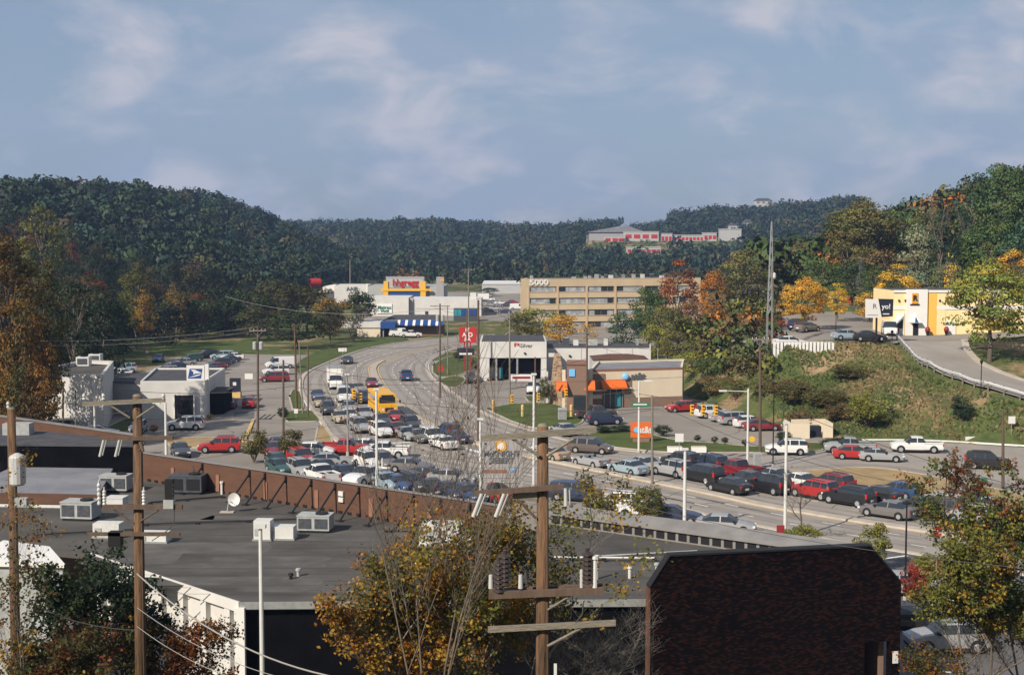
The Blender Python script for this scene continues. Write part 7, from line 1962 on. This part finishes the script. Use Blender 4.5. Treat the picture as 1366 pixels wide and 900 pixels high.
TR = [
 # right hill
 (1152, 264, 292, 105, 'olive', 'dense', 'large olive-brown tree crowning the right slope'),
 (1200, 275, 300, 60, 'green', 'round', 'green tree right of the large olive crown'),
 (1236, 252, 262, 62, 'olive', 'sparse', 'thin grey-brown tree top behind the dark spruce'),
 (1222, 288, 240, 62, 'pale', 'oval', 'pale silvery willow left of the dark spruce'),
 (1253, 256, 238, 72, 'spruce', 'cone', 'tall dark spruce beside the pale willow'),
 (1282, 268, 246, 50, 'spruce', 'cone', 'second dark spruce behind the restaurant'),
 (1302, 218, 275, 80, 'dkgreen', 'oval', 'tall dark green tree above the restaurant'),
 (1345, 213, 268, 100, 'green', 'dense', 'tallest green tree on the right skyline'),
 (1392, 228, 262, 90, 'green', 'dense', 'tall green tree at the far end of the restaurant'),
 (1320, 290, 240, 90, 'green', 'dense', 'broad green tree behind the restaurant roof'),
 (1372, 290, 230, 80, 'bluegreen', 'round', 'blue-green tree beyond the restaurant end'),
 (1106, 290, 330, 60, 'dkgreen', 'oval', 'dark tree left of the large olive crown'),
 (1073, 318, 320, 70, 'brown', 'oval', 'brown tree behind the lattice mast'),
 (1128, 318, 285, 60, 'olive', 'round', 'lower olive tree below the large crown'),
 (1094, 340, 262, 60, 'green', 'round', 'green tree behind the golden lot tree'),
 (1177, 330, 262, 70, 'brown', 'round', 'brownish tree behind the blue spruce'),
 (1140, 350, 252, 55, 'dkgreen', 'round', 'dark green tree left of the blue spruce'),
 (1148, 339, 240, 24, 'blue', 'cone', 'small blue spruce behind the upper lot'),
 (1166, 352, 238, 46, 'green', 'round', 'round green tree beside the blue spruce'),
 (1198, 350, 226, 52, 'yellow', 'round', 'yellow tree behind the twin sign'),
 (1196, 372, 222, 46, 'dkgreen', 'round', 'dark green tree under the yellow crown'),
 (1160, 388, 228, 40, 'gold', 'round', 'low golden shrub tree behind the red coupe'),
 (1072, 369, 212, 62, 'gold', 'dense', 'golden rounded tree over the parked navy SUV'),
 (1118, 376, 228, 30, 'yellow', 'round', 'small yellow tree near the lot lantern'),
 (1268, 334, 214, 34, 'yellow', 'sparse', 'yellow branch tree left of the near green tree'),
 (1352, 330, 208, 60, 'gold', 'round', 'golden tree behind the near green tree'),
 (1322, 345, 180, 120, 'lime', 'dense', 'near green tree on the grassy ramp island'),
 # middle bank
 (906, 343, 292, 52, 'rust', 'tall', 'rust-coloured tree beside the 5000 office block'),
 (950, 352, 282, 36, 'orange', 'tall', 'narrow orange-brown tree right of the rust tree'),
 (990, 330, 290, 74, 'olive', 'tall', 'tall olive tree left of the lattice mast'),
 (1012, 352, 300, 50, 'brown', 'sparse', 'thin brown tree beside the tall olive tree'),
 (866, 380, 288, 50, 'green', 'dense', 'green tree covering the office block corner'),
 (832, 414, 268, 46, 'bluegreen', 'round', 'blue-green tree in front of the office windows'),
 (716, 408, 310, 62, 'lime', 'round', 'yellow-green tree in front of the office block end'),
 (690, 418, 300, 46, 'olive', 'round', 'olive tree left of the office block'),
 (748, 418, 300, 46, 'gold', 'round', 'straw-coloured tree under the office windows'),
 (783, 424, 296, 40, 'gold', 'sparse', 'pale golden tree under the third office bay'),
 (890, 405, 262, 62, 'olive', 'dense', 'olive tree below the rust tree'),
 (928, 392, 262, 62, 'brown', 'sparse', 'grey-brown bare-ish tree below the rust tree'),
 (950, 400, 256, 60, 'orange', 'sparse', 'orange-tinged thin tree on the bank'),
 (968, 408, 248, 64, 'brown', 'sparse', 'brown thin tree on the middle bank'),
 (1010, 412, 236, 70, 'green', 'dense', 'bright green tree left of the slat fence'),
 (1030, 425, 214, 40, 'rust', 'round', 'rusty shrub tree below the mast pole'),
 (875, 430, 252, 44, 'lime', 'round', 'lime green tree behind the warehouse end'),
 (905, 440, 242, 56, 'olive', 'round', 'olive bush tree behind the annex'),
 (940, 452, 226, 64, 'olive', 'round', 'olive tree above the corner shop wall'),
 (985, 455, 216, 64, 'brown', 'round', 'brown tree on the upper bank'),
 (925, 468, 214, 56, 'lime', 'round', 'bright lime bush above the corner shop'),
 (960, 476, 205, 66, 'green', 'round', 'green bush tree above the parked row'),
 (1000, 478, 198, 66, 'olive', 'round', 'olive bush tree above the parked row'),
 (1038, 486, 192, 54, 'green', 'round', 'green bush tree below the slat fence'),
 (955, 500, 197, 50, 'brown', 'round', 'brown bush above the white parked SUV'),
 (985, 508, 190, 50, 'olive', 'round', 'olive bush behind the signal pole'),
 (1020, 510, 182, 56, 'olive', 'round', 'olive bush beside the dark hedge pole'),
 (1058, 506, 178, 50, 'brown', 'round', 'brown bush on the embankment by the enclosure'),
 (1090, 520, 172, 44, 'brown', 'sparse', 'dry brown bush behind the dumpster enclosure'),
 # left
 (395, 414, 296, 78, 'green', 'round', 'green tree at the left edge of the hill road'),
 (440, 393, 322, 46, 'gold', 'round', 'golden tree beside the hill road bend'),
 (478, 390, 335, 52, 'green', 'round', 'dark green tree in front of the far white stores'),
 (410, 380, 345, 70, 'olive', 'round', 'olive tree behind the golden bend tree'),
 (368, 372, 340, 66, 'olive', 'round', 'olive tree on the left valley floor'),
 (330, 384, 335, 66, 'green', 'round', 'green tree behind the post office lawn'),
 (298, 378, 345, 56, 'dkgreen', 'round', 'dark tree behind the post office lawn'),
 (345, 408, 320, 60, 'olive', 'round', 'olive tree beside the post office lawn'),
 (440, 408, 310, 44, 'olive', 'round', 'olive tree right of the big green roadside tree'),
 (262, 385, 330, 50, 'orange', 'oval', 'orange-brown tree at the lawn edge'),
 (180, 352, 290, 44, 'lime', 'round', 'bright lime tree above the dark wood edge'),
 (192, 380, 284, 36, 'gold', 'oval', 'golden-brown tree at the dark wood edge'),
 (234, 372, 318, 40, 'gold', 'sparse', 'small golden tree behind the lawn'),
 (58, 268, 330, 60, 'lime', 'round', 'sunlit lime tree high on the left slope'),
 (652, 384, 590, 30, 'dkgreen', 'round', 'dark round tree in front of the grey warehouse'),
 (571, 385, 480, 14, 'dkgreen', 'cone', 'small dark conifer beside the electronics store'),
]
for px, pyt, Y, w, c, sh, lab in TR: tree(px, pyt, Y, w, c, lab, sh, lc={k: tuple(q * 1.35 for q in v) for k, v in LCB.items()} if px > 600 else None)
# wood at the left, its shade put into the leaf colours: individual trees up the slope
LW = random.Random(8)
LWL = {'dkgreen': 'dark green tree of the shaded wood on the left slope', 'green': 'mid green tree of the wood on the left slope', 'olive': 'olive tree of the wood on the left slope', 'brown': 'brown autumn tree of the wood on the left slope', 'orange': 'orange autumn tree of the wood on the left slope', 'rust': 'russet tree of the wood on the left slope'}
pts = []
tries = 0
while len(pts) < 120 and tries < 9000:
    tries += 1
    Y = LW.uniform(172, 420); d = LW.uniform(2, 75); x = float(np.interp(Y, *FOOT_L)) - d
    px = 683 + x / Y * FPX
    if px < -60 or px > 330: continue
    if any((x - a) ** 2 + (Y - b) ** 2 < 6.0 ** 2 for a, b in pts): continue
    pts.append((x, Y))
for x, Y in pts:
    z = hz(x, Y); h = LW.uniform(11, 17); px = 683 + x / Y * FPX
    c = LW.choices(list(LWL), [8, 4, 3.5, 1.6, .35, .7])[0]
    pyt = 324 - (z + h - CAMH) / Y * FPX
    tree(px, pyt, Y, LW.uniform(7.5, 10.5) / Y * FPX, c, LWL[c], 'round' if LW.random() < .7 else 'oval', 'trees of the left slope wood', low=.12)
for k in range(34):
    Y = LW.uniform(302, 430); px = LW.uniform(150, 350)
    x = A(px, 400, Y).x; c = LW.choices(['dkgreen', 'green', 'olive'], [5, 3, 2])[0]
    pyt = 324 - (hz(x, Y) + LW.uniform(7, 11) - CAMH) / Y * FPX
    tree(px, pyt, Y, LW.uniform(9, 12) / Y * FPX, c, {'dkgreen': 'dark green spreading tree behind the post office lawn', 'green': 'mid green spreading tree behind the post office lawn', 'olive': 'olive spreading tree behind the post office lawn'}[c], 'round', 'trees behind the post office lawn', low=.02)
# nearer autumn trees at the left edge
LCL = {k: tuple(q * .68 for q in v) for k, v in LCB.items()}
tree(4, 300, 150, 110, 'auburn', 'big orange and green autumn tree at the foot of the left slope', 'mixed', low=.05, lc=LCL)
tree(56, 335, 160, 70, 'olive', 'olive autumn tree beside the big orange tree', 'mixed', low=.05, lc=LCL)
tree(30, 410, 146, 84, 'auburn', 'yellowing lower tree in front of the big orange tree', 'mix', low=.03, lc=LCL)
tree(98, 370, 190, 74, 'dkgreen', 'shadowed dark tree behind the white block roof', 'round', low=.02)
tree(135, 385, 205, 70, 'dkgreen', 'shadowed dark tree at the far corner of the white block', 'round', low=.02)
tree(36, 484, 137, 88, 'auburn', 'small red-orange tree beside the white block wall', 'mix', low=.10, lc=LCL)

# ------------------------------------------------------------------ shrubs
SHRUB = {}
for i in range(4):
    rng = np.random.default_rng(500 + i)
    P, Nn, T = clump_cloud(rng, 70, 50, .26, 1.0, 'round', .3)
    P[:, 2] = np.where(P[:, 2] < -.55, -.55 + (P[:, 2] + .55) * .3, P[:, 2])
    V, Q = leaf_quads(P, Nn, .05, rng)
    SHRUB[i] = np_mesh('foliage', V, Q, M['leaf'], T)
stemm = MB()
for k in range(7):
    a = k * .9; stemm.tube((0, 0, 0), (math.cos(a) * .45, math.sin(a) * .45, .8), .035, .012, 5, 0, False)
stem_me = stemm.mesh('stems', M['bark'])
sh_i = 0
def shrub(px, pyb, w, h, c, label, group=None, Y=None, cat='shrub'):
    global sh_i; sh_i += 1
    p = G(px, pyb) if Y is None else A(px, 500, Y)
    z = hz(p.x, p.y) if Y is not None else .1
    r = thing('shrub', label, cat, (p.x, p.y, z), 0, group)
    s = link_mesh('stems', stem_me, r); s.scale = (w * .5, w * .5, h * .6)
    f = link_mesh('foliage', SHRUB[sh_i % 4], r); f.location = (0, 0, h * .56); f.scale = (w / 2, w / 2, h * .5); f.rotation_euler = (0, 0, sh_i * 1.7); f.color = (*LCB[c], 1)
for a in [(339, 618, 3.2, 3.6, 'olive', 'round olive shrub at the base of the transformer pole'), (388, 614, 2.9, 3.3, 'olive', 'round olive shrub at the base of the dark bare pole'), (793, 688, 2.3, 2.3, 'olive', 'smaller autumn shrub left of the white SUV'), (866, 700, 3.0, 3.2, 'olive', 'larger round shrub right of the white SUV'),
 (1070, 728, 3.2, 1.5, 'lime', 'low yellow-green shrub under the bare young tree'), (1163, 760, 2.6, 3.3, 'lime', 'upright yellow-green shrub behind the brick wall corner'), (1219, 806, 2.0, 2.6, 'red', 'dark red shrub beside the black lamp post'), (378, 561, 1.6, 1.7, 'dkgreen', 'trimmed dark bush on the grass island'),
 (1240, 762, 2.6, 1.1, 'lime', 'low shrub under the half bare tree'), (1285, 765, 3.0, 1.3, 'olive', 'low olive shrub beside the stop sign'), (805, 577, 3.4, .8, 'dkgreen', 'clipped hedge bush outside the corner shop'), (830, 576, 2.6, .8, 'dkgreen', 'clipped hedge bush beside the orange sign'), (884, 582, 2.4, 1.3, 'dkgreen', 'dark mounded bush right of the orange sign'),
 (930, 590, .9, .8, 'dkgreen', 'small clipped bush on the corner verge'), (953, 592, .9, .8, 'dkgreen', 'small clipped bush on the corner verge'), (967, 593, .9, .8, 'dkgreen', 'small clipped bush on the corner verge'), (994, 596, .9, .8, 'dkgreen', 'small clipped bush on the corner verge'),
 (205, 578, 1.2, 1.0, 'orange', 'orange flower bush at the post office corner'), (280, 560, 1.0, .7, 'gold', 'golden flower bush at the post office entrance'), (612, 482, 2.4, 2.0, 'dkgreen', 'dark bush below the red pylon sign'), (634, 497, 1.6, 2.6, 'dkgreen', 'dark bush at the tyre shop corner'), (727, 540, 1.8, 4.0, 'olive', 'tall shrub in front of the stone pylon'), (1112, 597, 3.4, 1.0, 'dkgreen', 'low hedge right of the dumpster enclosure'), (1045, 592, 2.0, 1.4, 'dkgreen', 'dark bush left of the dumpster enclosure')]:
    shrub(*a, group='clipped bushes' if 'small clipped' in a[5] else None)
for px, Y, w, h, c, lab in ((1160, 162, 5.6, 4.4, 'lime', 'big yellow-green bush on the embankment'), (1284, 159.5, 2.8, 3.2, 'dkgreen', 'dark green bush below the lantern post'), (1120, 166, 4.5, 2.2, 'brown', 'brown scrub on the embankment'), (1100, 172, 6, 2.4, 'olive', 'olive scrub under the slat fence'), (1075, 166, 5, 2.6, 'brown', 'brown scrub above the dumpster enclosure'), (1135, 178, 6, 2.0, 'olive', 'dry olive scrub at the embankment crest'), (1060, 176, 5, 3.0, 'olive', 'olive scrub at the left end of the embankment')):
    shrub(px, 0, w, h, c, lab, None, Y)
# short rough grass tufts over the embankment: one uncountable cover
rng = np.random.default_rng(77)
gx = rng.uniform(34, 66, 26000); gy = rng.uniform(126, 194, 26000)
gh = height(gx, gy); base = np.interp(gy, *FOOT_R)
near = np.min(np.hypot(gx[:, None] - np.array([q.x for q in rail_line])[None, :], gy[:, None] - np.array([q.y for q in rail_line])[None, :]), 1)
railx = np.interp(gy, sorted([q.y for q in rail_line]), [q.x for q in sorted(rail_line, key=lambda q: q.y)])
ok = (gx > base + .8) & (gh < 9.2) & (near > 1.0) & ((gy < 153) | (gx < railx - 1.0)) & (gy < 191.5)
gx, gy, gh = gx[ok], gy[ok], gh[ok]; n = len(gx)
nz = np.stack([rng.normal(size=n) * .5, -np.abs(rng.normal(size=n)) , rng.uniform(0, .4, n)], 1); nz /= np.linalg.norm(nz, axis=1)[:, None]
V, Q = leaf_quads(np.stack([gx, gy, gh + .12], 1), nz, .24, rng, .15, 1.0)
mixv = np.clip(.32 + .9 * np.sin(gx * .33 + 1.3 * np.sin(gy * .21)) * np.cos(gy * .29 + .7 * np.sin(gx * .5)) + rng.normal(0, .3, n), 0, 1)[:, None]
T = (np.array([.068, .095, .026]) * (1 - mixv) + np.array([.20, .15, .072]) * mixv) * rng.uniform(.65, 1.35, n)[:, None]
tag(link_mesh('embankment_grass', np_mesh('embankment_grass', V, Q, M['leaf'], T)), 'rough green and straw grass over the embankment', 'grass', kind='stuff')

# ------------------------------------------------------------------ far woods (uncountable masses)
def woods(name, label, test, spacing, xr, yr, size, nleaf, pal, wts, seed, hrange=(9, 15)):
    rng = np.random.default_rng(seed)
    ys_ = []; y = yr[0]
    PX, PY = [], []
    while y < yr[1]:
        sp = spacing * (1 + (y - yr[0]) / 1400)
        xs = np.arange(xr[0] * y / 683, xr[1] * y / 683, sp)
        xs = xs + rng.uniform(-.45, .45, len(xs)) * sp
        PX.append(xs); PY.append(np.full(len(xs), y) + rng.uniform(-.45, .45, len(xs)) * sp)
        y += sp
    PX, PY = np.concatenate(PX), np.concatenate(PY)
    PZ = height(PX, PY)
    keep = test(PX, PY, PZ)
    PX, PY, PZ = PX[keep], PY[keep], PZ[keep]
    n = len(PX)
    protos = []
    for k in range(5):
        a, b, c = clump_cloud(np.random.default_rng(seed + 10 + k), 15, max(4, nleaf // 15), .40, 1.0, 'round', .45, .08, .18)
        up = a[:, 2] > -.55
        nn = round_normals(a, b, 1.0, .7)[::4]
        protos.append((a[up], b[up], c[up], nn[up]))
    pal = np.array(pal); ci = rng.choice(len(pal), n, p=np.array(wts) / np.sum(wts))
    P_, N_, T_, S_, R_ = [], [], [], [], []
    hh_ = rng.uniform(*hrange, n); ww = hh_ * rng.uniform(.36, .5, n)
    for i in range(n):
        a, b, c, nn = protos[i % 5]; th = rng.uniform(0, 6.28); ca, sa = math.cos(th), math.sin(th)
        rot = np.stack([a[:, 0] * ca - a[:, 1] * sa, a[:, 0] * sa + a[:, 1] * ca, a[:, 2]], 1)
        P_.append(rot * np.array([ww[i], ww[i], hh_[i] * .45]) + np.array([PX[i], PY[i], PZ[i] + hh_[i] * .55]))
        N_.append(np.stack([b[:, 0] * ca - b[:, 1] * sa, b[:, 0] * sa + b[:, 1] * ca, b[:, 2]], 1)); R_.append(np.stack([nn[:, 0] * ca - nn[:, 1] * sa, nn[:, 0] * sa + nn[:, 1] * ca, nn[:, 2]], 1)); T_.append((c * .12 + .88) * pal[ci[i]] * rng.uniform(.78, 1.2))
        S_.append(np.full(len(a), ww[i] * size))
    P_, N_, T_, S_, R_ = (np.concatenate(q) for q in (P_, N_, T_, S_, R_))
    V, Q = leaf_quads(P_, N_, S_, rng)
    o = link_mesh(name, np_mesh(name, V, Q, M['far_leaf'], T_, normals=np.repeat(R_, 4, 0))); tag(o, label, 'wood', kind='stuff')
    print(name, n, len(Q))
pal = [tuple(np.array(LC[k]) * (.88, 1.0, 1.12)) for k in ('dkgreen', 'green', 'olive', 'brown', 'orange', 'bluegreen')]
def pxof(x, y): return 683 + x / np.maximum(y, 1) * FPX
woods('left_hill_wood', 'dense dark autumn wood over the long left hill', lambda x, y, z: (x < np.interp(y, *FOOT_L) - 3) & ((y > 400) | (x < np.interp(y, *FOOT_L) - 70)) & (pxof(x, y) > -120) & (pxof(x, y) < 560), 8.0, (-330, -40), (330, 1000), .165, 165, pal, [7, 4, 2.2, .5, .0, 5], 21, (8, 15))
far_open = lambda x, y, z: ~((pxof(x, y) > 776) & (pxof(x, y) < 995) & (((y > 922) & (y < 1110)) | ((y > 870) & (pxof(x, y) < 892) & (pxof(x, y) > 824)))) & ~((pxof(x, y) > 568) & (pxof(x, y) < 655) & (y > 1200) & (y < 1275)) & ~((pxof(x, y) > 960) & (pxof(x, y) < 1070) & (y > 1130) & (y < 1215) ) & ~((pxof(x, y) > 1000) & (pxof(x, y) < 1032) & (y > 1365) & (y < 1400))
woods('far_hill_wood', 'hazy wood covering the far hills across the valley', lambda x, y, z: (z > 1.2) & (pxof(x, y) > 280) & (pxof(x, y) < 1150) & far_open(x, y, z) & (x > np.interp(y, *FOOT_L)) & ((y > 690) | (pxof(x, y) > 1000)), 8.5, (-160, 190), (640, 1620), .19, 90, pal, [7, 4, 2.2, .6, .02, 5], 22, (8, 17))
woods('terrace_scrub', 'low scrub between the storage terraces', lambda x, y, z: (pxof(x, y) > 775) & (pxof(x, y) < 1000) & (((y > 862) & (y < 944)) | ((y > 962) & (y < 986))), 5.0, (30, 130), (860, 990), .2, 50, pal, [6, 4, 2, 1, .1, 4], 31, (2.4, 4.2))
woods('terrace_wood', 'trees on the crest behind the storage terraces', lambda x, y, z: (pxof(x, y) > 775) & (pxof(x, y) < 1005) & (y > 1096), 7.5, (30, 130), (1095, 1330), .15, 80, pal, [6, 4, 2, .6, .1, 4], 32, (7, 11))
woods('right_hill_wood', 'mixed autumn wood on the hill behind the upper lot', lambda x, y, z: (z > 9) & (pxof(x, y) > 985) & (pxof(x, y) < 1480) & (y > 300) & (x > 52 + (y - 300) * .10), 7.0, (100, 320), (290, 640), .14, 240, [LCB[k] for k in ('dkgreen', 'green', 'olive', 'brown', 'orange', 'bluegreen')], [4, 4, 5, 3, 1.2, 1.5], 23)
woods('bank_scrub', 'autumn scrub thicket on the bank behind the corner shop', lambda x, y, z: (z > .6) & (x > np.interp(y, *FOOT_R) + 2) & (pxof(x, y) < 1040) & (z < 8.9) & (y > 160), 3.4, (60, 150), (160, 330), .20, 80, [LCB['olive'], LCB['brown'], LCB['green'], LCB['lime'], LCB['orange'], LCB['rust']], [4, 2.5, 4, 3, .6, .4], 24, (2.5, 5))
woods('wood_edge_scrub', 'dark undergrowth along the foot of the left wood', lambda x, y, z: (x < np.interp(y, *FOOT_L) - 1) & (x > np.interp(y, *FOOT_L) - 26) & (pxof(x, y) > -60) & (pxof(x, y) < 420), 4.2, (-300, -90), (180, 470), .2, 80, [LC['dkgreen'], LC['green'], LC['brown'], LC['olive']], [5, 3, 2, 2], 26, (3, 7))
woods('valley_wood', 'belt of trees along the valley floor below the far hill', lambda x, y, z: (y > 560) & (pxof(x, y) > 330) & (pxof(x, y) < 1000) & ((y > 650) | (pxof(x, y) > 700)) & (z < 8), 11, (-140, 130), (560, 730), .19, 90, pal, [6, 4, 3, 1.2, .15, 3], 25, (8, 13))

# ------------------------------------------------------------------ foreground trees grown branch by branch
def grow(name, label, base, height_, seed, leaf_c, nleaf, leaf_size, spread=.9, trunks=1, levels=4, leaf_from=0.0, leaf_to=1.0, r0=.11, bark='bark', twist=.35, cat='tree', per_tip=14, lean=(0, 0), clump=.14, sq=1.0, rmin=.002, lc=None):
    rng = random.Random(seed); nr = np.random.default_rng(seed)
    mb = MB(); tips = []
    def branch(p, d, L, r, lev):
        n = 4; q = p.copy(); dd = d.copy()
        for k in range(n):
            dd = (dd + Vector((rng.gauss(0, twist * .3), rng.gauss(0, twist * .3), rng.gauss(.05, .1)))).normalized()
            e = q + dd * (L / n); ra, rb = r * (1 - .5 * k / n), r * (1 - .5 * (k + 1) / n)
            mb.tube(q, e, max(ra, rmin), max(rb, rmin), 7 if lev == 0 else 5 if lev < 2 else 3, 0, False)
            q = e
            if lev < levels and k >= (1 if lev == 0 else 0):
                for _ in range(1 if lev == 0 and k < 2 else rng.choice((1, 2))):
                    a = rng.uniform(0, 6.283); up = rng.uniform(.25, .75)
                    sd_ = Vector((math.cos(a), math.sin(a), 0)); nd = (dd * up + sd_ * spread * (1 - up * .4) + Vector((0, 0, .22))).normalized()
                    branch(q, nd, L * rng.uniform(.45, .68), rb * .62, lev + 1)
            if lev >= levels - 1: tips.append((q.copy(), dd.copy()))
    def run(H):
        nonlocal rng, mb
        rng = random.Random(seed); mb = MB(); tips.clear()
        for t in range(trunks):
            a = t * 6.283 / max(1, trunks) + .6
            d = Vector((math.cos(a) * .28 * (trunks > 1) + lean[0], math.sin(a) * .28 * (trunks > 1) + lean[1], 1)).normalized()
            branch(Vector((0, 0, -.2)), d, H * .62, r0, 0)
        return float(np.percentile([v[2] for v in mb.v], 98.5))
    top_ = run(height_)
    run(height_ * height_ / top_)
    mb.v = [(v[0] * sq, v[1] * sq, v[2]) for v in mb.v]; tips[:] = [(Vector((p.x * sq, p.y * sq, p.z)), d_) for p, d_ in tips]
    root = thing(name, label, cat, base)
    mb.build('trunk', M[bark], root, True, local=True)
    zs = [t[0].z for t in tips]; zmin, zmax = 0, max(zs)
    sel = [t for t in tips if leaf_from * height_ <= t[0].z <= leaf_to * height_]
    if sel and nleaf:
        idx = nr.integers(0, len(sel), max(1, nleaf // per_tip))
        P, C = [], []
        pal_ = [np.array((lc or LC)[c]) for c in leaf_c]
        for i in idx:
            c0 = np.array(sel[i][0]); k = per_tip
            # colour drifts through the crown in patches, as turning leaves do
            f = .5 + .5 * math.sin(c0[0] * 1.1 + seed) * math.cos(c0[1] * .9 + c0[2] * .8 + seed)
            j = min(len(pal_) - 1, max(0, int((f + nr.normal(0, .22)) * len(pal_))))
            P.append(c0 + nr.normal(0, clump, (k, 3)) * np.array([1, 1, .8])); C.append(pal_[j][None, :] * nr.uniform(.65, 1.35, (k, 1)))
        P, C = np.concatenate(P), np.concatenate(C)
        Nn = nr.normal(size=P.shape) * np.array([.6, .6, .8]) + np.array([0, 0, .25]); Nn /= np.linalg.norm(Nn, axis=1)[:, None]
        V, Q = leaf_quads(P, Nn, leaf_size, nr, .2, 1.1)
        link_mesh('foliage', np_mesh('foliage', V, Q, M['leaf'], C), root)
    return root
LCF = {k: tuple(q * .8 for q in v) for k, v in LCB.items()}
def gbase(px, Y): x = A(px, 700, Y).x; return (x, Y, hz(x, Y))
grow('bare_tree', 'bare many-stemmed tree rising between the two foreground poles', gbase(572, 34), 10.9, 7, ['rust', 'red', 'maroonleaf'], 70, .06, .5, 4, 3, .55, .97, .05, 'bark', .3, per_tip=1, clump=.05, sq=.7, rmin=.0065)
grow('autumn_maple', 'yellow-orange autumn maple in front of the strip mall roof', gbase(618, 37), 7.7, 12, ['gold', 'orange', 'lime', 'olive', 'gold'], 12000, .058, 1.05, 3, 4, .25, 1.0, .10, 'pale_bark', .4, sq=.72, lc=LCF)
grow('autumn_maple', 'lower orange maple left of the bare tree', gbase(525, 35.5), 6.3, 27, ['gold', 'orange', 'gold', 'olive'], 10000, .055, 1.0, 2, 4, .25, 1.0, .08, 'pale_bark', .4, sq=.66, lc=LCF)
grow('autumn_maple', 'olive-gold maple behind the foreground pole', gbase(676, 36.5), 7.9, 31, ['olive', 'gold', 'lime'], 10000, .055, 1.0, 2, 4, .25, 1.0, .08, 'pale_bark', .4, sq=.66, lc=LCF)
grow('bare_bush', 'tangle of bare grey branches below the foreground pole', gbase(780, 38), 4.6, 41, ['olive'], 120, .05, 1.1, 3, 4, 0, 1, .05, 'pale_bark', .5, per_tip=2)
grow('dark_tree', 'dark green leafy tree at the foot of the left pole', gbase(135, 46), 8.0, 51, ['green', 'dkgreen', 'bluegreen'], 13000, .07, 1.0, 2, 4, .15, 1.0, .10, 'bark', .4, sq=.55)
grow('autumn_tree', 'rust-orange thicket right of the left pole', gbase(222, 46), 5.4, 57, ['rust', 'orange', 'brown', 'olive'], 11000, .06, 1.05, 3, 4, .1, 1.0, .08, 'bark', .45, sq=.6)
grow('autumn_tree', 'sparse golden tree in front of the white block', gbase(26, 42), 10.2, 61, ['gold', 'orange', 'olive'], 1300, .06, .9, 2, 4, .2, 1.0, .06, 'bark', .4, sq=.4)
grow('autumn_tree', 'brown-green thicket below the white block', gbase(60, 43), 5.0, 66, ['olive', 'rust', 'green', 'gold'], 12000, .06, 1.1, 3, 4, .0, 1.0, .08, 'bark', .45, sq=.7)
grow('autumn_tree', 'tall green tree with red tips beside the parking drive', gbase(1385, 56), 13.6, 71, ['green', 'lime', 'green', 'olive', 'rust', 'green', 'lime'], 20000, .075, .95, 2, 4, .15, 1.0, .13, 'bark', .4, sq=.5, lc={k: tuple(q * .85 for q in v) for k, v in LCB.items()})
grow('autumn_tree', 'wide yellow-green autumn tree over the silver SUV', gbase(1326, 53), 10.4, 76, ['lime', 'olive', 'lime', 'gold', 'green'], 20000, .07, 1.25, 3, 4, .56, 1.0, .12, 'bark', .4, sq=.55, lc={k: tuple(q * .85 for q in v) for k, v in LCB.items()})
grow('autumn_tree', 'red-orange low tree at the silver SUV', gbase(1268, 53), 5.0, 81, ['rust', 'orange', 'olive'], 5000, .06, 1.1, 2, 4, .1, 1.0, .07, 'bark', .4, sq=.6)
grow('half_bare_tree', 'half bare tree with rusty leaves beside the stop sign', (*G(1264, 752)[:2], .1), 9.2, 91, ['rust', 'orange', 'brown'], 1800, .11, .85, 1, 4, .3, 1.0, .16, 'bark', .35)
grow('young_tree', 'bare young tree on the verge beside the tall white post', (*G(1068, 724)[:2], .1), 6.6, 95, ['brown'], 12, .08, .75, 1, 3, .3, 1, .09, 'bark', .3, per_tip=1)
grow('bare_tree_far', 'bare grey tree in front of the blue awning shop', (A(472, 440, 318).x, 318, 0), 6.5, 99, ['brown'], 20, .1, .8, 2, 4, .3, 1, .12, 'bark', .3, per_tip=1)

# ------------------------------------------------------------------ air
hx0, hx1, hy0, hy1 = -2600, 2600, -60, 2600
hb = MB().bx(hx0, hx1, hy0, hy1, -1.0, 175)
haze = hb.build('haze', bpy.data.materials.new('haze_air'))
hm = haze.data.materials[0]; hm.use_nodes = True
hm.node_tree.nodes.clear()
ho = hm.node_tree.nodes.new('ShaderNodeOutputMaterial'); hv = hm.node_tree.nodes.new('ShaderNodeVolumePrincipled')
hv.inputs['Color'].default_value = (.42, .60, 1.0, 1); hv.inputs['Density'].default_value = 0.00016; hv.inputs['Anisotropy'].default_value = 0.2
hm.node_tree.links.new(hv.outputs[0], ho.inputs['Volume'])
tag(haze, 'thin bluish autumn haze filling the valley', 'haze', kind='stuff')
